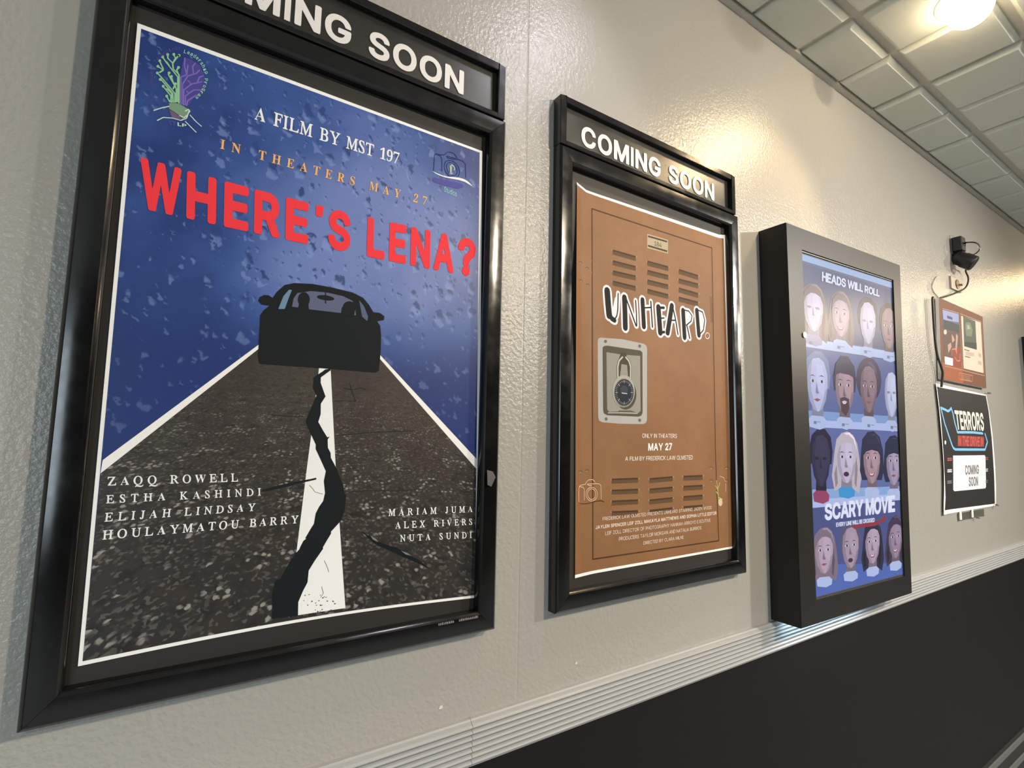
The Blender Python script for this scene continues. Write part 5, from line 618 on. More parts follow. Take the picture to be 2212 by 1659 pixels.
["S",[242,226,222],4,16.6307085,[[213.5,720.4],[216.2,684.3],[217.5,649.4]]],
["S",[242,226,222],4,28.700343,[[240.9,726.8],[243.6,688.3],[246,651]]],
["S",[242,226,222],4,16.6307085,[[247.6,704.8],[276.9,711]]],
["S",[242,226,222],4,17.340687,[[275.1,727.6],[277.9,693.4],[281,654.3]]],
["S",[242,226,222],4,31.540257,[[306.8,715.9],[310.3,678.6],[313.9,642.3]]],
["S",[242,226,222],4,20.180601000000003,[[310.8,715.1],[330.4,718.1]]],
["S",[242,226,222],4,16.6307085,[[314.4,684.2],[330.7,687.7]]],
["S",[242,226,222],4,20.180601000000003,[[313.9,642.3],[331.3,646.2]]],
["S",[242,226,222],4,30.8302785,[[365.4,729.2],[355.5,687.8],[345.3,646.2]]],
["S",[242,226,222],4,17.340687,[[368.7,728.3],[381.6,688.6],[391,646.9]]],
["S",[242,226,222],4,16.6307085,[[355.4,684.4],[380.7,687.9]]],
["S",[242,226,222],4,30.1203,[[415.7,722.5],[418.4,682.2],[421,641.4]]],
["S",[242,226,222],4,16.27571925,[[418,725.2],[442.1,725],[457.4,712.5],[452.6,695.6],[430.1,679.4]]],
["S",[242,226,222],4,17.340687,[[431.4,681],[438.5,661.6],[444.7,641.4]]],
["S",[242,226,222],4,29.410321500000002,[[480.5,732.9],[484.2,697.1],[488.6,656.7]]],
["S",[242,226,222],4,16.27571925,[[482.9,735.6],[508.1,731.9],[518.1,707.8],[511.1,675.4],[487.6,655.4]]],
["P",[242,226,222],4,[[133.3,714],[142.1,726],[142.1,673.3],[131.5,661.3],[122.7,670.4]]],
["P",[242,226,222],4,[[420,720.2],[446.4,718.3],[446,700.6],[432.4,684.1]]],
["P",[242,226,222],4,[[491.8,728],[510,718.7],[509.1,685.6],[494.8,665.8]]],
["S",[26,23,20],5,20.899800000000003,[[105.3,729.7],[108.8,694.3],[113,663.8]]],
["S",[26,23,20],5,13.9332,[[110.5,668.6],[122.7,656.1],[132.5,653.1]]],
["S",[26,23,20],5,3.83163,[[130.4,652],[141,666.6],[144.6,684.2],[146.1,729.3]]],
["S",[26,23,20],5,18.11316,[[169.8,721.9],[171.9,680.4],[173.2,638.2]]],
["S",[26,23,20],5,4.52829,[[174.6,723.5],[191,693.9],[214.9,649]]],
["S",[26,23,20],5,4.17996,[[213.5,720.4],[216.2,684.3],[217.5,649.4]]],
["S",[26,23,20],5,16.02318,[[240.9,726.8],[243.6,688.3],[246,651]]],
["S",[26,23,20],5,4.17996,[[247.6,704.8],[276.9,711]]],
["S",[26,23,20],5,4.87662,[[275.1,727.6],[277.9,693.4],[281,654.3]]],
["S",[26,23,20],5,18.809820000000002,[[306.8,715.9],[310.3,678.6],[313.9,642.3]]],
["S",[26,23,20],5,7.66326,[[310.8,715.1],[330.4,718.1]]],
["S",[26,23,20],5,4.17996,[[314.4,684.2],[330.7,687.7]]],
["S",[26,23,20],5,7.66326,[[313.9,642.3],[331.3,646.2]]],
["S",[26,23,20],5,18.11316,[[365.4,729.2],[355.5,687.8],[345.3,646.2]]],
["S",[26,23,20],5,4.87662,[[368.7,728.3],[381.6,688.6],[391,646.9]]],
["S",[26,23,20],5,4.17996,[[355.4,684.4],[380.7,687.9]]],
["S",[26,23,20],5,17.4165,[[415.7,722.5],[418.4,682.2],[421,641.4]]],
["S",[26,23,20],5,3.83163,[[418,725.2],[442.1,725],[457.4,712.5],[452.6,695.6],[430.1,679.4]]],
["S",[26,23,20],5,4.87662,[[431.4,681],[438.5,661.6],[444.7,641.4]]],
["S",[26,23,20],5,16.71984,[[480.5,732.9],[484.2,697.1],[488.6,656.7]]],
["S",[26,23,20],5,3.83163,[[482.9,735.6],[508.1,731.9],[518.1,707.8],[511.1,675.4],[487.6,655.4]]],
["S",[242,226,222],4,2.2,[[540.7,661.1],[539.4,656.4],[536,652.6],[531.3,650.4],[526.4,650.3],[522.4,652.5],[520.2,656.3],[520.3,660.9],[522.7,665.2],[526.9,668.4],[531.8,669.5],[536.4,668.5],[539.6,665.4],[540.7,661.1]]]],
'small_lettering':[
["T",[244,222,202],4,"sans","ONLY IN THEATERS",[[237,350.5],[380.8,352.1],[380.6,340.3],[236.9,338.8]]]],
'date_lettering':[
["T",[250,236,224],4,"bold","MAY 27",[[260.9,324],[359.7,325.7],[359.4,305.3],[259.9,303.6]]]],
'small_lettering.b':[
["T",[244,222,202],4,"sans","A FILM BY FREDERICK LAW OLMSTED",[[172,287.7],[450.9,290.4],[450.6,277.8],[171.3,276.9]]]],
'credit_lettering':[
["T",[238,206,180],4,"sans","FREDERICK LAW OLMSTED PRESENTS UNHEARD STARRING JADEN WOOD",[[90.2,135],[535.9,138],[535.6,129.1],[90.2,126.1]]],
["T",[238,206,180],4,"bold","JAYLEN SPENCER LEIF ZOLL MAKAYLA MATTHEWS AND SOPHIA LITTLE EDITOR",[[66.3,115.4],[558.1,120.7],[557.8,110.7],[66.3,106.7]]],
["T",[238,206,180],4,"sans","LEIF ZOLL DIRECTOR OF PHOTOGRAPHY HANNAH ARROYO EXECUTIVE",[[99.6,98.2],[528.3,101.2],[528,91.7],[99.6,89]]],
["T",[238,206,180],4,"sans","PRODUCERS TAYLOR MORGAN AND NATALIA BURRIOS",[[147.6,79.8],[485.1,82.4],[484.8,73.1],[147.6,70.2]]],
["T",[238,206,180],4,"sans","DIRECTED BY CLARA MILNE",[[239.2,60.6],[404.5,61.8],[404.3,53.2],[239.1,51.8]]]],
'camera_emblem':[
["S",[240,196,156],4,1.5,[[11,177.3],[10.4,195],[10.7,211.4],[12,215.4],[16.6,218],[31.2,219.7],[34.9,225],[42.3,230.3],[57.3,230.6],[63.9,224.1]]],
["S",[240,196,156],4,1.5,[[12.9,214.7],[23.9,212.8],[28.1,207.3],[28.4,181.1]]],
["S",[240,196,156],4,1.5,[[38.6,219.9],[56.4,220],[68.7,220.1],[78.3,219],[84,215],[85.1,180.4]]],
["S",[240,196,156],4,1.5,[[38.6,219.3],[42.4,216.4],[53.6,216]]],
["S",[240,196,156],4,1.5,[[72.1,193.6],[71.3,188.5],[68.8,184],[64.9,180.3],[59.9,178],[54.3,177.1],[48.6,177.8],[43.3,180],[38.8,183.4],[35.6,187.8],[33.9,192.8],[33.9,197.9],[35.5,202.7],[38.7,206.9],[43.1,209.9],[48.4,211.6],[54.1,211.8],[59.7,210.4],[64.7,207.6],[68.7,203.6],[71.3,198.8],[72.1,193.6]]],
["S",[240,196,156],4,1.5,[[66.7,193.9],[66.1,190],[64.3,186.5],[61.5,183.8],[57.9,182],[53.9,181.3],[49.7,181.8],[45.9,183.4],[42.7,186],[40.4,189.4],[39.1,193.1],[39.1,197.1],[40.3,200.7],[42.6,203.9],[45.8,206.2],[49.6,207.5],[53.7,207.6],[57.8,206.6],[61.4,204.5],[64.2,201.5],[66.1,197.8],[66.7,193.9]]],
["P",[92,48,24],5,[[10.6,175.6],[19.6,173],[31.5,172.4],[46.3,173.3],[61.3,176.4],[76.5,178],[87,177.5],[94.8,174.3],[98.7,171.6],[87,174.7],[76.5,175.9],[63.2,174.5],[46.3,171.6],[31.6,170.8],[18.7,171.7]]]],
'plant_emblem':[
["S",[196,200,110],4,2.2,[[571.1,147],[567.3,176.8],[561.1,212.8]]],
["S",[196,200,110],4,2.2,[[567.5,182.8],[555.8,198.1]]],
["S",[196,200,110],4,2.2,[[569.5,170.8],[557.7,180.2]]],
["S",[196,200,110],4,2.2,[[567.7,188.7],[578,206.3]]],
["S",[196,200,110],4,2.2,[[571.6,161.8],[588.6,155]]],
["S",[236,200,170],4,1.4,[[578.7,225.7],[598.3,220.7],[605.3,208.4]]],
["S",[236,200,170],4,1.4,[[607.6,202.3],[605.8,178.2]]],
["P",[214,190,150],4,[[589.3,146],[585.8,137.8],[578.1,134.8],[570.6,138.7],[567.7,147.2],[571.2,155.4],[578.9,158.5],[586.4,154.6]]]]}},
'scr': {'quad':[[24.6,1169.3],[753.4,1200.1],[701.8,-4.2],[30.5,6.4]],'parts':{'picture':[
["P",[92,100,136],0,[[24.6,1169.3],[753.4,1200.1],[701.8,-4.2],[30.5,6.4]]],
["P",[150,176,216],1,[[24.5,1167.6],[753.2,1198.1],[752.3,1172.6],[25.9,1144.5]]],
["P",[74,86,124],1,[[27.9,1136.6],[749.7,1162.4],[734.8,902.8],[30.1,873.8]]],
["P",[176,196,230],3,[[29.9,870.7],[738.2,895.6],[736.5,861.4],[27.7,839.3]]],
["P",[96,108,156],1,[[31.6,839.2],[736.3,855.1],[729.7,599.3],[30.6,590.5]]],
["P",[130,158,208],1,[[28.7,620.7],[728.7,625.1],[731.8,595.7],[30.4,587.5]]],
["P",[176,190,236],3,[[30.5,588.7],[731.7,595],[729.5,564.4],[30.5,564.8]]],
["P",[100,110,164],1,[[30.9,563.3],[731,562.6],[732.5,323.1],[32.2,351.6]]],
["P",[140,170,216],1,[[32.6,355.8],[722.3,342.4],[722.1,305.2],[32,322.1]]],
["P",[176,190,232],3,[[32,322.1],[723.1,312.2],[720.7,287.3],[31.3,295.5]]],
["P",[80,88,136],1,[[31.3,295.5],[720.7,287.3],[700.9,1.6],[27.3,9.6]]],
["P",[84,106,178],1,[[27.6,111.6],[701.5,41.2],[700.6,-0.3],[27.3,9.6]]],
["P",[120,104,108],4,[[7.2,1003.8],[22.5,1043.9],[59.3,1067.5],[100.8,1076.4],[141.9,1066.4],[170.5,1039.5],[183.5,987.8],[191.6,916.9],[170.2,866.5],[127.4,881.8],[38.2,884.3],[-1.8,872.1],[-17,920.8]]],
["P",[141,136,154],5,[[49.4,929.6],[121.3,931.2],[120.3,875.6],[42.3,875.3]]],
["P",[150,150,180],6,[[23.5,878.2],[46.3,887.3],[117.9,887.9],[140.4,875.7],[135.6,857.2],[91.8,848.1],[28.2,854.3]]],
["P",[196,190,214],7,[[22.1,992.3],[30.7,1026.1],[61.4,1052.2],[101.1,1059.2],[135.4,1048.7],[154.7,1013.4],[153.4,975.6],[138.4,936.2],[112.9,909.4],[85.9,899.9],[57.2,905.6],[32.1,932.3],[21.8,965.1]]],
["P",[204,198,223],8,[[86.4,1038.2],[122.7,1037],[136.2,993.8],[125.8,946.7],[97.1,961.4],[79.9,994.7]]],
["P",[170,165,186],8,[[22.1,992.3],[30.7,1026.1],[57.9,1049],[45.2,1005.4],[45.1,959.8],[61.8,923.8],[79.6,902.8],[57.2,905.6],[32.1,932.3],[21.8,965.1]]],
["P",[170,165,186],8,[[153.4,975.6],[138.4,936.2],[112.9,909.4],[92.6,901.5],[117.9,931.1],[133.7,962.5]]],
["P",[154,134,139],5,[[75.5,1068.5],[117.2,1074.3],[151.3,1057.5],[168.2,1010.9],[153,1035.4],[116,1058.5]]],
["P",[90,78,81],5,[[160,994.8],[166.5,947.8],[151.3,885.1],[139,900.5],[146,947.3]]],
["P",[90,78,81],5,[[16.6,959],[21.9,899.1],[5.2,884],[-1,928.6]]],
["P",[141,136,154],9,[[82.9,991.7],[88.8,961.2],[93.4,956.7],[77.1,956.2]]],
["P",[141,136,154],9,[[72.7,985.2],[67.7,981.7],[56.2,980],[44.9,980.9],[40.5,983.9],[45.4,987.4],[56.8,989.1],[68.2,988.2]]],
["P",[141,136,154],9,[[130.6,987.3],[125.5,983.8],[113.5,982],[101.9,983],[97.3,986.1],[102.4,989.6],[114.2,991.4],[126,990.5]]],
["P",[120,104,108],11,[[20.3,989.2],[28.2,1035.1],[66.9,1061.8],[108.3,1065.9],[144,1050.7],[157.2,1002.5],[139.1,1031.6],[106.2,1039.2],[73.3,1037.5],[39.9,1020.4]]],
["P",[112,100,110],4,[[203.6,1009.1],[219.6,1049.8],[256.6,1073.9],[298.2,1083.1],[338.9,1073.4],[366.9,1046.6],[379.1,994.6],[385.9,923.3],[363.9,872.5],[321.6,887.4],[232.7,888.9],[192.6,876.2],[178.2,925.2]]],
["P",[126,112,123],5,[[244.6,934.7],[316.2,937],[314.4,881.1],[236.6,879.9]]],
["P",[176,190,228],6,[[218,882.6],[240.9,892.1],[312.2,893.4],[334.4,881.4],[329.3,862.7],[285.6,853],[222.2,858.5]]],
["P",[176,156,172],7,[[218.3,997.7],[227.5,1031.9],[258.5,1058.5],[298.3,1065.9],[332.2,1055.5],[350.8,1020.2],[348.9,982.1],[333.4,942.2],[307.6,915],[280.5,905.1],[252,910.5],[227.3,937.2],[217.6,970.3]]],
["P",[183,163,179],8,[[283.2,1044.5],[319.4,1043.7],[332.1,1000.3],[321,952.8],[292.6,967.2],[276.1,1000.6]]],
["P",[153,135,149],8,[[218.3,997.7],[227.5,1031.9],[255,1055.2],[241.6,1011.2],[240.8,965.2],[256.8,929],[274.3,908],[252,910.5],[227.3,937.2],[217.6,970.3]]],
["P",[153,135,149],8,[[348.9,982.1],[333.4,942.2],[307.6,915],[287.2,906.8],[312.9,936.9],[329.2,968.7]]],
["P",[144,130,142],5,[[272.9,1075.1],[314.5,1081.2],[348.2,1064.5],[364.2,1017.7],[349.5,1042.3],[313.1,1065.3]]],
["P",[84,75,82],5,[[355.8,1001.4],[361.5,954.2],[345.3,890.9],[333.4,906.3],[341.2,953.5]]],
["P",[84,75,82],5,[[212.3,964],[216.6,903.6],[199.8,888.3],[194.2,933.2]]],
["P",[210,208,220],9,[[265.8,993.9],[261.2,990.4],[250.8,988.6],[240.8,989.5],[236.8,992.5],[241.3,996],[251.6,997.8],[261.8,997]]],
["P",[58,54,66],10,[[260.1,993.6],[257.7,990],[252.4,988.3],[247.4,989.6],[245.6,992.9],[248,996.5],[253.3,998.2],[258.3,997]]],
["P",[58,54,66],10,[[233.2,1006.1],[252.8,1011.8],[271.8,1007.4],[252.6,1008.7]]],
["P",[210,208,220],9,[[325.1,996.8],[320.4,993.2],[309.6,991.3],[299.2,992.2],[295.2,995.3],[299.8,998.9],[310.5,1000.8],[321,999.9]]],
["P",[58,54,66],10,[[319.2,996.5],[316.7,992.8],[311.3,991.1],[306.1,992.3],[304.3,995.8],[306.8,999.4],[312.2,1001.2],[317.4,999.9]]],
["P",[58,54,66],10,[[291.5,1009.2],[311.8,1014.9],[331.4,1010.5],[311.5,1011.8]]],
["P",[126,112,123],9,[[276.9,991.4],[284.4,966.9],[292.1,961],[278.6,956.6],[267.6,960.1]]],
["P",[150,90,100],9,[[250,942.6],[277.1,938.8],[305.5,946],[289.3,930],[263.2,928.4]]],
["P",[225,220,225],10,[[257.9,940.5],[277,938.1],[297,942.6],[283.2,934.4],[266.9,933.9]]],
["P",[112,100,110],11,[[216.5,994.6],[225.1,1040.9],[264.2,1068.2],[305.5,1072.7],[340.8,1057.7],[353.2,1009.2],[335.7,1038.3],[303,1045.8],[270.1,1043.7],[236.5,1026.3]]],
["P",[58,58,76],4,[[425.2,973.2],[420.5,1021.2],[444.2,1066.7],[495.8,1093.8],[546,1094.5],[586.2,1070.6],[594.8,1023.8],[581.3,981]]],
["P",[133,133,152],5,[[462.8,934.5],[535.7,937.4],[532.5,878.1],[453.6,876.2]]],
["P",[176,190,228],6,[[434.7,879],[458.1,889.2],[530.6,891.1],[552.8,878.5],[547.2,858.7],[502.7,848.1],[438.4,853.5]]],
["P",[186,186,212],7,[[437.5,1001.3],[447.6,1037.6],[479.7,1066.1],[520.3,1074.1],[554.5,1063.2],[572.6,1025.8],[569.8,985.4],[553.2,943],[526.4,914],[498.7,903.3],[469.9,908.9],[445.4,937],[436.2,972.1]]],
["P",[194,194,221],8,[[504.5,1051.4],[541.3,1050.6],[553.2,1004.6],[540.9,954.1],[512.4,969.3],[496.3,1004.6]]],
["P",[161,161,184],8,[[437.5,1001.3],[447.6,1037.6],[476.1,1062.5],[461.5,1015.7],[459.7,966.8],[475.2,928.5],[492.5,906.3],[469.9,908.9],[445.4,937],[436.2,972.1]]],
["P",[161,161,184],8,[[569.8,985.4],[553.2,943],[526.4,914],[505.5,905.1],[532.3,937.2],[549.5,971.1]]],
["P",[133,133,152],9,[[499.3,1001.5],[504.1,968.9],[508.5,964.2],[491.9,963.4]]],
["P",[133,133,152],9,[[488.6,994.4],[483.4,990.6],[471.7,988.5],[460.3,989.4],[455.9,992.6],[461,996.3],[472.7,998.4],[484.2,997.6]]],
["P",[133,133,152],9,[[547.3,997.6],[542,993.8],[529.8,991.7],[518.1,992.5],[513.6,995.7],[518.8,999.5],[530.9,1001.7],[542.7,1000.9]]],
["P",[60,56,70],4,[[610.8,975.4],[606.5,1024.5],[631.8,1071.3],[686,1099.4],[738.5,1100.6],[780,1076.5],[788.4,1028.7],[773.8,984.7]]],
["P",[108,92,97],5,[[649.6,936.1],[725.6,939.7],[721.6,879],[639.2,876.4]]],
["P",[176,190,228],6,[[619.6,879.1],[644.2,889.7],[719.7,892.3],[742.7,879.7],[736.6,859.3],[690.1,848.1],[623.2,853]]],
["P",[150,128,136],7,[[624.1,1004.2],[635.1,1041.5],[669,1070.9],[711.3,1079.5],[746.9,1068.7],[765.3,1030.5],[761.8,989.2],[743.9,945.6],[715.7,915.7],[686.6,904.5],[656.7,910],[631.5,938.6],[622.3,974.4]]],
["P",[156,133,142],8,[[694.6,1056.1],[732.9,1055.6],[744.7,1008.6],[731.2,956.9],[701.7,972.2],[685.4,1008.2]]],
["P",[130,111,118],8,[[624.1,1004.2],[635.1,1041.5],[665.1,1067.3],[649.3,1019.2],[646.8,969.1],[662.4,930.1],[680.2,907.6],[656.7,910],[631.5,938.6],[622.3,974.4]]],
["P",[130,111,118],8,[[761.8,989.2],[743.9,945.6],[715.7,915.7],[693.7,906.5],[722.1,939.5],[740.4,974.3]]],
["P",[210,208,220],9,[[674.3,1000.8],[669.3,996.9],[658.2,994.8],[647.6,995.6],[643.5,998.8],[648.4,1002.7],[659.4,1004.8],[670.2,1004.1]]],
["P",[58,54,66],10,[[668.2,1000.4],[665.5,996.4],[659.9,994.5],[654.7,995.8],[652.9,999.4],[655.6,1003.4],[661.2,1005.3],[666.4,1004.1]]],
["P",[58,54,66],10,[[640.2,1013.6],[661.2,1020],[681.1,1015.5],[660.8,1016.6]]],
["P",[210,208,220],9,[[737.2,1004.7],[732.1,1000.8],[720.6,998.6],[709.6,999.4],[705.5,1002.7],[710.5,1006.6],[721.9,1008.9],[733,1008.1]]],
["P",[58,54,66],10,[[731,1004.3],[728.2,1000.3],[722.4,998.4],[716.9,999.6],[715.1,1003.3],[717.9,1007.4],[723.7,1009.3],[729.1,1008.1]]],
["P",[58,54,66],10,[[702.1,1017.7],[723.8,1024.3],[744.3,1019.7],[723.4,1020.8]]],
["P",[108,92,97],9,[[685.9,998.1],[693.1,971.7],[700.9,965.4],[686.5,960.4],[675,964]]],
["P",[140,88,98],9,[[660.4,941.6],[684.9,947],[708.8,944.8],[683.6,936.1]]],
["P",[124,140,176],4,[[14.4,700.1],[8.4,754.1],[31.5,804.1],[83.7,832.6],[135.3,831.6],[177.3,803.3],[187.3,750.2],[174.4,702.6]]],
["P",[132,135,161],5,[[53.7,655.3],[128.3,655.4],[126.5,589],[45.7,590.5]]],
["P",[176,190,228],6,[[26.3,594.4],[50,604.8],[124.2,603.8],[147.3,588.6],[142,566.6],[96.6,556.8],[30.8,565.8]]],
["P",[184,188,224],7,[[26.3,731.1],[35.8,771.3],[67.9,802.1],[109.3,809.6],[144.8,796.2],[164.3,753.4],[162.4,708],[146.2,661],[119.4,629.6],[91.2,618.8],[61.6,626.3],[35.9,658.9],[25.6,698.5]]],
["P",[192,196,234],8,[[93.7,784.6],[131.4,782.4],[144.8,730.2],[133.3,674],[103.7,692.2],[86.3,732.5]]],
["P",[160,163,194],8,[[26.3,731.1],[35.8,771.3],[64.3,798.2],[50.5,746.3],[49.8,691.6],[66.5,648.1],[84.7,622.5],[61.6,626.3],[35.9,658.9],[25.6,698.5]]],
["P",[160,163,194],8,[[162.4,708],[146.2,661],[119.4,629.6],[98.1,620.6],[124.9,655.4],[141.8,692.7]]],
["P",[210,208,220],9,[[75.6,724.9],[70.9,720.9],[60.1,719.1],[49.6,720.5],[45.5,724.2],[50.2,728.2],[60.9,730.1],[71.5,728.7]]],
["P",[58,54,66],10,[[69.7,724.8],[67.2,720.6],[61.8,718.7],[56.6,720.4],[54.7,724.4],[57.2,728.6],[62.6,730.5],[67.8,728.9]]],
["P",[58,54,66],10,[[41.8,740.5],[62.1,746.6],[81.9,740.7],[61.9,742.9]]],
["P",[210,208,220],9,[[137.4,726.3],[132.5,722.2],[121.3,720.4],[110.5,721.8],[106.2,725.6],[111.1,729.6],[122.2,731.6],[133.2,730.2]]],
["P",[58,54,66],10,[[131.3,726.2],[128.7,721.9],[123,720],[117.7,721.6],[115.7,725.8],[118.3,730.1],[124,732],[129.4,730.3]]],
["P",[58,54,66],10,[[102.4,742.2],[123.5,748.4],[144,742.4],[123.2,744.6]]],
["P",[132,135,161],9,[[87.2,721.5],[95.1,692.1],[103.1,684.9],[89.1,680.1],[77.6,684.6]]],
["P",[140,88,98],9,[[64.1,660.8],[88,665.4],[111.6,661.9],[87.1,653.5]]],
["P",[60,56,80],4,[[208.5,700.7],[203.3,753.5],[227.1,802.4],[279.8,830.2],[331.5,829.1],[373.1,801.4],[382.3,749.6],[368.8,703]]],
["P",[119,100,109],5,[[247.4,656.9],[322.2,657],[319.5,592.1],[238.5,593.5]]],
["P",[176,190,228],6,[[219.2,597.3],[243.1,607.5],[317.4,606.5],[340.3,591.8],[334.7,570.3],[289.1,560.6],[223.2,569.3]]],
["P",[166,140,152],7,[[220.9,731],[230.9,770.4],[263.6,800.4],[305.1,807.6],[340.5,794.4],[359.4,752.6],[356.9,708.4],[340.1,662.5],[312.8,631.8],[284.5,621.2],[254.9,628.5],[229.6,660.4],[219.8,699.1]]],
["P",[173,146,158],8,[[289.2,783.3],[326.9,781],[339.6,730.1],[327.4,675.2],[298,693],[281.1,732.4]]],
["P",[144,121,132],8,[[220.9,731],[230.9,770.4],[259.9,796.6],[245.3,745.8],[243.9,692.3],[260.2,649.8],[278.1,624.8],[254.9,628.5],[229.6,660.4],[219.8,699.1]]],
["P",[144,121,132],8,[[356.9,708.4],[340.1,662.5],[312.8,631.8],[291.5,622.9],[318.7,657],[336.1,693.4]]],
["P",[210,208,220],9,[[270.3,724.9],[265.5,721],[254.7,719.2],[244.2,720.6],[240.1,724.3],[244.8,728.2],[255.6,730],[266.2,728.7]]],
["P",[58,54,66],10,[[264.4,724.8],[261.8,720.7],[256.3,718.9],[251.1,720.5],[249.3,724.5],[251.9,728.6],[257.3,730.4],[262.5,728.8]]],
["P",[58,54,66],10,[[236.6,740.2],[257.1,746.1],[276.8,740.4],[256.7,742.6]]],
["P",[210,208,220],9,[[332.2,726.2],[327.2,722.3],[316,720.4],[305.2,721.8],[301,725.6],[305.9,729.5],[317,731.4],[328,730]]],
["P",[58,54,66],10,[[326.1,726.1],[323.4,721.9],[317.7,720.1],[312.4,721.7],[310.5,725.8],[313.1,730],[318.8,731.8],[324.2,730.2]]],
["P",[58,54,66],10,[[297.3,741.8],[318.6,747.8],[339,742],[318.2,744.2]]],
["P",[119,100,109],9,[[281.8,721.6],[289.4,692.9],[297.3,685.8],[283.2,681.1],[271.8,685.5]]],
["P",[150,90,100],9,[[253.2,665.8],[281.3,660.5],[311.1,667.8],[294,649.8],[266.8,648.9]]],
["P",[225,220,225],10,[[261.4,663.1],[281.3,659.6],[302.1,664.2],[287.6,655.2],[270.7,655.2]]],
["P",[84,66,80],9,[[249,674.6],[283.3,682],[316.9,675.1],[317,639],[286.9,610.5],[254.9,628.5]]],
["P",[205,200,205],10,[[298.5,662.4],[293.2,658.5],[281,657],[269.2,658.5],[264.6,662.3],[269.9,666.1],[282,667.7],[293.9,666.2]]],
["P",[60,58,84],12,[[214.9,755.6],[226.8,798.8],[271.6,833.4],[323.4,836.1],[364.5,804.7],[370.5,756.7],[325.5,766.3],[257.3,767.7]]],
["P",[74,66,90],4,[[597.3,763.4],[584.6,727.8],[556.9,697.6],[519.1,677.5],[477.3,670.3],[437.8,676.6],[406.3,695.1],[387.1,722.9],[382.7,756.1],[393.8,790],[418.9,819.8],[454.9,841],[496.6,850.3],[537.7,845.7],[571.6,827.6],[592.7,798.6]]],
["P",[100,83,92],5,[[439.7,666.4],[515,667.1],[511.4,602.9],[429.8,603.6]]],
["P",[176,190,228],6,[[410.3,607.2],[434.6,617.5],[509.5,617.1],[532.4,602.7],[526.5,581.4],[480.4,571.5],[414.1,579.5]]],
["P",[140,116,128],7,[[413.9,739.6],[424.5,778.7],[457.8,808.6],[499.8,816],[535.2,803.2],[553.7,761.9],[550.6,718.1],[533.1,672.6],[505.3,642],[476.6,631.4],[446.8,638.4],[421.7,669.8],[412.3,708]]],
["P",[146,121,133],8,[[483.4,791.8],[521.4,789.8],[533.5,739.5],[520.5,685.1],[491.1,702.5],[474.6,741.4]]],
["P",[121,100,111],8,[[413.9,739.6],[424.5,778.7],[454.1,804.8],[438.7,754.5],[436.6,701.5],[452.4,659.5],[470.1,634.9],[446.8,638.4],[421.7,669.8],[412.3,708]]],
["P",[121,100,111],8,[[550.6,718.1],[533.1,672.6],[505.3,642],[483.6,633.1],[511.5,667.1],[529.5,703.2]]],
["P",[98,88,117],5,[[473.4,827.3],[517.4,833.3],[552.3,813.1],[567.7,758.7],[553,787.5],[515.4,815]]],
["P",[210,208,220],9,[[463.6,733.9],[458.7,730],[447.8,728.2],[437.2,729.5],[433.2,733.1],[438,737],[448.9,738.9],[459.5,737.6]]],
["P",[58,54,66],10,[[457.6,733.8],[455,729.7],[449.4,727.9],[444.2,729.4],[442.4,733.4],[445.1,737.4],[450.6,739.3],[455.8,737.7]]],
["P",[58,54,66],10,[[429.8,748.9],[450.5,754.9],[470.3,749.3],[450.2,751.3]]],
["P",[210,208,220],9,[[526,735.6],[521,731.7],[509.6,729.8],[498.7,731.1],[494.6,734.8],[499.5,738.7],[510.8,740.6],[521.8,739.4]]],
["P",[58,54,66],10,[[519.9,735.5],[517.1,731.3],[511.3,729.5],[506,731],[504.1,735],[506.9,739.2],[512.6,741],[518,739.5]]],
["P",[58,54,66],10,[[491.1,750.8],[512.6,756.9],[533,751.2],[512.2,753.3]]],
["P",[100,83,92],9,[[475.2,730.7],[482.5,702.4],[490.3,695.4],[476.1,690.7],[464.6,694.9]]],
["P",[140,88,98],9,[[450.3,671.8],[474.6,676.5],[498.3,673.2],[473.3,665]]],
["P",[136,141,161],5,[[643.9,657.1],[710,657.8],[705,593.3],[633.4,593.7]]],
["P",[176,190,228],6,[[616.3,597.3],[638,607.7],[703.7,607.6],[723.3,593.2],[717.5,571.8],[676.9,561.6],[618.8,569.4]]],
["P",[190,196,224],7,[[623.4,730.9],[633.9,770.4],[664.1,800.4],[701.2,807.6],[731.8,794.4],[746.7,752.9],[742.6,709],[726,663.4],[700.8,632.6],[675.3,621.8],[649.4,628.9],[628.2,660.4],[621.1,699.1]]],
["P",[198,204,234],8,[[686.1,783.3],[719.3,781.1],[728.3,730.4],[715.3,675.8],[690.1,693.4],[676.9,732.5]]],
["P",[165,170,194],8,[[623.4,730.9],[633.9,770.4],[660.7,796.6],[645.7,745.9],[642.3,692.4],[654.9,650.1],[669.8,625.4],[649.4,628.9],[628.2,660.4],[621.1,699.1]]],
["P",[165,170,194],8,[[742.6,709],[726,663.4],[700.8,632.6],[681.5,623.6],[707,657.7],[723.8,694]]],
["P",[136,141,161],9,[[679.5,729],[682.6,693.2],[686.5,687.9],[671.4,687.7]]],
["P",[136,141,161],9,[[669.5,721.6],[664.7,717.7],[653.9,715.8],[643.6,717.1],[639.8,720.8],[644.5,724.7],[655.2,726.5],[665.6,725.3]]],
["P",[136,141,161],9,[[722.8,723],[717.8,719],[706.8,717.2],[696.2,718.5],[692.2,722.2],[697.1,726.1],[708.1,728],[718.8,726.7]]],
["P",[44,42,66],4,[[26.8,442.1],[21.8,492.7],[42.6,538.4],[89,562.8],[134.6,559.7],[171.5,531.6],[180,481.9],[168.4,438.1]]],
["P",[44,43,61],5,[[61.5,398.7],[127.6,396],[125.6,334.2],[54,338.5]]],
["P",[150,72,104],6,[[36.9,342.8],[58,351.7],[123.7,348],[144,333.1],[139.2,312.8],[99,305.3],[40.7,315.9]]],
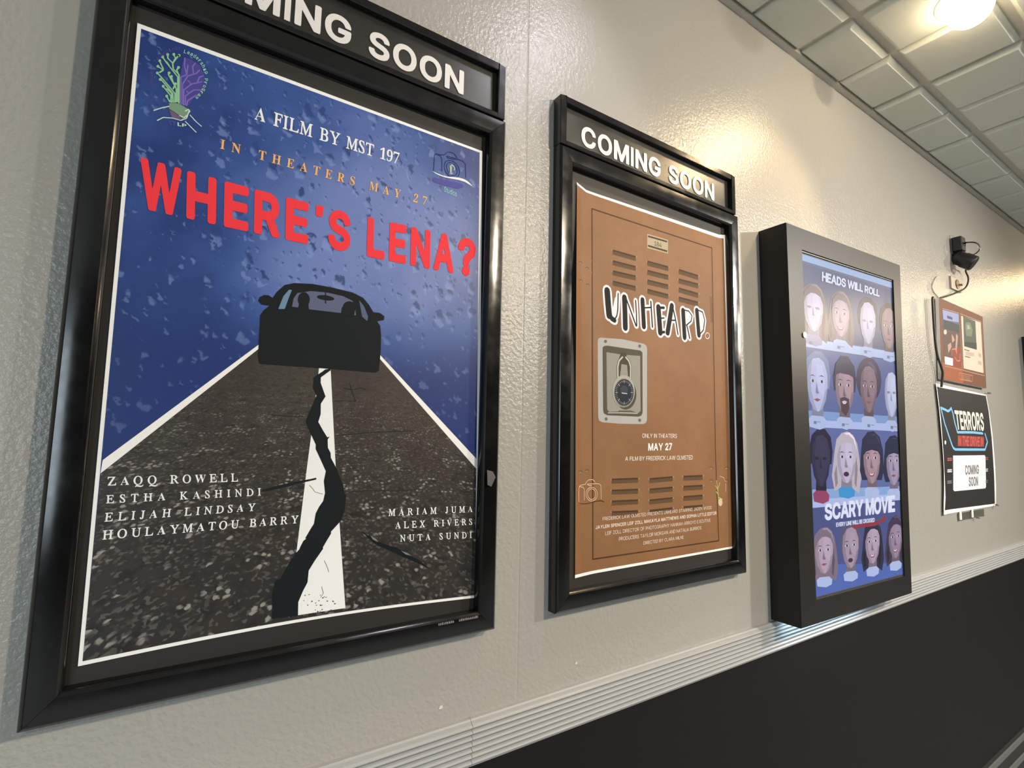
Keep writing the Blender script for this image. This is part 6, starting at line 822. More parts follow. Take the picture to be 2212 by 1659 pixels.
["P",[62,60,86],7,[[37.6,470.5],[46.2,507.7],[74.9,535.1],[111.5,540.3],[142.8,526.3],[159.8,485.7],[157.8,443.6],[143.4,400.5],[119.5,372.2],[94.5,363.2],[68.3,371.3],[45.7,402.7],[36.8,440.1]]],
["P",[64,62,89],8,[[97.6,517.7],[130.9,514.1],[142.4,465],[132,413.1],[106,431.2],[90.8,469.5]]],
["P",[53,52,74],8,[[37.6,470.5],[46.2,507.7],[71.6,531.6],[59.1,483.7],[58.2,432.7],[72.8,391.5],[88.8,366.9],[68.3,371.3],[45.7,402.7],[36.8,440.1]]],
["P",[53,52,74],8,[[157.8,443.6],[143.4,400.5],[119.5,372.2],[100.7,364.6],[124.5,396.1],[139.6,430.2]]],
["P",[44,43,61],9,[[93.6,466],[98.4,431.5],[102.5,426.2],[87.5,426.7]]],
["P",[44,43,61],9,[[84,459.3],[79.4,455.8],[68.7,454.5],[58.4,456.3],[54.4,460],[59,463.5],[69.5,464.7],[79.9,463]]],
["P",[44,43,61],9,[[137.2,458.1],[132.4,454.5],[121.4,453.3],[110.8,455],[106.6,458.8],[111.4,462.3],[122.3,463.6],[133,461.9]]],
["P",[190,180,190],4,[[194.3,483.5],[211.2,525.3],[250.1,548.3],[293.8,555.3],[336.6,542.4],[366.1,512.2],[378.7,456.5],[385.6,380.9],[362.2,328.7],[317.8,347.4],[224.4,355.1],[182.4,344.5],[167.5,397]]],
["P",[138,131,148],5,[[237,402.5],[312.3,400],[310.2,341.2],[228.5,345.3]]],
["P",[70,150,210],6,[[209,349.5],[233,357.9],[307.9,354.4],[331.2,340.2],[325.7,320.8],[279.8,313.7],[213.3,323.9]]],
["P",[192,182,206],7,[[209.7,470.6],[219.4,505.9],[252,531.9],[293.8,537.1],[329.5,523.9],[349,485.4],[346.8,445.4],[330.4,404.4],[303.1,377.4],[274.7,368.9],[244.8,376.5],[219,406.3],[208.8,441.7]]],
["P",[200,190,215],8,[[278,515.6],[316,512.3],[329.2,465.6],[317.4,416.3],[287.6,433.5],[270.3,469.7]]],
["P",[167,158,179],8,[[209.7,470.6],[219.4,505.9],[248.4,528.6],[234.2,483.2],[233.2,434.8],[249.9,395.6],[268.1,372.4],[244.8,376.5],[219,406.3],[208.8,441.7]]],
["P",[167,158,179],8,[[346.8,445.4],[330.4,404.4],[303.1,377.4],[281.7,370.2],[308.8,400.1],[326,432.6]]],
["P",[239,227,239],5,[[267.2,548.4],[311,552.2],[346.4,532.4],[363.1,481.9],[347.7,508.9],[309.4,535.5]]],
["P",[142,135,142],5,[[354.2,465.3],[360,415.1],[342.7,349.5],[330.2,366.5],[338.6,415.7]]],
["P",[142,135,142],5,[[203.3,435.5],[207.7,371.7],[190,356.7],[184.3,404.3]]],
["P",[210,208,220],9,[[259.4,463.4],[254.7,460],[243.8,458.8],[233.2,460.4],[229.1,463.8],[233.8,467.2],[244.6,468.5],[255.3,466.9]]],
["P",[58,54,66],10,[[253.5,463.5],[250.9,459.8],[245.4,458.4],[240.2,460],[238.3,463.7],[240.9,467.3],[246.4,468.8],[251.6,467.2]]],
["P",[58,54,66],10,[[225.4,478.4],[245.9,483.1],[265.8,477.1],[245.7,479.8]]],
["P",[210,208,220],9,[[321.8,462.4],[316.8,459],[305.5,457.7],[294.6,459.4],[290.4,462.9],[295.3,466.3],[306.5,467.6],[317.5,466]]],
["P",[58,54,66],10,[[315.7,462.5],[313,458.8],[307.3,457.4],[301.9,459],[299.9,462.8],[302.6,466.5],[308.3,467.9],[313.7,466.3]]],
["P",[58,54,66],10,[[286.5,477.7],[307.9,482.5],[328.5,476.4],[307.6,479.2]]],
["P",[138,131,148],9,[[271.1,459.9],[279,433.7],[287,427],[272.9,423.3],[261.3,427.6]]],
["P",[84,50,58],9,[[291.4,400.7],[287,395.6],[276.4,392.7],[263.7,393.2],[253.9,396.7],[250.5,402.1],[254.8,407.1],[265.3,410],[278,409.7],[288,406.1]]],
["P",[190,180,190],11,[[207.8,467.4],[217,515.6],[258.1,541.8],[301.4,543.8],[338.6,525.6],[351.4,473.7],[333.1,505.6],[298.8,515.6],[264.2,515.6],[228.9,499.4]]],
["P",[52,54,76],4,[[392.9,478.7],[407.8,528.6],[453.9,556.3],[505.6,560.8],[555.9,539.2],[578.5,487.2],[576.6,409.2],[554.4,371.9],[392.2,376.7],[376.5,413.1]]],
["P",[122,102,110],5,[[436.8,395.3],[511.3,393.5],[508,332.8],[427.2,336.1]]],
["P",[176,190,228],6,[[407.9,340.2],[431.9,349.1],[506,346.4],[528.7,332],[522.9,312],[477.4,304.1],[411.7,313.8]]],
["P",[170,142,154],7,[[411.1,465.4],[421.5,502],[454.4,529.2],[495.9,534.9],[530.9,521.6],[549.3,482],[546.4,440.6],[529.2,398.2],[501.8,370.1],[473.4,360.9],[444,368.5],[419,399],[409.7,435.6]]],
["P",[177,148,160],8,[[479.7,512.5],[517.3,509.4],[529.4,461.4],[516.7,410.3],[487.6,427.8],[471.2,465.1]]],
["P",[147,123,133],8,[[411.1,465.4],[421.5,502],[450.6,525.8],[435.6,478.6],[433.7,428.6],[449.4,388.3],[467,364.5],[444,368.5],[419,399],[409.7,435.6]]],
["P",[147,123,133],8,[[546.4,440.6],[529.2,398.2],[501.8,370.1],[480.4,362.4],[507.8,393.6],[525.5,427.2]]],
["P",[71,73,100],5,[[469.7,546.4],[513.2,550.6],[547.8,530.4],[563.2,478.5],[548.6,506.2],[511.3,533.4]]],
["P",[210,208,220],9,[[460.3,458.4],[455.5,454.9],[444.7,453.5],[434.2,455],[430.2,458.6],[434.9,462.1],[445.7,463.5],[456.2,462]]],
["P",[58,54,66],10,[[454.4,458.4],[451.8,454.7],[446.3,453.1],[441.1,454.8],[439.3,458.5],[441.9,462.3],[447.4,463.9],[452.6,462.3]]],
["P",[58,54,66],10,[[426.8,473.6],[447.3,478.6],[466.9,472.7],[447,475.3]]],
["P",[210,208,220],9,[[522,458],[517,454.4],[505.8,453],[495,454.6],[490.9,458.2],[495.8,461.8],[507,463.2],[517.8,461.7]]],
["P",[58,54,66],10,[[515.9,458],[513.2,454.2],[507.5,452.6],[502.2,454.3],[500.4,458.1],[503,462],[508.7,463.5],[514.1,461.9]]],
["P",[58,54,66],10,[[487.4,473.5],[508.7,478.6],[528.9,472.5],[508.3,475.1]]],
["P",[122,102,110],9,[[471.8,455],[479,427.9],[486.8,421],[472.7,417.1],[461.4,421.5]]],
["P",[150,90,100],9,[[442.7,403.5],[470.7,397.8],[500.4,403.9],[483.1,387.5],[456,387.3]]],
["P",[225,220,225],10,[[450.8,400.8],[470.6,397],[491.4,400.7],[476.9,392.6],[460,393.1]]],
["P",[52,54,76],11,[[406.2,465.4],[420.1,520.4],[469.7,546.4],[521.2,543.8],[555.5,504.5],[552.3,461.3],[531.7,482],[480.5,488.8],[432.7,482]]],
["P",[50,54,76],4,[[587.4,465.7],[602.7,515.9],[647.8,543.8],[697.7,548.5],[745.5,527.1],[766.1,475.1],[762.7,397.1],[740.7,359.7],[584.7,363.3],[570.3,399.7]]],
["P",[119,109,129],5,[[628.1,382.2],[699.8,381],[695.3,320.2],[617.7,322.8]]],
["P",[176,190,228],6,[[599.2,326.7],[622.5,335.9],[693.7,333.8],[715.2,319.6],[709.3,299.5],[665.4,291.2],[602.3,300.3]]],
["P",[166,152,180],7,[[604.7,452.4],[615.5,489.2],[647.7,516.7],[687.8,522.5],[721.2,509.3],[738.1,469.8],[734.4,428.4],[717.1,385.8],[690.1,357.5],[662.7,348.1],[634.5,355.5],[611,385.9],[602.7,422.5]]],
["P",[173,158,188],8,[[671.8,500],[707.8,497.1],[718.5,449.1],[705.2,397.9],[677.6,415.2],[662.6,452.4]]],
["P",[144,132,156],8,[[604.7,452.4],[615.5,489.2],[644,513.2],[628.6,465.8],[625.8,415.6],[640.1,375.4],[656.6,351.6],[634.5,355.5],[611,385.9],[602.7,422.5]]],
["P",[144,132,156],8,[[734.4,428.4],[717.1,385.8],[690.1,357.5],[669.4,349.6],[696.4,381],[714.1,414.8]]],
["P",[69,73,100],5,[[662.8,534],[704.7,538.3],[737.5,518.2],[751.2,466.4],[737.8,494],[702.5,521.1]]],
["P",[210,208,220],9,[[652,445.7],[647.3,442.1],[636.8,440.7],[626.8,442.2],[623,445.7],[627.7,449.3],[638.1,450.7],[648.2,449.3]]],
["P",[58,54,66],10,[[646.3,445.7],[643.7,441.9],[638.4,440.3],[633.5,441.9],[631.8,445.7],[634.4,449.5],[639.7,451.1],[644.7,449.5]]],
["P",[58,54,66],10,[[620,460.8],[639.9,465.9],[658.6,460],[639.5,462.5]]],
["P",[210,208,220],9,[[711.3,445.6],[706.5,442],[695.7,440.5],[685.3,442.1],[681.4,445.7],[686.2,449.3],[697,450.8],[707.4,449.3]]],
["P",[58,54,66],10,[[705.5,445.6],[702.8,441.8],[697.3,440.2],[692.2,441.8],[690.5,445.7],[693.2,449.5],[698.7,451.1],[703.8,449.5]]],
["P",[58,54,66],10,[[678.4,461],[698.9,466.1],[718.2,460.2],[698.5,462.7]]],
["P",[119,109,129],9,[[663,442.3],[669.4,415.2],[676.8,408.4],[663.2,404.3],[652.3,408.7]]],
["P",[140,88,98],9,[[638.3,387.1],[661.5,390.9],[684,387.2],[660.1,380]]],
["P",[50,54,76],11,[[600,452.4],[614.5,507.7],[662.8,534],[712.2,531.6],[744.4,492.3],[740.5,449.1],[721.1,469.7],[672.1,476.2],[625.8,469.2]]],
["P",[128,112,130],4,[[24.6,172.4],[38.2,206],[70.5,223.6],[106.8,228],[142.5,216],[167.3,190.5],[178.5,144.7],[185.2,82.7],[166.4,40.7],[129.3,57.1],[51.3,66],[16.2,58.4],[3.1,102]]],
["P",[129,113,129],5,[[61.3,104.6],[124.1,100.4],[123,52.3],[54.9,57.8]]],
["P",[176,190,228],6,[[38.4,61.8],[58.4,68],[121,63.1],[140.5,50.9],[136.2,35.2],[98.1,30.5],[42.4,40.7]]],
["P",[180,158,180],7,[[37.7,161.2],[45.4,189.9],[72.3,210.2],[107,213.1],[136.9,201.2],[153.5,169.2],[152.2,136.5],[139,103.5],[116.7,82.2],[93.1,75.9],[68.1,83.1],[46.2,108.2],[37.3,137.6]]],
["P",[188,165,188],8,[[94.1,196],[125.8,192.1],[137.3,153.6],[128.1,113.6],[103.1,128.5],[88.3,158.7]]],
["P",[156,137,156],8,[[37.7,161.2],[45.4,189.9],[69.3,207.6],[58,170.8],[57.7,131.2],[72.1,98.6],[87.6,79],[68.1,83.1],[46.2,108.2],[37.3,137.6]]],
["P",[156,137,156],8,[[152.2,136.5],[139,103.5],[116.7,82.2],[98.9,76.8],[121.2,100.6],[135.1,126.7]]],
["P",[164,144,166],5,[[84.8,223.2],[121.1,224.9],[150.8,207.6],[165.2,165.9],[152.1,188.4],[120,211.3]]],
["P",[96,84,97],5,[[158.1,152.6],[163.5,111.4],[150,58.2],[139.4,72.5],[145.7,112.5]]],
["P",[96,84,97],5,[[32.7,132.6],[37.1,80.1],[22.4,68.2],[17.1,107.5]]],
["P",[210,208,220],9,[[79.3,153.8],[75.3,151.2],[66.3,150.5],[57.4,152.2],[53.9,155.1],[57.8,157.7],[66.9,158.5],[75.8,156.9]]],
["P",[58,54,66],10,[[74.3,154.1],[72.2,151.2],[67.6,150.2],[63.3,151.7],[61.6,154.7],[63.7,157.6],[68.3,158.7],[72.7,157.2]]],
["P",[58,54,66],10,[[50.7,167.2],[67.8,170.4],[84.5,164.9],[67.6,167.7]]],
["P",[210,208,220],9,[[131.2,151.2],[127.1,148.5],[117.8,147.9],[108.6,149.5],[105.1,152.5],[109.1,155.2],[118.4,155.9],[127.6,154.3]]],
["P",[58,54,66],10,[[126.1,151.5],[123.9,148.5],[119.2,147.5],[114.7,149],[113,152.1],[115.2,155.1],[119.9,156.1],[124.4,154.6]]],
["P",[58,54,66],10,[[101.7,164.8],[119.4,168],[136.6,162.5],[119.2,165.3]]],
["P",[129,113,129],9,[[89.1,150.7],[95.9,128.9],[102.7,123.2],[91,120.6],[81.3,124.5]]],
["P",[140,88,98],9,[[70,108],[90.1,110],[110,106],[89.4,101.4]]],
["P",[128,112,130],11,[[36.1,158.7],[43.2,197.9],[77.2,218.1],[113.3,218.3],[144.4,202.3],[155.7,159.5],[140,186.1],[111.4,195.4],[82.7,196.4],[53.4,184.3]]],
["P",[96,88,112],4,[[210.3,135.7],[205.4,176.3],[225.8,212.5],[271.2,231.3],[315.7,228.2],[351.7,205.3],[360,165.7],[348.8,130.9]]],
["P",[120,106,120],5,[[244.4,100.7],[309,97.7],[307.1,48.3],[237,52.5]]],
["P",[176,190,228],6,[[220.2,56.2],[240.9,63.1],[305.2,59.4],[325.1,47.3],[320.5,31.1],[281.1,25.4],[223.9,34.6]]],
["P",[168,148,168],7,[[220.9,158.3],[229.3,188],[257.4,209.4],[293.2,213.1],[323.7,201.5],[340.3,169],[338.5,135.4],[324.4,101.2],[301.1,78.9],[276.7,71.9],[251,78.7],[228.8,104.1],[220.1,134.1]]],
["P",[175,154,175],8,[[279.6,195.3],[312.2,191.9],[323.4,152.6],[313.3,111.4],[287.8,126.1],[273,156.9]]],
["P",[146,128,146],8,[[220.9,158.3],[229.3,188],[254.2,206.7],[242,168.6],[241.1,127.9],[255.4,94.7],[271.1,74.9],[251,78.7],[228.8,104.1],[220.1,134.1]]],
["P",[146,128,146],8,[[338.5,135.4],[324.4,101.2],[301.1,78.9],[282.7,73],[306,97.9],[320.7,124.9]]],
["P",[210,208,220],9,[[263.7,151.6],[259.6,148.9],[250.2,148],[241.1,149.4],[237.6,152.4],[241.7,155.2],[251,156.1],[260.1,154.6]]],
["P",[58,54,66],10,[[258.6,151.8],[256.4,148.8],[251.6,147.6],[247.1,149.1],[245.5,152.2],[247.7,155.2],[252.4,156.3],[257,154.9]]],
["P",[58,54,66],10,[[234.4,164.7],[252.1,168.4],[269.2,163.1],[251.9,165.6]]],
["P",[210,208,220],9,[[317.1,150],[312.9,147.2],[303.2,146.3],[293.8,147.8],[290.2,150.8],[294.4,153.6],[304,154.6],[313.4,153.1]]],
["P",[58,54,66],10,[[311.9,150.2],[309.6,147.1],[304.7,146],[300,147.4],[298.4,150.6],[300.6,153.7],[305.5,154.8],[310.2,153.4]]],
["P",[58,54,66],10,[[286.9,163.4],[305.2,167],[322.8,161.7],[304.9,164.3]]],
["P",[120,106,120],9,[[273.7,148.6],[280.4,126.4],[287.3,120.7],[275.2,117.7],[265.3,121.5]]],
["P",[84,50,58],9,[[291.1,98.5],[287.3,94.3],[278.2,92],[267.3,92.5],[258.9,95.6],[255.9,100.1],[259.7,104.4],[268.7,106.7],[279.6,106.2],[288.1,103.1]]],
["P",[52,50,70],4,[[380.7,166.7],[395.5,202.5],[428.6,222],[465.2,227.6],[500.6,216.2],[524.5,190.3],[534.1,142.8],[538.6,78.2],[518.4,33.7],[481.8,49.6],[403.9,56],[368.3,46.8],[356.5,92.1]]],
["P",[126,112,126],5,[[415.2,96.8],[478.1,94.6],[475.4,44.3],[407.2,47.6]]],
["P",[176,190,228],6,[[390.8,51.2],[411.1,58.4],[473.8,55.6],[492.9,43.4],[488,26.9],[449.6,20.6],[394,29.2]]],
["P",[176,156,176],7,[[393.4,155.4],[402.2,185.8],[430,207.9],[464.9,212],[494.4,200.5],[510,167.5],[507.6,133.4],[493.2,98.3],[470.1,75.3],[446.2,67.9],[421.3,74.5],[400.1,100.1],[392.2,130.6]]],
["P",[183,163,183],8,[[451.4,193.7],[483,190.6],[493.2,150.7],[482.6,108.6],[458.1,123.3],[444.2,154.5]]],
["P",[153,135,153],8,[[393.4,155.4],[402.2,185.8],[426.8,205.1],[414.2,166.2],[412.6,124.6],[425.9,90.9],[440.8,70.9],[421.3,74.5],[400.1,100.1],[392.2,130.6]]],
["P",[153,135,153],8,[[507.6,133.4],[493.2,98.3],[470.1,75.3],[452.1,69.1],[475.2,94.7],[490.1,122.5]]],
["P",[71,69,93],5,[[442.9,222],[479.5,224.8],[508.6,207.6],[521.6,164.5],[509.3,187.6],[477.9,210.6]]],
["P",[39,37,52],5,[[514,150.3],[518,107.5],[502.6,51.4],[492.5,65.9],[500.2,108]]],
["P",[39,37,52],5,[[387.5,125.3],[390,70.3],[374.9,57.4],[370.9,98.4]]],
["P",[210,208,220],9,[[435,149.1],[431,146.2],[421.8,145.2],[413,146.6],[409.6,149.6],[413.6,152.4],[422.7,153.5],[431.6,152.1]]],
["P",[58,54,66],10,[[430.1,149.2],[427.9,146.1],[423.2,144.9],[418.9,146.3],[417.3,149.4],[419.5,152.5],[424.2,153.7],[428.5,152.4]]],
["P",[58,54,66],10,[[406.7,162.1],[424.1,166],[440.6,160.8],[423.8,163.2]]],
["P",[210,208,220],9,[[487.1,148],[482.9,145.1],[473.4,144.1],[464.3,145.5],[460.9,148.5],[465,151.4],[474.4,152.5],[483.5,151.1]]],
["P",[58,54,66],10,[[481.9,148.1],[479.6,145],[474.9,143.7],[470.4,145.2],[468.8,148.4],[471.1,151.5],[475.9,152.8],[480.4,151.3]]],
["P",[58,54,66],10,[[457.9,161.3],[475.8,165.2],[492.8,160],[475.5,162.4]]],
["P",[126,112,126],9,[[444.7,146.1],[450.9,123.5],[457.5,117.7],[445.6,114.6],[436,118.4]]],
["P",[150,90,100],9,[[420.2,103.6],[443.9,98.6],[468.9,103.4],[454.4,89.9],[431.5,90]]],
["P",[225,220,225],10,[[427,101.3],[443.8,97.9],[461.4,100.8],[449.1,94.3],[434.9,94.8]]],
["P",[52,50,70],11,[[391.7,152.7],[400.2,194.1],[435.1,216.3],[471.4,217.7],[502,201.9],[511.8,157.5],[497.1,184.8],[468.7,193.6],[439.9,193.8],[410,180.1]]],
["P",[70,62,82],4,[[576.3,166.1],[592.3,203.1],[627.1,223.6],[665.4,230.1],[702.1,219],[726.6,192.9],[735.9,144.4],[739.6,78.5],[717.9,32.6],[680,48.2],[598.9,53.3],[561.6,43.2],[550.1,89.4]]],
["P",[110,96,112],5,[[611.3,95.3],[676.8,94.2],[673.2,42.6],[602.2,44.8]]],
["P",[176,190,228],6,[[585.2,48.1],[606.5,55.9],[671.7,54.1],[691.4,42.1],[686.2,25],[646,17.9],[588.2,25.7]]],
["P",[154,134,156],7,[[589.4,154.8],[599,186.1],[628.3,209.2],[664.9,214.1],[695.4,202.9],[711.1,169.4],[708.1,134.3],[692.6,98.2],[668.2,74.2],[643.2,66.3],[617.3,72.5],[595.6,98.4],[587.8,129.4]]],
["P",[160,140,163],8,[[650.4,195.1],[683.4,192.5],[693.4,151.9],[681.7,108.5],[656.4,123.2],[642.4,154.8]]],
["P",[133,116,135],8,[[589.4,154.8],[599,186.1],[625,206.3],[611.2,166.2],[609,123.6],[622.4,89.4],[637.6,69.2],[617.3,72.5],[595.6,98.4],[587.8,129.4]]],
["P",[133,116,135],8,[[708.1,134.3],[692.6,98.2],[668.2,74.2],[649.3,67.5],[673.8,94.2],[689.7,122.9]]],
["P",[93,83,108],5,[[642,223.9],[680.2,227.4],[710.3,210.4],[723.1,166.5],[710.7,189.8],[678.3,212.8]]],
["P",[52,46,61],5,[[715,151.8],[718.6,108],[701.7,50.4],[691.4,65.1],[700.1,108.3]]],
["P",[52,46,61],5,[[582.8,123.9],[584.7,67.7],[568.7,54.2],[565.1,96.1]]],
["P",[210,208,220],9,[[632.7,149.1],[628.5,146.1],[618.9,144.9],[609.7,146.1],[606.2,149.2],[610.4,152.2],[620,153.4],[629.2,152.1]]],
["P",[58,54,66],10,[[627.6,149.1],[625.2,145.9],[620.3,144.6],[615.8,145.9],[614.3,149.1],[616.6,152.3],[621.5,153.7],[626,152.3]]],
["P",[58,54,66],10,[[603.4,161.9],[621.5,166.2],[638.7,161.3],[621.2,163.4]]],
["P",[210,208,220],9,[[686.9,149],[682.5,145.9],[672.7,144.7],[663.2,146],[659.6,149],[664,152.1],[673.8,153.3],[683.3,152]]],
["P",[58,54,66],10,[[681.6,149],[679.2,145.7],[674.2,144.4],[669.5,145.7],[667.9,149],[670.4,152.3],[675.4,153.6],[680,152.3]]],
["P",[58,54,66],10,[[656.8,162],[675.5,166.4],[693.1,161.3],[675.1,163.5]]],
["P",[110,96,112],9,[[642.8,146.2],[648.9,123.2],[655.7,117.4],[643.2,114],[633.3,117.7]]],
["P",[150,90,100],9,[[616.6,102.3],[641.2,97.6],[667.4,103],[652,88.9],[628.2,88.6]]],
["P",[225,220,225],10,[[623.7,100],[641.1,96.9],[659.5,100.2],[646.6,93.3],[631.8,93.5]]],
["P",[70,62,82],11,[[587.6,152],[597.1,194.6],[633.9,218],[671.7,220],[703.3,204.4],[712.9,159.1],[698,186.8],[668.5,195.3],[638.4,195],[607.1,180.4]]],
["P",[150,60,74],12,[[303.1,218.4],[497.6,218.2],[566.6,235.6],[568.9,218.7],[479.5,203.2],[309.2,205.9]]],
["P",[120,128,150],12,[[52.7,861.5],[70.6,862.7],[69.9,852.2],[52,851.4]]],
["P",[140,150,176],12,[[74.2,862.8],[99.7,863.8],[99.4,860.6],[74,859.6]]],
["P",[120,128,150],12,[[247.3,867.7],[267.5,869],[266.5,857.8],[246.4,857]]],
["P",[140,150,176],12,[[271.5,869.1],[300.1,870.3],[299.8,866.9],[271.2,865.7]]],
["P",[120,128,150],12,[[458.9,873.9],[481.6,875.3],[480.4,863.4],[457.8,862.5]]],
["P",[140,150,176],12,[[486.2,875.4],[518.4,876.7],[518,873.1],[485.8,871.8]]],
["P",[120,128,150],12,[[659.4,873.2],[684.6,874.6],[683,862.1],[657.9,861.2]]],
["P",[140,150,176],12,[[689.6,874.8],[725.5,876.1],[725,872.3],[689.2,871]]],
["P",[120,128,150],12,[[58.2,585.9],[75.9,585.6],[75.2,575.4],[57.5,576.2]]],
["P",[140,150,176],12,[[79.5,585.4],[104.6,584.3],[104.4,581.2],[79.3,582.3]]],
["P",[120,128,150],12,[[254.4,584.1],[274.3,583.7],[273.3,573],[253.5,573.8]]],
["P",[140,150,176],12,[[278.3,583.5],[306.6,582.4],[306.2,579.1],[278,580.3]]],
["P",[120,128,150],12,[[453.8,586.6],[476.1,586.2],[474.9,574.8],[452.7,575.6]]],
["P",[140,150,176],12,[[480.6,586],[512.2,584.8],[511.9,581.3],[480.2,582.5]]],
["P",[120,128,150],12,[[656.6,585.2],[681.4,584.8],[679.9,572.8],[655.2,573.6]]],
["P",[140,150,176],12,[[686.4,584.6],[721.7,583.3],[721.2,579.6],[685.9,580.9]]],
["T",[206,212,232],13,"heavy","HEADS WILL ROLL",[[155.7,1130.3],[622.5,1142.3],[617.4,1112.4],[150.9,1093.5]]],
["T",[226,230,250],14,"heavy","SCARY MOVIE",[[107.6,304.2],[663.3,309.4],[655.1,243.9],[104.5,249.4]]],
["T",[216,222,244],14,"heavy","EVERY LINE WILL BE CROSSED",[[181.1,236.6],[476.4,233.2],[474.7,218.1],[179.9,222.1]]]]}},
'p3': {'quad':[[31.6,428.5],[694.1,422.3],[670.4,-2.7],[-0.3,0]],'parts':{'print':[
["P",[120,72,48],0,[[31.6,428.5],[694.1,422.3],[670.4,-2.7],[-0.3,0]]],
["P",[160,84,50],1,[[14.1,86.9],[308.6,114.8],[308.1,9.7],[286.8,-2.3],[1.5,0.8]]],
["P",[96,92,104],1,[[65.4,370.8],[302.2,381.8],[302.8,290.9],[61.1,266.4]]],
["P",[150,152,178],2,[[69.6,369.7],[299.9,379.7],[296.1,332.7],[73.7,315.7]]],
["P",[70,70,96],3,[[127.7,347.4],[200.3,347.5],[202.5,333.8],[129.6,332.2]]],
["P",[58,66,62],2,[[74.3,319.2],[298.4,318.8],[300.1,276.4],[187.1,272.5],[70.6,271]]],
["P",[98,76,66],1,[[61.7,269.9],[300.1,276.4],[285.1,81.1],[51.7,80.5]]],
["P",[146,64,44],2,[[170.4,177.2],[300.8,202.1],[285.1,81.1],[171.7,81.4]]],
["P",[220,190,170],3,[[110.3,255.7],[101.8,245],[84.5,238.9],[68.7,240.9],[63.6,249.8],[72,260.5],[89.2,266.7],[105.1,264.7]]],
["P",[190,146,120],3,[[174.7,253.6],[200.3,242.9],[215.3,223.8],[175.3,205.3]]],
["P",[190,146,120],3,[[241.4,265.4],[267.6,254.6],[249.6,206.9],[226.3,155.5],[215.9,175.2]]],
["P",[190,146,120],3,[[109.3,187.4],[157.4,206.6],[162.4,183.2],[110.6,143.5]]],
["S",[200,130,104],3,6,[[169.2,170.2],[230.8,180.3],[230.4,152.5]]],
["S",[200,130,104],3,6,[[199,132],[232.9,114.6],[271.4,120],[278.3,157.4]]],
["S",[200,130,104],3,6,[[159.9,169.2],[163,135.2]]],
["P",[246,226,208],3,[[54.3,121.5],[171.7,122.4],[164.6,82.4],[54.3,80.7]]],
["S",[190,140,110],4,4,[[63.5,374.9],[302.9,385.5],[292.7,70.6],[45.7,70.6]]],
["S",[190,150,120],4,4,[[324.9,385.2],[659.2,386.7],[647.1,68.3],[305.1,70.6],[324.9,385.2]]],
["P",[222,196,164],2,[[335.8,376],[652.8,382],[639.3,82.6],[321.8,82.6]]],
["P",[84,88,74],3,[[367.2,376.9],[560.5,376.7],[550,209.7],[353.1,208]]],
["P",[120,124,96],4,[[401.1,347.2],[473.6,357.2],[506.9,317.4],[478.4,276.9],[396.5,270.5],[385.3,316.1]]],
["P",[160,164,140],5,[[413.6,334.4],[455,340],[466.3,319.5],[418.9,309.6]]],
["P",[54,62,54],4,[[355,233.2],[555.9,249.2],[550,209.7],[353.1,208]]],
["P",[120,100,76],3,[[352.2,192.5],[431.6,193.2],[430.4,187.3],[351.1,186.7]]],
["P",[120,100,76],3,[[354.9,155.4],[434.3,155.6],[433.2,149.7],[353.8,149.6]]],
["P",[196,168,136],3,[[369.6,181.2],[501.5,186.1],[497.4,165.5],[365.5,159.4]]],
["P",[196,168,136],3,[[576.8,195.8],[624.1,191.4],[619.7,170.4],[572.2,173.1]]],
["P",[196,168,136],3,[[562.1,149.9],[620.1,146.2],[615.7,125.3],[557.5,127.3]]],
["S",[196,120,84],2,5,[[249.5,52],[449.5,52.5],[437.9,19.3],[245,17.1],[249.5,52]]],
["S",[190,130,96],2,3,[[276,42.1],[412.3,42.4]]],
["S",[190,130,96],2,3,[[274.4,33.2],[410.5,33.3]]],
["S",[190,130,96],2,3,[[272.7,24.4],[408.8,24.3]]]]}},
'p4': {'quad':[[1,651.8],[772.2,638.6],[802.1,-0.3],[-4.6,0.1]],'parts':{'sheet':[
["P","white",0,[[1,651.8],[772.2,638.6],[797.4,542.5],[818.1,417.5],[824.5,213.6],[820,101.6],[802.1,-0.3],[-4.6,0.1],[-2.1,37.6],[18.6,131.6],[29.4,227.3],[27,343.6],[17.7,519.5]]],
["P",[40,37,36],1,[[13.3,633.9],[762.1,631.2],[785.3,542],[796.7,383.1],[794.9,158.3],[784.3,11.7],[15.3,21.5],[34.6,83.2],[37,227.2],[35.2,471]]]],
'arrow_graphic':[
["S",[130,190,224],2,13,[[44.2,529.5],[59.4,504.9],[92,443.5],[103.7,431.9],[130.8,393.6],[173.2,337.1],[187.6,326.6],[210.9,319.9],[398.4,319.5],[668.7,320],[693.3,343.3],[717.5,363.5],[687.7,409.9]]],
["S",[130,190,224],2,13,[[44.2,529.5],[78.4,525.8],[113.1,522.1],[147.8,516.1],[172.9,521.7],[197.5,534.3],[215.5,508.2],[231.7,459.6],[260.2,409.6],[372,411.9],[507.2,413.8],[648.7,410.8]]]],
'title_lettering':[
["T",[250,234,204],3,"bold","TERRORS",[[239.2,525.4],[682.8,527],[676.4,426.3],[250.1,423.3]]],
["P",[150,52,46],2,[[259.4,393.5],[664.4,392.8],[650,335.6],[249.1,336.7]]],
["T",[204,92,82],3,"bold","IN THE DRIVE IN",[[263.3,392],[659.2,391.1],[643.8,336.4],[252.2,337.8]]],
["P",[204,92,82],3,[[541.9,366.6],[563,366.5],[561.7,360.3],[540.6,360.5]]]],
'panel_print':[
["P",[246,232,222],2,[[174.7,288.6],[656.3,288.8],[665.7,279.4],[646.1,110.9],[630.2,104.4],[169.6,107.3],[153.4,114.3]]],
["T",[120,112,104],3,"bold","COMING",[[336.6,236.4],[546.6,236.6],[542.6,186.5],[332.9,186.2]]],
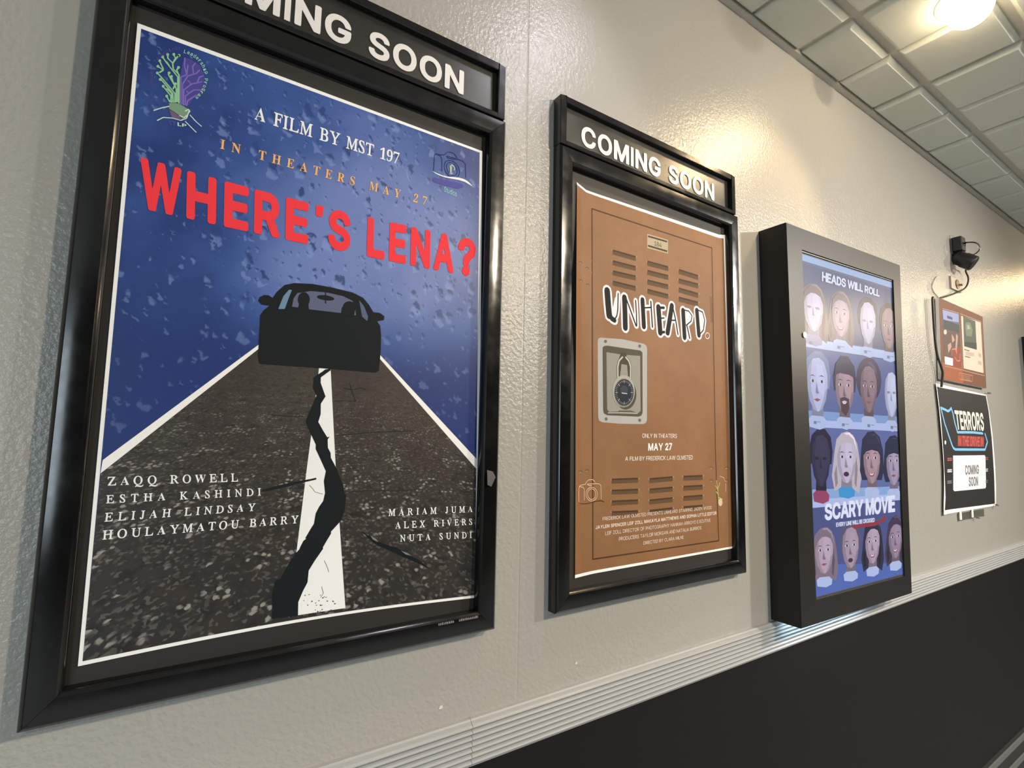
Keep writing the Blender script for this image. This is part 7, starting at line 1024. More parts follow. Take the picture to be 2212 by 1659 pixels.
["T",[120,112,104],3,"bold","SOON",[[382.8,173.7],[524.3,173.1],[518.7,122.4],[377.7,124.4]]],
["S",[190,90,80],2,6,[[93.9,274.2],[154.8,274.8]]],
["S",[190,90,80],2,5,[[669.5,274.4],[705.8,274.7]]],
["S",[190,90,80],2,6,[[92.4,265.4],[153.3,265.8]]],
["S",[190,90,80],2,5,[[667.4,264.5],[703.7,264.8]]],
["S",[236,224,210],2,6,[[84.1,216.6],[144.6,216.5]]],
["S",[236,224,210],2,5,[[655.8,210],[691.9,209.9]]],
["S",[236,224,210],2,6,[[82.6,207.9],[143.1,207.6]]],
["S",[236,224,210],2,5,[[653.8,200.2],[689.8,200]]],
["S",[130,126,122],2,6,[[74.7,161],[134.8,160.1]]],
["S",[130,126,122],2,5,[[642.6,147.8],[678.4,147.3]]],
["S",[130,126,122],2,6,[[73.2,152.3],[133.3,151.3]]],
["S",[130,126,122],2,5,[[640.6,138.1],[676.3,137.5]]],
["P",[250,244,230],2,[[89.3,354.9],[85.8,348.5],[78.6,344.5],[70.6,344.4],[64.8,348.3],[63.4,354.6],[66.9,361],[74,365],[82.1,365.1],[87.9,361.3]]]]}}}


# ------------------------------------------------------------------ materials
def s2l(c):
    return tuple((v / 12.92 if v <= 0.04045 else ((v + 0.055) / 1.055) ** 2.4) for v in [x / 255.0 for x in c])


def mat(name, color=(0.5, 0.5, 0.5), rough=0.5, metal=0.0, spec=0.5, coat=0.0, emit=None, strength=0.0):
    m = bpy.data.materials.new(name)
    m.use_nodes = True
    b = m.node_tree.nodes['Principled BSDF']
    b.inputs['Base Color'].default_value = (*color, 1)
    b.inputs['Roughness'].default_value = rough
    b.inputs['Metallic'].default_value = metal
    b.inputs['Specular IOR Level'].default_value = spec
    b.inputs['Coat Weight'].default_value = coat
    if emit:
        b.inputs['Emission Color'].default_value = (*emit, 1)
        b.inputs['Emission Strength'].default_value = strength
    return m


class NT:
    """Small helper for wiring shader nodes."""
    def __init__(s, m):
        s.t = m.node_tree
        s.b = s.t.nodes['Principled BSDF']

    def n(s, kind, ins=None, **kw):
        x = s.t.nodes.new(kind)
        for k, v in kw.items():
            setattr(x, k, v)
        for k, v in (ins or {}).items():
            s.set(x.inputs[k], v)
        return x

    def set(s, sock, v):
        if hasattr(v, 'links'):
            s.t.links.new(v, sock)
        elif isinstance(v, tuple) and len(v) == 3 and sock.type == 'RGBA':
            sock.default_value = (*v, 1)
        else:
            sock.default_value = v

    def math(s, op, a, b=0.0, c=0.0, clamp=False):
        x = s.n('ShaderNodeMath', operation=op, use_clamp=clamp)
        for i, v in enumerate((a, b, c)):
            s.set(x.inputs[i], v)
        return x.outputs[0]

    def mix(s, f, a, b):
        x = s.n('ShaderNodeMix', data_type='RGBA')
        s.set(x.inputs[0], f)
        s.set(x.inputs[6], a)
        s.set(x.inputs[7], b)
        return x.outputs[2]

    def ramp(s, v, lo, hi, a=0.0, b=1.0):
        x = s.n('ShaderNodeMapRange', {0: v, 1: lo, 2: hi, 3: a, 4: b}, interpolation_type='SMOOTHSTEP')
        return x.outputs[0]

    def noise(s, vec, scale, detail=2.0, rough=0.5):
        x = s.n('ShaderNodeTexNoise', {'Vector': vec, 'Scale': scale, 'Detail': detail, 'Roughness': rough})
        return x.outputs['Fac']

    def obj(s):
        return s.n('ShaderNodeTexCoord').outputs['Object']

    def xyz(s, v):
        x = s.n('ShaderNodeSeparateXYZ', {0: v})
        return x.outputs[0], x.outputs[1], x.outputs[2]

    def comb(s, x=0.0, y=0.0, z=0.0):
        return s.n('ShaderNodeCombineXYZ', {0: x, 1: y, 2: z}).outputs[0]

    def bump(s, h, strength, dist):
        x = s.n('ShaderNodeBump', {'Height': h, 'Strength': strength, 'Distance': dist})
        s.t.links.new(x.outputs[0], s.b.inputs['Normal'])


def wall_paint(name, color, rough=0.27, tex=1.0):
    m = mat(name, color, rough, spec=0.45 if tex > 0.5 else 0.2)
    k = NT(m)
    p = k.obj()
    x, y, z = k.xyz(p)
    n1 = k.noise(p, 105, 3, 0.55)
    n2 = k.noise(k.comb(k.math('MULTIPLY', x, 40), y, k.math('MULTIPLY', z, 14)), 1.0, 2)
    seam = k.math('SUBTRACT', 1.0, k.ramp(k.math('ABSOLUTE', k.math('SUBTRACT', x, 0.688)), 0.0, 0.0035))
    hgt = k.math('ADD', k.math('ADD', n1, k.math('MULTIPLY', n2, 0.25)), k.math('MULTIPLY', seam, -0.35))
    k.bump(hgt, 0.50 * tex, 0.0048)
    return m


WALL = wall_paint('cream_gloss_paint', (0.375, 0.360, 0.325), 0.27)
DARKWALL = wall_paint('dark_lobby_paint', (0.03, 0.027, 0.024), 0.5, 0.3)
BLACKWALL = wall_paint('black_wall_paint', (0.0075, 0.007, 0.0065), 0.6, 0.35)
CEIL = mat('ceiling_tile', (0.66, 0.68, 0.62), 0.85)
k = NT(CEIL)
k.bump(k.noise(k.obj(), 220, 4, 0.7), 0.25, 0.002)
GRID = mat('ceiling_grid_paint', (0.56, 0.55, 0.50), 0.55)
FLOOR = mat('grey_floor', (0.14, 0.138, 0.13), 0.7)
k = NT(FLOOR)
k.bump(k.noise(k.obj(), 300, 3), 0.5, 0.004)
RAIL = mat('silver_grey_rail', (0.52, 0.50, 0.46), 0.36, metal=0.0, spec=0.6)
k = NT(RAIL)
v = k.noise(k.comb(*[k.math('MULTIPLY', q, s) for q, s in zip(k.xyz(k.obj()), (3, 40, 60))]), 1.0, 3)
k.t.links.new(k.mix(v, (0.34, 0.342, 0.338), (0.40, 0.402, 0.395)), k.b.inputs['Base Color'])
BASE_DARK = mat('black_skirting', (0.016, 0.016, 0.016), 0.6)
BASE_GREY = mat('grey_skirting_stripe', (0.11, 0.108, 0.10), 0.6)
FRAME = mat('black_lacquered_frame', (0.005, 0.005, 0.005), 0.16, spec=0.75)
k = NT(FRAME)
k.t.links.new(k.ramp(k.noise(k.obj(), 14, 4, 0.6), 0.3, 0.75, 0.12, 0.22), k.b.inputs['Roughness'])
BACKING = mat('dark_backing_board', (0.017, 0.015, 0.012), 0.6)
SMOKE = mat('smoked_acrylic_panel', (0.020, 0.019, 0.016), 0.30, spec=0.8)
k = NT(SMOKE)
k.t.links.new(k.ramp(k.noise(k.obj(), 9, 3), 0.3, 0.7, 0.27, 0.36), k.b.inputs['Roughness'])
LETTER = mat('white_vinyl_letter', (0.78, 0.75, 0.71), 0.45)
SCUFF = mat('grey_scuff', (0.10, 0.085, 0.085), 0.6)
TINYLABEL = mat('faded_white_print', (0.20, 0.19, 0.18), 0.6)
SATIN = mat('satin_black_steel', (0.014, 0.0135, 0.0125), 0.42, spec=0.35)
k = NT(SATIN)
k.bump(k.noise(k.obj(), 900, 2), 0.08, 0.0005)
SATIN_EDGE = mat('worn_steel_edge', (0.12, 0.12, 0.11), 0.35, metal=0.7)
CHROME = mat('chrome', (0.8, 0.78, 0.74), 0.12, metal=1.0)
WHITE_PLASTIC = mat('white_plastic', (0.80, 0.79, 0.75), 0.4)
BEIGE_PLASTIC = mat('beige_wall_plate', (0.46, 0.40, 0.31), 0.45)
BLACK_PLASTIC = mat('black_plastic', (0.016, 0.016, 0.018), 0.4)
BLACK_CABLE = mat('black_cable', (0.02, 0.018, 0.016), 0.5)
CABLE_WHITE = mat('painted_cable', (0.55, 0.50, 0.42), 0.4)
BRASS = mat('dark_brass', (0.16, 0.11, 0.05), 0.35, metal=0.8)
TRIMWHITE = mat('lamp_trim_white', (0.70, 0.68, 0.62), 0.5)
BULB = mat('lit_lamp_glass', (1, 0.9, 0.75), 0.4, emit=(1.0, 0.80, 0.50), strength=16.0)
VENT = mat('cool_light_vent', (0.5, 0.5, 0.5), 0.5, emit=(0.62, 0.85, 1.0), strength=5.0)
PINK = mat('steel_pin', (0.35, 0.33, 0.29), 0.4, metal=0.6)


def clear_mat(name, tint=(0.97, 0.97, 0.97), rough=0.08, ior=1.2):
    m = bpy.data.materials.new(name)
    m.use_nodes = True
    t = m.node_tree
    t.nodes.clear()
    o = t.nodes.new('ShaderNodeOutputMaterial')
    a = t.nodes.new('ShaderNodeBsdfTransparent')
    a.inputs[0].default_value = (*tint, 1)
    g = t.nodes.new('ShaderNodeBsdfGlossy')
    g.inputs['Roughness'].default_value = rough
    fr = t.nodes.new('ShaderNodeFresnel')
    fr.inputs[0].default_value = ior
    mx = t.nodes.new('ShaderNodeMixShader')
    t.links.new(fr.outputs[0], mx.inputs[0])
    t.links.new(a.outputs[0], mx.inputs[1])
    t.links.new(g.outputs[0], mx.inputs[2])
    t.links.new(mx.outputs[0], o.inputs[0])
    return m


CLEAR = clear_mat('clear_plastic')
FROST = clear_mat('scuffed_clear_plastic', (0.90, 0.90, 0.88), 0.3)


def ink(name, rough, spec):
    m = mat(name, rough=rough, spec=spec)
    k = NT(m)
    a = k.n('ShaderNodeAttribute', attribute_name='ink')
    k.t.links.new(a.outputs['Color'], k.b.inputs['Base Color'])
    return m


INK = ink('printed_ink', 0.6, 0.12)
INK_MATT = ink('printed_ink_matt', 0.6, 0.3)
LCD = mat('lit_lcd_picture', (0.004, 0.004, 0.005), 0.32, spec=0.16)
k = NT(LCD)
a = k.n('ShaderNodeAttribute', attribute_name='ink')
k.t.links.new(a.outputs['Color'], k.b.inputs['Emission Color'])
k.b.inputs['Emission Strength'].default_value = 1.0


def sky_print():
    m = mat('blue_rainy_sky_print', rough=0.42, spec=0.35)
    k = NT(m)
    uv = k.n('ShaderNodeUVMap', uv_map='flat').outputs[0]
    x, y, z = k.xyz(uv)
    big = k.noise(uv, 5.5, 3)
    dx = k.math('MULTIPLY', k.math('SUBTRACT', x, 0.40), 1.7)
    dy = k.math('SUBTRACT', y, 0.60)
    d = k.math('SQRT', k.math('ADD', k.math('MULTIPLY', dx, dx), k.math('MULTIPLY', dy, dy)))
    glow = k.ramp(d, 0.62, 0.05)
    low = k.ramp(y, 0.42, 0.66)
    val = k.math('ADD', k.math('MULTIPLY', glow, 0.72), k.math('MULTIPLY', k.math('SUBTRACT', big, 0.5), 0.9))
    val = k.math('MULTIPLY', k.math('ADD', val, 0.16, clamp=True), low)
    c = k.mix(k.ramp(val, 0.0, 0.38), (0.013, 0.034, 0.165), (0.036, 0.086, 0.300))
    c = k.mix(k.ramp(val, 0.28, 0.85), c, (0.135, 0.200, 0.480))
    # water drops: each a dark crescent above and a pale one below
    for sc, lo, seed, amt in ((38.0, 0.25, 3.1, 1.0), (72.0, 0.35, 7.7, 0.9)):
        wob = k.n('ShaderNodeTexNoise', {'Vector': uv, 'Scale': sc * 1.6, 'Detail': 2.0})
        off = k.n('ShaderNodeVectorMath', {0: wob.outputs['Color'], 1: (0.5, 0.5, 0.5)}, operation='SUBTRACT').outputs[0]
        off = k.n('ShaderNodeVectorMath', {0: off, 'Scale': 1.0 / sc}, operation='SCALE').outputs[0]
        p = k.n('ShaderNodeVectorMath', {0: uv, 1: off}, operation='ADD').outputs[0]
        sq = k.n('ShaderNodeVectorMath', {0: p, 1: (1.0, 0.62, 1.0)}, operation='MULTIPLY').outputs[0]
        sq = k.n('ShaderNodeVectorMath', {0: sq, 1: (seed, seed * 0.3, 0)}, operation='ADD').outputs[0]
        vo = k.n('ShaderNodeTexVoronoi', {'Vector': sq, 'Scale': sc}, voronoi_dimensions='2D')
        rnd = k.xyz(vo.outputs['Color'])[0]
        rad_ = k.math('MULTIPLY', k.math('SUBTRACT', rnd, lo, clamp=True), 0.62)
        inside = k.math('MULTIPLY', k.ramp(k.math('SUBTRACT', vo.outputs['Distance'], rad_), 0.02, -0.10), k.math('MULTIPLY', k.ramp(y, 0.36, 0.66, 0.45, 1.0), amt))
        loc = k.n('ShaderNodeVectorMath', {0: sq, 1: vo.outputs['Position']}, operation='SUBTRACT').outputs[0]
        ly = k.math('MULTIPLY', k.math('ADD', k.xyz(loc)[1], k.math('MULTIPLY', k.xyz(loc)[0], 0.5)), sc)
        dark = k.math('MULTIPLY', inside, k.ramp(ly, 0.00, 0.14))
        lite = k.math('MULTIPLY', inside, k.ramp(ly, 0.0, -0.16))
        c = k.mix(k.math('MULTIPLY', dark, k.ramp(val, 0.05, 0.6, 0.25, 0.85)), c, (0.012, 0.035, 0.15))
        c = k.mix(k.math('MULTIPLY', lite, 0.42), c, (0.22, 0.32, 0.62))
    k.t.links.new(c, k.b.inputs['Base Color'])
    return m


def asphalt_print():
    m = mat('cracked_asphalt_print', rough=0.42, spec=0.35)
    k = NT(m)
    uv = k.n('ShaderNodeUVMap', uv_map='flat').outputs[0]
    x, y, z = k.xyz(uv)
    q = k.math('SUBTRACT', 0.62, y)
    px = k.math('DIVIDE', k.math('SUBTRACT', x, 0.36), q)
    py = k.math('DIVIDE', 0.36, q)
    pv = k.comb(k.math('MULTIPLY', px, 44.0), k.math('MULTIPLY', py, 84.0))
    wob = k.n('ShaderNodeTexNoise', {'Vector': pv, 'Scale': 0.9, 'Detail': 2.0})
    pv2 = k.n('ShaderNodeVectorMath', {0: pv, 1: wob.outputs['Color']}, operation='ADD').outputs[0]
    near = k.ramp(y, 0.47, 0.02)
    c = k.mix(near, (0.052, 0.044, 0.035), (0.025, 0.025, 0.024))
    c = k.mix(k.ramp(k.noise(uv, 9, 4, 0.6), 0.35, 0.7), c, (0.038, 0.030, 0.026))
    c = k.mix(k.math('MULTIPLY', k.ramp(k.noise(pv, 0.35, 4, 0.65), 0.5, 0.35), 0.7), c, (0.014, 0.014, 0.014))
    vo = k.n('ShaderNodeTexVoronoi', {'Vector': pv2, 'Scale': 1.0}, voronoi_dimensions='2D')
    rr = k.xyz(vo.outputs['Color'])
    clump = k.ramp(k.noise(pv, 0.16, 3), 0.36, 0.62)
    st = k.math('MULTIPLY', k.ramp(k.math('MULTIPLY', rr[0], clump), 0.46, 0.80), k.ramp(vo.outputs['Distance'], 0.50, 0.22))
    c = k.mix(k.math('MULTIPLY', st, k.math('MULTIPLY', k.ramp(y, 0.50, 0.22), 0.95)), c, (0.30, 0.28, 0.25))
    v2 = k.n('ShaderNodeTexVoronoi', {'Vector': pv2, 'Scale': 2.3}, voronoi_dimensions='2D')
    g2 = k.xyz(v2.outputs['Color'])[1]
    c = k.mix(k.math('MULTIPLY', k.ramp(g2, 0.72, 1.0), k.ramp(y, 0.52, 0.30, 0.0, 0.35)), c, (0.20, 0.18, 0.16))
    k.t.links.new(c, k.b.inputs['Base Color'])
    return m


def locker_print():
    m = mat('orange_brown_locker_print', rough=0.55, spec=0.18)
    k = NT(m)
    uv = k.n('ShaderNodeUVMap', uv_map='flat').outputs[0]
    c = k.mix(k.ramp(k.noise(uv, 5, 4, 0.6), 0.3, 0.7), (0.232, 0.113, 0.051), (0.272, 0.136, 0.063))
    c = k.mix(k.math('MULTIPLY', k.ramp(k.noise(uv, 60, 3, 0.7), 0.55, 0.75), 0.35), c, (0.20, 0.09, 0.04))
    k.t.links.new(c, k.b.inputs['Base Color'])
    return m


PAPER = mat('white_poster_paper', (0.90, 0.88, 0.86), 0.45, spec=0.35)
SKY, ASPHALT, LOCKER = sky_print(), asphalt_print(), locker_print()


# ------------------------------------------------------------------ geometry helpers
def finish(name, bm, mats, parent=None, smooth=False):
    me = bpy.data.meshes.new(name)
    bm.to_mesh(me)
    bm.free()
    for m in (mats if isinstance(mats, (list, tuple)) else [mats]):
        me.materials.append(m)
    if smooth:
        for p in me.polygons:
            p.use_smooth = True
    o = bpy.data.objects.new(name, me)
    COL.objects.link(o)
    if parent:
        o.parent = parent
        o.matrix_parent_inverse = Matrix.Translation(parent.location).inverted()
    return o


def thing(name, label, cat, loc, group=None):
    o = bpy.data.objects.new(name, None)
    o.empty_display_size = 0.1
    COL.objects.link(o)
    o.location = loc
    return tag(o, label, cat, group)


def tag(o, label, cat, group=None):
    o['label'] = label
    o['category'] = cat
    if group:
        o['group'] = group
    return o


def struct(o):
    o['kind'] = 'structure'
    return o


def hexa(bm, c):
    """Box from eight corners: four of the back face, then four of the front face (same order)."""
    v = [bm.verts.new(p) for p in c]
    for f in ((0, 1, 2, 3), (7, 6, 5, 4), (0, 4, 5, 1), (1, 5, 6, 2), (2, 6, 7, 3), (3, 7, 4, 0)):
        bm.faces.new([v[i] for i in f])
    return v


def box(bm, x0, x1, y0, y1, z0, z1):
    return hexa(bm, [(x0, y1, z0), (x1, y1, z0), (x1, y1, z1), (x0, y1, z1), (x0, y0, z0), (x1, y0, z0), (x1, y0, z1), (x0, y0, z1)])


def recalc(bm):
    bmesh.ops.recalc_face_normals(bm, faces=bm.faces)


def bevel(bm, w, seg=2, ang=30):
    recalc(bm)
    ed = [e for e in bm.edges if len(e.link_faces) == 2 and e.calc_face_angle(0) > rad(ang)]
    bmesh.ops.bevel(bm, geom=ed, offset=w, segments=seg, profile=0.7, affect='EDGES')


def box_obj(name, dims, m, parent=None, bev=0.0):
    bm = bmesh.new()
    box(bm, *dims)
    if bev:
        bevel(bm, bev)
    recalc(bm)
    return finish(name, bm, m, parent)


def tube(bm, pts, r, seg=8, cap=True):
    pts = [Vector(p) for p in pts]
    rings = []
    for i, p in enumerate(pts):
        t = (pts[min(i + 1, len(pts) - 1)] - pts[max(i - 1, 0)]).normalized()
        u = t.cross(Vector((0.31, 0.9, 0.2))).normalized()
        v = t.cross(u)
        rr = r[i] if isinstance(r, (list, tuple)) else r
        rings.append([bm.verts.new(p + (u * math.cos(a) + v * math.sin(a)) * rr) for a in [2 * math.pi * k / seg for k in range(seg)]])
    for a, b in zip(rings, rings[1:]):
        for k in range(seg):
            bm.faces.new((a[k], a[(k + 1) % seg], b[(k + 1) % seg], b[k]))
    if cap:
        bm.faces.new(rings[0][::-1])
        bm.faces.new(rings[-1])


def smooth_path(pts, n=6):
    P = [Vector(p) for p in pts]
    P = [P[0] * 2 - P[1]] + P + [P[-1] * 2 - P[-2]]
    out = []
    for i in range(1, len(P) - 2):
        a, b, c, d = P[i - 1:i + 3]
        for k in range(n):
            t = k / n
            out.append(0.5 * ((2 * b) + (c - a) * t + (2 * a - 5 * b + 4 * c - d) * t * t + (3 * b - a - 3 * c + d) * t ** 3))
    out.append(P[-2])
    return out


def lathe(bm, prof, origin, axis='Z', seg=32):
    """prof: (radius, height) pairs, turned around a vertical axis."""
    rings = []
    for r, h in prof:
        rings.append([bm.verts.new((origin[0] + r * math.cos(2 * math.pi * k / seg), origin[1] + r * math.sin(2 * math.pi * k / seg), origin[2] + h)) for k in range(seg)] if r > 1e-6
                     else [bm.verts.new((origin[0], origin[1], origin[2] + h))])
    for a, b in zip(rings, rings[1:]):
        for k in range(seg):
            q = [a[k % len(a)], a[(k + 1) % len(a)], b[(k + 1) % len(b)], b[k % len(b)]]
            q = [v for i, v in enumerate(q) if v not in q[:i]]
            if len(q) > 2:
                bm.faces.new(q)


# ------------------------------------------------------------------ flat print (posters, lettering, screen picture)
def glyph_tris(font, ch):
    g = GLYPHS[font].get(ch)
    if g is None:
        return None
    loops = [[Vector((q[i] / 1000.0, q[i + 1] / 1000.0, 0)) for i in range(0, len(q), 2)] for q in g[1:]]
    flat = [v for L in loops for v in L]
    def inside(p, L):
        c = False
        for a, b in zip(L, L[1:] + L[:1]):
            if (a.y > p.y) != (b.y > p.y) and p.x < a.x + (p.y - a.y) / (b.y - a.y) * (b.x - a.x):
                c = not c
        return c
    start = [sum(len(q) for q in loops[:i]) for i in range(len(loops))]
    tris = []
    for i, L in enumerate(loops):
        if any(inside(L[0], M) for M in loops if M is not L):
            continue
        grp = [i] + [j for j, M in enumerate(loops) if j != i and inside(M[0], L)]
        ids = [start[j] + q for j in grp for q in range(len(loops[j]))]
        tris += [tuple(ids[q] for q in t) for t in tessellate_polygon([loops[j] for j in grp])]
    return [(v.x, v.y) for v in flat], tris, g[0] / 1000.0


def text_tris(font, st, quad):
    """Letters of one line mapped into a quad TL, TR, BR, BL; tracking follows the quad's proportions."""
    q = [Vector(p) for p in quad]
    wid = ((q[1] - q[0]).length + (q[2] - q[3]).length) / 2
    hei = ((q[3] - q[0]).length + (q[2] - q[1]).length) / 2
    ref = glyph_tris(font, 'H' if font != 'lower' else 'd')[0]
    lo_, cap = min(p[1] for p in ref), max(p[1] for p in ref)
    if len(st) == 1:
        g = glyph_tris(font, st)
        ys = [p[1] for p in g[0]]
        xs = [p[0] for p in g[0]]
        x0, x1 = min(xs), max(xs)
        y0, y1 = min(ys), max(ys)
        place = [(g, 0.0)]
    else:
        space = 0.16
        sq = {'roman': 0.88, 'serif': 0.78}.get(font, 1.0)
        ga = [glyph_tris(font, c) if c != ' ' else None for c in st]
        ga = [g and ([(p[0] * sq, p[1]) for p in g[0]], g[1]) for g in ga]
        space = 0.16 if sq == 1.0 else 0.22
        adv = [(max(p[0] for p in g[0]) - min(p[0] for p in g[0])) if g else space for g in ga]
        base_gap = {'sans': 0.055, 'bold': 0.055, 'heavy': 0.0}.get(font, 0.05)
        if st == 'COMING SOON':
            base_gap, adv = 0.072, [a_ + (0.04 if a_ == space else 0.0) for a_ in adv]
        nat = sum(adv) + base_gap * (len(st) - 1)
        want = wid / hei * (cap - lo_)
        gap = base_gap + (max(-0.02, (want - nat) / (len(st) - 1)) if font in ('roman', 'serif') else 0.0)
        x = 0.0
        place = []
        for g, ad in zip(ga, adv):
            if g:
                place.append((g, x - min(p[0] for p in g[0])))
            x += ad + gap
        x0, x1, y0, y1 = 0.0, x - gap, lo_, cap
    V, F = [], []
    for g, dx in place:
        n = len(V)
        for px, py in g[0]:
            u, v = (px + dx - x0) / (x1 - x0), (py - y0) / (y1 - y0)
            a = q[3].lerp(q[2], u)
            b = q[0].lerp(q[1], u)
            p = a + (b - a) * v
            V.append((p.x, p.y))
        F += [tuple(n + i for i in t) for t in g[1]]
    return V, F


def stroke_tris(w, pts):
    V, F = [], []
    h = w / 2
    P = [Vector(p) for p in pts]
    for a, b in zip(P, P[1:]):
        d = b - a
        if d.length < 1e-6:
            continue
        d.normalize()
        nrm = Vector((-d.y, d.x)) * h
        k = len(V)
        V += [tuple(p) for p in (a + nrm, b + nrm, b - nrm, a - nrm)]
        F.append((k, k + 1, k + 2, k + 3))
    if w > 1.2:
        for p in P:
            k = len(V)
            V += [(p.x + h * math.cos(t * math.pi / 5), p.y + h * math.sin(t * math.pi / 5)) for t in range(10)]
            F.append(tuple(range(k, k + 10)))
    return V, F


def poly_tris(pts):
    vs = [Vector((p[0], p[1], 0)) for p in pts]
    return [tuple(p[:2]) for p in pts], [tuple(t) for t in tessellate_polygon([vs])]


def print_part(name, items, origin, y, slots, parent=None, warp=None, cuts=0, white=(243, 228, 220), gain=0.82, step=0.00016):
    """One mesh of printed shapes. items use millimetres from origin (x along the wall, z up)."""
    bm = bmesh.new()
    uvl = bm.loops.layers.uv.new('flat')
    inkl = bm.loops.layers.float_color.new('ink')
    wl = s2l(white)
    names = list(slots)
    num = 0
    for it in items:
        kind, col, lay = it[0], it[1], it[2]
        if kind == 'P':
            V, F = poly_tris(it[3])
        elif kind == 'S':
            V, F = stroke_tris(it[3], it[4])
        else:
            V, F = text_tris(it[3], it[4], it[5])
        if isinstance(col, str):
            slot, rgb = names.index(col), (1, 1, 1)
        else:
            slot, rgb = 0, tuple(min(0.86, a / b * gain) for a, b in zip(s2l(col), wl))
        # overlapping strokes of one colour lie a hair apart so that no two faces share a plane
        shared = kind != 'S'
        bv = [bm.verts.new((px / 1000.0, pz / 1000.0, lay * step + (num % 100) * 1.2e-6)) for px, pz in V]
        num += 1
        for f in F:
            if not shared:
                for i in f:
                    bv[i].co.z = lay * step + (num % 100) * 1.2e-6
                num += 1
            try:
                fc = bm.faces.new([bv[i] for i in f])
            except ValueError:
                continue
            fc.normal_update()
            if fc.normal.z < 0:
                fc.normal_flip()
            fc.material_index = slot
            for l in fc.loops:
                l[inkl] = (*rgb, 1)
                l[uvl].uv = (l.vert.co.x, l.vert.co.y)
    if cuts:
        xs = [v.co.x for v in bm.verts]
        ys = [v.co.y for v in bm.verts]
        lo, hi = math.floor(min(xs) / cuts), math.ceil(max(xs) / cuts)
        for i in range(lo, hi + 1):
            bmesh.ops.bisect_plane(bm, geom=bm.verts[:] + bm.edges[:] + bm.faces[:], plane_co=(i * cuts, 0, 0), plane_no=(1, 0, 0), dist=1e-6)
        lo, hi = math.floor(min(ys) / cuts), math.ceil(max(ys) / cuts)
        for i in range(lo, hi + 1):
            bmesh.ops.bisect_plane(bm, geom=bm.verts[:] + bm.edges[:] + bm.faces[:], plane_co=(0, i * cuts, 0), plane_no=(0, 1, 0), dist=1e-6)
    for v in bm.verts:
        a, b, d = v.co
        dx, dy, dz = warp(a, b) if warp else (0, 0, 0)
        v.co = (origin[0] + a + dx, y - d + dy, origin[1] + b + dz)
    return finish(name, bm, [slots[n] for n in names], parent)


# ------------------------------------------------------------------ the room
YW = 0.0
X0, X1, YB = -5.0, 10.0, -6.0
CZ = H + 1.525
struct(box_obj('floor', (X0, X1, YB, 0.2, -0.1, 0.0), FLOOR))
front = struct(box_obj('wall_front', (X0, X1, 0.0, 0.2, 0.0, CZ + 0.2), WALL))
CHIP = mat('bare_paint_chip', (0.66, 0.62, 0.54), 0.5)
for cx, cz, cw, ch in ((1.586, 0.969, 0.004, 0.013), (1.664, 0.784, 0.004, 0.010), (0.50, -0.555, 0.005, 0.004), (0.86, -0.545, 0.004, 0.003)):
    bm = bmesh.new()
    vs = [bm.verts.new((cx + cw * a, -0.0008, H + cz + ch * c)) for a, c in ((-1, -0.6), (0.2, -1), (1, -0.4), (0.7, 0.8), (-0.4, 1))]
    bm.faces.new(vs)
    finish('paint_chip', bm, CHIP, front)
struct(box_obj('wall_right', (X1, X1 + 0.2, YB - 0.2, 0.2, -0.1, CZ + 0.2), DARKWALL))
struct(box_obj('wall_left', (X0 - 0.2, X0, YB - 0.2, 0.2, -0.1, CZ + 0.2), WALL))
# opposite wall with the daylight window at its left end
bm = bmesh.new()
wx0, wx1, wz0, wz1 = -4.6, -1.6, 0.7, 2.9
for a, b, c, d in ((X0 - 0.2, wx0, -0.1, CZ + 0.2), (wx1, X1 + 0.2, -0.1, CZ + 0.2), (wx0, wx1, -0.1, wz0), (wx0, wx1, wz1, CZ + 0.2)):
    box(bm, a, b, YB - 0.2, YB, c, d)
recalc(bm)
struct(finish('wall_back', bm, DARKWALL))
bm = bmesh.new()
for a, b in ((wx0, wx0 + 0.06), (-3.13, -3.07), (wx1 - 0.06, wx1)):
    box(bm, a, b, YB - 0.12, YB - 0.04, wz0, wz1)
for a, b in ((wz0, wz0 + 0.06), (wz1 - 0.06, wz1)):
    box(bm, wx0, wx1, YB - 0.12, YB - 0.04, a, b)
recalc(bm)
struct(finish('window_1', bm, SATIN))

# black lower wall, ribbed chair rail in two lengths, skirting with two grey stripes
zt, zb = H - 0.591, H - 0.683
struct(box_obj('trim_3', (X0, X1, -0.012, 0.0, 0.20, zb + 0.004), BLACKWALL))


def rail(name, x0, x1):
    prof = [(0.0, zt), (-0.010, zt), (-0.013, zt - 0.003)]
    n = 7
    hgt = (zt - 0.006) - (zb + 0.004)
    for i in range(n):
        for j in range(6):
            t = (i + j / 6.0) / n
            prof.append((-0.0135 - 0.0085 * abs(math.sin(math.pi * t * n)) ** 0.8, zt - 0.006 - hgt * t))
    prof += [(-0.0135, zb + 0.003), (-0.013, zb), (0.0, zb)]
    bm = bmesh.new()
    a = [bm.verts.new((x0, y, z)) for y, z in prof]
    b = [bm.verts.new((x1, y, z)) for y, z in prof]
    for i in range(len(prof) - 1):
        bm.faces.new((a[i], a[i + 1], b[i + 1], b[i]))
    bm.faces.new(a)
    bm.faces.new(b[::-1])
    recalc(bm)
    return struct(finish(name, bm, RAIL))


rail('trim_1', X0, 0.5645)
rail('trim_2', 0.5655, X1)
bm = bmesh.new()
box(bm, X0, X1, -0.016, 0.0, 0.0, 0.21)
recalc(bm)
bb = struct(finish('baseboard_front', bm, BASE_DARK))
bm = bmesh.new()
for z in (0.175, 0.078):
    box(bm, X0, X1, -0.022, -0.016, z - 0.017, z + 0.017)
bevel(bm, 0.004)
finish('stripe', bm, BASE_GREY, bb)

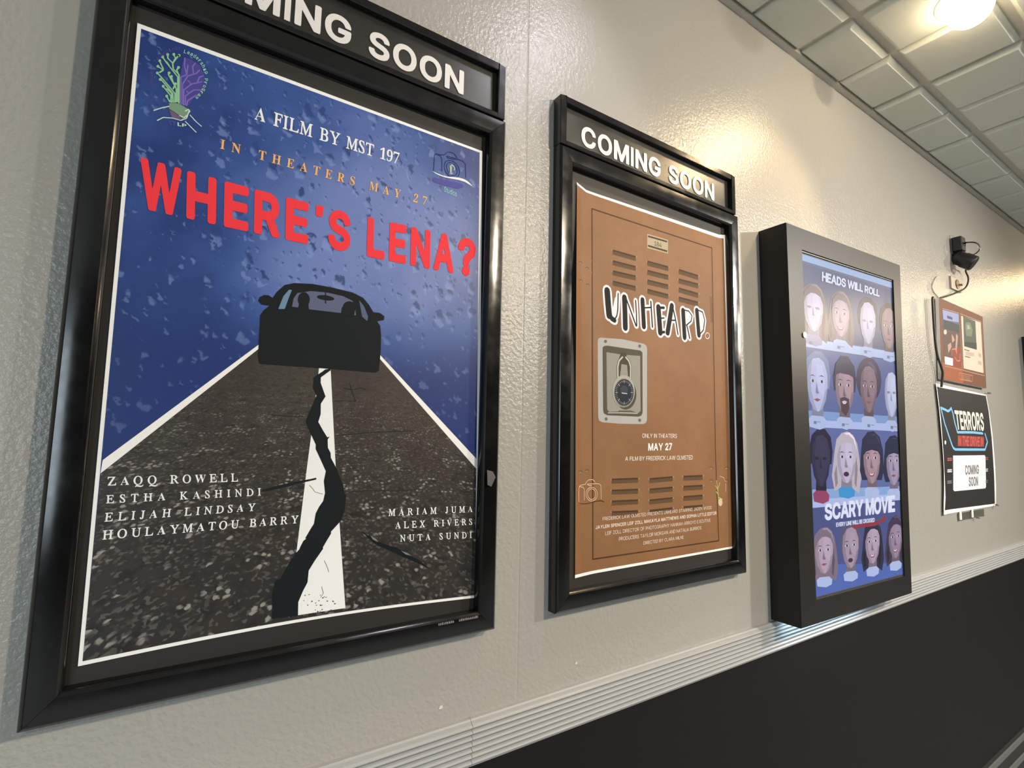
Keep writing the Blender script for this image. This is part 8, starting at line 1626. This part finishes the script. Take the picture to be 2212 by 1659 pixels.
# suspended ceiling: recessed grid above, bevelled square panels hanging just below it
P = 0.3157
bm = bmesh.new()
box(bm, X0, X1, YB, 0.0, CZ + 0.019, CZ + 0.2)
recalc(bm)
ceil = struct(finish('ceiling', bm, GRID))
bm = bmesh.new()
xs = [1.985 + P * i - 0.02 for i in range(-19, 26)]
ys = [-0.228 - P * j for j in range(0, 19)]
rows = [(-0.027, ys[0] + 0.016)] + [(ys[j] - 0.016, ys[j + 1] + 0.016) for j in range(len(ys) - 1)]
for i in range(len(xs) - 1):
    a = xs[i] + (0.015 if i % 2 else 0.008)
    b = xs[i + 1] - (0.008 if i % 2 else 0.015)
    for r1, r0 in rows:
        if r0 < YB:
            continue
        w_ = 0.015
        z0, z1 = CZ - 0.004, CZ + 0.0192
        top = [bm.verts.new(p) for p in ((a, r0, z1), (b, r0, z1), (b, r1, z1), (a, r1, z1))]
        mid_ = [bm.verts.new(p) for p in ((a, r0, z1 - 0.009), (b, r0, z1 - 0.009), (b, r1, z1 - 0.009), (a, r1, z1 - 0.009))]
        bot = [bm.verts.new(p) for p in ((a + w_, r0 + w_, z0), (b - w_, r0 + w_, z0), (b - w_, r1 - w_, z0), (a + w_, r1 - w_, z0))]
        for A, B in ((top, mid_), (mid_, bot)):
            for q in range(4):
                bm.faces.new((A[q], A[(q + 1) % 4], B[(q + 1) % 4], B[q]))
        bm.faces.new(bot)
recalc(bm)
pan = finish('ceiling_panel', bm, CEIL, ceil)
pan['kind'] = 'stuff'
struct(box_obj('trim_4', (X0, X1, -0.024, 0.0, CZ + 0.001, CZ + 0.020), GRID))

# ------------------------------------------------------------------ ceiling lamp
lx, ly = 2.180, -0.488
lamp = thing('ceiling_lamp', 'round warm lit flood lamp set in the tiled ceiling', 'lamp', (lx, ly, CZ))
bm = bmesh.new()
lathe(bm, [(0.072, 0.012), (0.072, -0.004), (0.092, -0.007), (0.098, -0.002), (0.098, 0.012)], (lx, ly, CZ), seg=40)
recalc(bm)
finish('trim_ring', bm, TRIMWHITE, lamp, True)
bm = bmesh.new()
lathe(bm, [(0.030, 0.012)] + [(0.066 * math.cos(rad(q)), -0.034 + 0.066 * math.sin(rad(q))) for q in range(50, -90, -10)] + [(0.0, -0.100)], (lx, ly, CZ), seg=40)
recalc(bm)
finish('bulb', bm, BULB, lamp, True)


# ------------------------------------------------------------------ poster cases
def case_rail(p0, p1, inward, w_, depth):
    """Mitred, softly arched moulding from p0 to p1 (x, z), its inner side towards 'inward'."""
    d = Vector((p1[0] - p0[0], p1[1] - p0[1])).normalized()
    n = Vector(inward)
    prof = [(0.0, 0.0), (0.0, depth * 0.72), (0.0015, depth * 0.80), (0.006, depth * 0.90)]
    for i in range(9):
        t = i / 8
        prof.append((0.006 + (w_ - 0.012) * t, depth * (0.90 + 0.022 * math.sin(math.pi * t))))
    prof += [(w_ - 0.002, depth * 0.80), (w_, depth * 0.70), (w_, 0.003)]
    bm = bmesh.new()
    A, B = [], []
    for s_, y in prof:
        g = 0.0003
        a = Vector(p0) + n * s_ + d * (s_ + g)
        b = Vector(p1) + n * s_ - d * (s_ + g)
        A.append(bm.verts.new((a.x, -y, a.y)))
        B.append(bm.verts.new((b.x, -y, b.y)))
    for i in range(len(prof) - 1):
        bm.faces.new((A[i], A[i + 1], B[i + 1], B[i]))
    bm.faces.new(A)
    bm.faces.new(B[::-1])
    recalc(bm)
    return bm


def poster_case(x0, x1, z0, z1, mz, mx, label):
    t = thing('poster_case', label, 'poster frame', (x0, 0, z0), 'wall poster cases with coming soon headers')
    w_, dep = 0.044, 0.034
    for a, b, n in (((x0, z0), (x1, z0), (0, 1)), ((x1, z0), (x1, z1), (-1, 0)), ((x1, z1), (x0, z1), (0, -1)), ((x0, z1), (x0, z0), (1, 0))):
        o = finish('frame_rail', case_rail(a, b, n, w_, dep), FRAME, t)
        for p in o.data.polygons:
            p.use_smooth = True
        o.data.set_sharp_from_angle(angle=rad(35))
    box_obj('backing_board', (x0 + 0.02, x1 - 0.02, -0.0075, 0.0, z0 + 0.02, z1 - 0.02), BACKING, t)
    # header box
    m0, m1 = mx
    bm = bmesh.new()
    zb_, d = z1 + 0.0012, 0.030
    top, side, bot = 0.016, 0.019, 0.012
    box(bm, m0, m1, -0.012, 0.0, zb_, mz)
    for q in ((m0, m0 + side, zb_, mz), (m1 - side, m1, zb_, mz), (m0 + side, m1 - side, mz - top, mz), (m0 + side, m1 - side, zb_, zb_ + bot)):
        box(bm, q[0], q[1], -d, -0.012, q[2], q[3])
    bmesh.ops.remove_doubles(bm, verts=bm.verts, dist=1e-5)
    bevel(bm, 0.0015, 1)
    recalc(bm)
    hf = finish('header_frame', bm, FRAME, t)
    box_obj('header_panel', (m0 + side - 0.001, m1 - side + 0.001, -0.0155, -0.012, zb_ + bot - 0.001, mz - top + 0.001), SMOKE, hf)
    tz0, tz1 = H + 0.7695, H + 0.8265
    tx0, tx1 = m0 + 0.0807, m0 + 0.6447
    V, F = text_tris('bold', 'COMING SOON', [(tx0, tz1), (tx1, tz1), (tx1, tz0), (tx0, tz0)])
    gap_x = tx0 + (tx1 - tx0) * 0.565
    for word in (0, 1):
        bm = bmesh.new()
        vs = [bm.verts.new((p[0], -0.0160, p[1])) for p in V]
        for f in F:
            if (V[f[0]][0] > gap_x) == bool(word):
                bm.faces.new([vs[i] for i in f])
        bmesh.ops.delete(bm, geom=[v for v in bm.verts if not v.link_faces], context='VERTS')
        r = bmesh.ops.extrude_face_region(bm, geom=bm.faces[:])
        bmesh.ops.translate(bm, verts=[e for e in r['geom'] if isinstance(e, bmesh.types.BMVert)], vec=(0, -0.0012, 0))
        recalc(bm)
        finish('header_word', bm, LETTER, hf)
    return t


case_a = poster_case(-0.147, 0.610, H - 0.4135, H + 0.740, H + 0.875, (-0.147 + 0.003, 0.605), 'large black poster case holding the blue rainy road poster')
case_b = poster_case(0.773, 1.525, H - 0.4095, H + 0.7425, H + 0.875, (0.7715, 1.512), 'black poster case holding the brown locker poster')
# scuff on the right stile and the worn maker's print on the bottom rail of the near case
bm = bmesh.new()
vs = [bm.verts.new((x, -0.0368, H + z)) for x, z in ((0.575, -0.074), (0.590, -0.078), (0.597, -0.090), (0.587, -0.110), (0.577, -0.106))]
bm.faces.new(vs)
finish('scuff_mark', bm, SCUFF, case_a)
bm = bmesh.new()
random.seed(3)
for a, b in ((0.472, 0.505), (0.518, 0.562)):
    x = a
    while x < b:
        q = random.uniform(0.0015, 0.004)
        vs = [bm.verts.new((px, -0.0352, H + pz)) for px, pz in ((x, -0.3795), (x + q, -0.3795), (x + q, -0.3745 - random.random() * 0.002), (x, -0.3745))]
        bm.faces.new(vs)
        x += q + 0.0012
finish('worn_print', bm, TINYLABEL, case_a)


# ------------------------------------------------------------------ the two cased posters
def warp_a(x, z):
    f = max(0.0, 1 - z / 0.30)
    u = x / 0.66
    return 0.0, 0.0, 0.0105 * math.sin(math.pi * min(max(u, 0), 1)) * f * f


def warp_b(x, z):
    e = max(0.0, 1 - x / 0.10)
    bulge = math.exp(-((z - 0.70) / 0.13) ** 2)
    dx = -0.0085 * bulge * e ** 1.5
    dy = -0.010 * bulge * e ** 1.5
    dz = 0.0
    top = max(0.0, (z - 0.6) / 0.4)
    dz += 0.0125 * top * max(0.0, 1 - x / 0.035) ** 1.5
    dz += 0.0115 * top * max(0.0, 1 - (0.646 - x) / 0.035) ** 1.2 * (1 if x > 0.6 else 0)
    dz -= 0.003 * (1 - top) * max(0.0, 1 - x / 0.05) * max(0.0, 1 - z / 0.1)
    return dx, dy, dz


def build_poster(key, name, label, origin, y, warp, white, gain):
    parts = ART[key]['parts']
    slots = {'ink': INK, 'white': PAPER, 'sky': SKY, 'asphalt': ASPHALT, 'locker': LOCKER}
    root = thing(name, label, 'poster', (origin[0], y, origin[1]))
    sheet = None
    for pn, items in parts.items():
        nm = {'sheet': 'poster_sheet', 'car': 'car_picture', 'road': 'road_picture', 'padlock': 'padlock_picture', 'locker_door': 'locker_picture', }.get(pn, pn).split('.')[0]
        o = print_part(nm, items, origin, y, slots, sheet or root, warp, 0.03, white, gain * {'locker_door': 0.66, 'padlock': 0.82}.get(pn, 1.0))
        sheet = sheet or o
    return root


build_poster('p1', 'movie_poster', 'blue movie poster of a dark car on a cracked road', (-0.095, H - 0.345), -0.0100, warp_a, (243, 228, 220), 0.93)
build_poster('p2', 'movie_poster', 'brown movie poster of a school locker with a padlock', (0.846, H - 0.337), -0.0100, warp_b, (250, 238, 226), 0.85)


# ------------------------------------------------------------------ digital poster displays
def display(front, yb, label, picture=True, xoff=0.0):
    """front: four (x, z) corners TL, TR, BR, BL of the bezel at depth y = -0.099."""
    yf = -0.099
    t = thing('digital_display', label, 'display screen', (front[3][0] + xoff, 0, front[3][1]), 'wall mounted digital poster displays')
    F = [Vector((p[0] + xoff, yf, p[1])) for p in front]
    B = [Vector((p.x, -0.001, p.z)) for p in F]
    scr = [Vector((p[0] + xoff, yf, p[1])) for p in ((1.786, H + 0.6635), (2.520, H + 0.691), (2.4725, H - 0.5225), (1.7935, H - 0.5120))]
    bm = bmesh.new()
    fv = [bm.verts.new(p) for p in F]
    bv = [bm.verts.new(p) for p in B]
    sv = [bm.verts.new(p) for p in scr]
    iv = [bm.verts.new(p + Vector((0, 0.008, 0))) for p in scr]
    for q in range(4):
        n = (q + 1) % 4
        bm.faces.new((fv[q], fv[n], sv[n], sv[q]))
        bm.faces.new((sv[q], sv[n], iv[n], iv[q]))
        bm.faces.new((bv[q], bv[n], fv[n], fv[q]))
    bm.faces.new(bv)
    bm.faces.new(iv)
    recalc(bm)
    ed = [e for e in bm.edges if all(v in fv for v in e.verts)]
    bmesh.ops.bevel(bm, geom=ed, offset=0.0015, segments=2, affect='EDGES')
    recalc(bm)
    finish('cabinet', bm, SATIN, t)
    if picture:
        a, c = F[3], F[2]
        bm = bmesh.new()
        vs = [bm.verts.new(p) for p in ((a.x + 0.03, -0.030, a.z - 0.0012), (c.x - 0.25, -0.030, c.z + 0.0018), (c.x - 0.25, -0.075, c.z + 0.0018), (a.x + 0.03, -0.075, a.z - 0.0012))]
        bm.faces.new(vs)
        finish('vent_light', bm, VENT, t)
        bm = bmesh.new()
        w_ = 0.004
        for q in range(4):
            n = (q + 1) % 4
            a, b = iv_co(scr, q), iv_co(scr, n)
            c = (scr[0] + scr[1] + scr[2] + scr[3]) / 4
            ia, ib = a + (c - a).normalized() * w_ * 1.6, b + (c - b).normalized() * w_ * 1.6
            dy = Vector((0, 0.0035, 0))
            vs = [bm.verts.new(p + dy) for p in (a, b, ib, ia)]
            bm.faces.new(vs)
        recalc(bm)
        finish('screen_trim', bm, SATIN_EDGE, t)
        print_part('screen_picture', ART['scr']['parts']['picture'], (1.774 + xoff, H - 0.515), yf + 0.0070, {'lcd': LCD}, t, None, 0, (255, 255, 255), 0.56, 0.00012)
        bm = bmesh.new()
        tube(bm, [(1.777, yf + 0.001, H + 0.361), (1.777, yf - 0.004, H + 0.361)], 0.0095, 14)
        recalc(bm)
        finish('lock', bm, CHROME, t)
    return t


def iv_co(scr, q):
    return scr[q] + Vector((0, 0.001, 0))


FR = [(1.690, H + 0.738), (2.595, H + 0.771), (2.530, H - 0.597), (1.697, H - 0.585)]
display(FR, 0, 'black boxed display screen glowing blue with rows of heads')
display(FR, 0, 'black boxed display cut off by the right edge of the photo', False, 3.10)

# ------------------------------------------------------------------ small framed board and taped-up poster further along
O3 = (3.25, H + 0.33)
board = thing('notice_board', 'small brown picture board with thick white edge hanging above the black poster', 'board', (3.25, 0, H + 0.33))
q = ART['p3']['quad']
fr = [(O3[0] + a / 1000, O3[1] + b / 1000) for a, b in q]
bm = bmesh.new()
hexa(bm, [(p[0], -0.004, p[1]) for p in fr] + [(p[0], -0.0195, p[1]) for p in fr])
recalc(bm)
finish('board_core', bm, WHITE_PLASTIC, board)
bm = bmesh.new()
c = [(fr[0][0] + 0.05, fr[0][1] - 0.06), (fr[1][0] - 0.05, fr[1][1] - 0.06), (fr[2][0] - 0.05, fr[2][1] + 0.06), (fr[3][0] + 0.05, fr[3][1] + 0.06)]
hexa(bm, [(p[0], 0.0, p[1]) for p in c] + [(p[0], -0.004, p[1]) for p in c])
recalc(bm)
finish('mounting_block', bm, WHITE_PLASTIC, board)
print_part('board_print', ART['p3']['parts']['print'], O3, -0.0200, {'ink': INK_MATT}, board, None, 0, (250, 236, 216), 0.80, 0.0002)

O4 = (3.2, H - 0.345)
pst = thing('movie_poster', 'black poster with blue neon arrow below the small brown board', 'poster', (3.2, 0, H - 0.345))


def warp_d(x, z):
    e = max(0.0, 1 - x / 0.16)
    return 0.0, -0.006 * e * e - 0.004 * math.sin(math.pi * min(max(z / 0.65, 0), 1)), 0.0


sheet = None
for pn, items in ART['p4']['parts'].items():
    o = print_part({'sheet': 'poster_sheet', 'panel_print': 'white_panel_print'}.get(pn, pn), items, O4, -0.004, {'ink': INK_MATT, 'white': PAPER}, sheet or pst, warp_d, 0.05, (250, 238, 222), 0.80, 0.0002)
    sheet = sheet or o

# push pins at the poster's right corners and below it
for (x, z), lab in (((3.965, 0.302), 'grey push pin at upper right corner of the black poster'), ((3.960, -0.338), 'grey push pin at lower right corner of the black poster'),
                    ((3.636, -0.386), 'grey push pin in the wall just below the black poster')):
    bm = bmesh.new()
    tube(bm, [(x, 0.0, H + z), (x, -0.012, H + z), (x, -0.013, H + z), (x, -0.024, H + z), (x, -0.026, H + z)], [0.0012, 0.0012, 0.006, 0.0045, 0.006], 10)
    recalc(bm)
    p = finish('push_pin', bm, PINK, None, True)
    tag(p, lab, 'push pin', 'push pins around the black poster')
# clear clip with two white tabs under the poster
clip = thing('poster_clip', 'clear strip clip with two white tabs under the black poster', 'clip', (3.5, 0, H - 0.36))
box_obj('clear_strip', (3.40, 3.80, -0.0035, -0.0006, H - 0.392, H - 0.352), FROST, clip)
for a, b in ((3.420, 3.446), (3.595, 3.618)):
    box_obj('tab', (a, b, -0.0075, -0.0035, H - 0.385, H - 0.340), WHITE_PLASTIC, clip, 0.001)

# ------------------------------------------------------------------ wall device with clear dome, its cable, and the wall plate
dx, dz = 3.60, H + 1.05
dev = thing('wall_spotlight', 'black wall spotlight with clear plastic dome above the brown board', 'wall light', (dx, 0, dz))
bm = bmesh.new()
box(bm, dx - 0.045, dx + 0.045, -0.008, -0.0006, dz + 0.005, dz + 0.115)
bevel(bm, 0.004)
recalc(bm)
finish('clear_back_plate', bm, FROST, dev)
bm = bmesh.new()
box(bm, dx - 0.032, dx + 0.032, -0.050, -0.008, dz + 0.020, dz + 0.100)
bevel(bm, 0.008, 3)
recalc(bm)
finish('bracket', bm, BLACK_PLASTIC, dev)
bm = bmesh.new()
a, b = Vector((dx - 0.005, -0.004, dz)), Vector((dx + 0.012, -0.085, dz - 0.062))
tube(bm, [a, a.lerp(b, 0.1), a.lerp(b, 0.45), a.lerp(b, 0.5), a.lerp(b, 0.95), b], [0.026, 0.036, 0.038, 0.041, 0.041, 0.037], 24)
recalc(bm)
o = finish('barrel', bm, BLACK_PLASTIC, dev, True)
o.data.set_sharp_from_angle(angle=rad(40))
bm = bmesh.new()
c0, ax = Vector((dx + 0.012, -0.046, dz + 0.034)), Vector((0.15, -1.0, -0.25)).normalized()
tube(bm, [c0 + ax * q for q in (0.0, 0.030, 0.045, 0.057, 0.065, 0.069)], [0.038, 0.038, 0.035, 0.027, 0.016, 0.004], 24)
recalc(bm)
finish('clear_dome', bm, CLEAR, dev, True)

yc = -0.022
bm = bmesh.new()
tube(bm, smooth_path([(3.60, -0.062, H + 0.99), (3.655, -0.045, H + 0.988), (3.704, yc, H + 0.981), (3.738, yc, H + 0.952), (3.722, yc, H + 0.911), (3.675, -0.018, H + 0.874), (3.56, -0.012, H + 0.831), (3.435, -0.008, H + 0.793), (3.34, -0.006, H + 0.768)]), 0.0042, 8)
recalc(bm)
tag(finish('power_cable', bm, BLACK_CABLE, None, True), 'thin black cable looping from the wall spotlight to the brown board', 'cable')
bm = bmesh.new()
tube(bm, smooth_path([(3.195, yc, H + 0.745), (3.187, yc, H + 0.733), (3.185, yc, H + 0.663), (3.185, yc, H + 0.585), (3.19, yc, H + 0.509), (3.205, yc, H + 0.444), (3.23, -0.026, H + 0.395), (3.241, -0.028, H + 0.360), (3.241, -0.025, H + 0.329), (3.236, -0.020, H + 0.288)]), 0.0055, 8)
recalc(bm)
tag(finish('power_cable', bm, BLACK_CABLE, None, True), 'black cable hanging down the left edge of the brown board', 'cable')
bm = bmesh.new()
tube(bm, smooth_path([(3.33, -0.005, H + 0.768), (3.299, -0.005, H + 0.778), (3.255, -0.005, H + 0.795), (3.252, -0.005, H + 0.821), (3.284, -0.005, H + 0.854), (3.329, -0.005, H + 0.884)]), 0.003, 8)
recalc(bm)
tag(finish('power_cable', bm, CABLE_WHITE, None, True), 'wall coloured thin cable curling above the brown board', 'cable')

plate = thing('wall_plate', 'small beige socket plate on the wall below the spotlight', 'socket', (3.595, 0, H + 0.888))
bm = bmesh.new()
box(bm, 3.515, 3.672, -0.009, 0.0, H + 0.852, H + 0.922)
bevel(bm, 0.003)
recalc(bm)
finish('cover_plate', bm, BEIGE_PLASTIC, plate)
bm = bmesh.new()
tube(bm, [(3.600, -0.009, H + 0.889), (3.600, -0.013, H + 0.889)], 0.026, 16)
recalc(bm)
finish('round_inset', bm, BRASS, plate)
bm = bmesh.new()
tube(bm, [(3.632, -0.009, H + 0.889), (3.632, -0.022, H + 0.889)], 0.007, 12)
recalc(bm)
finish('jack', bm, CHROME, plate)
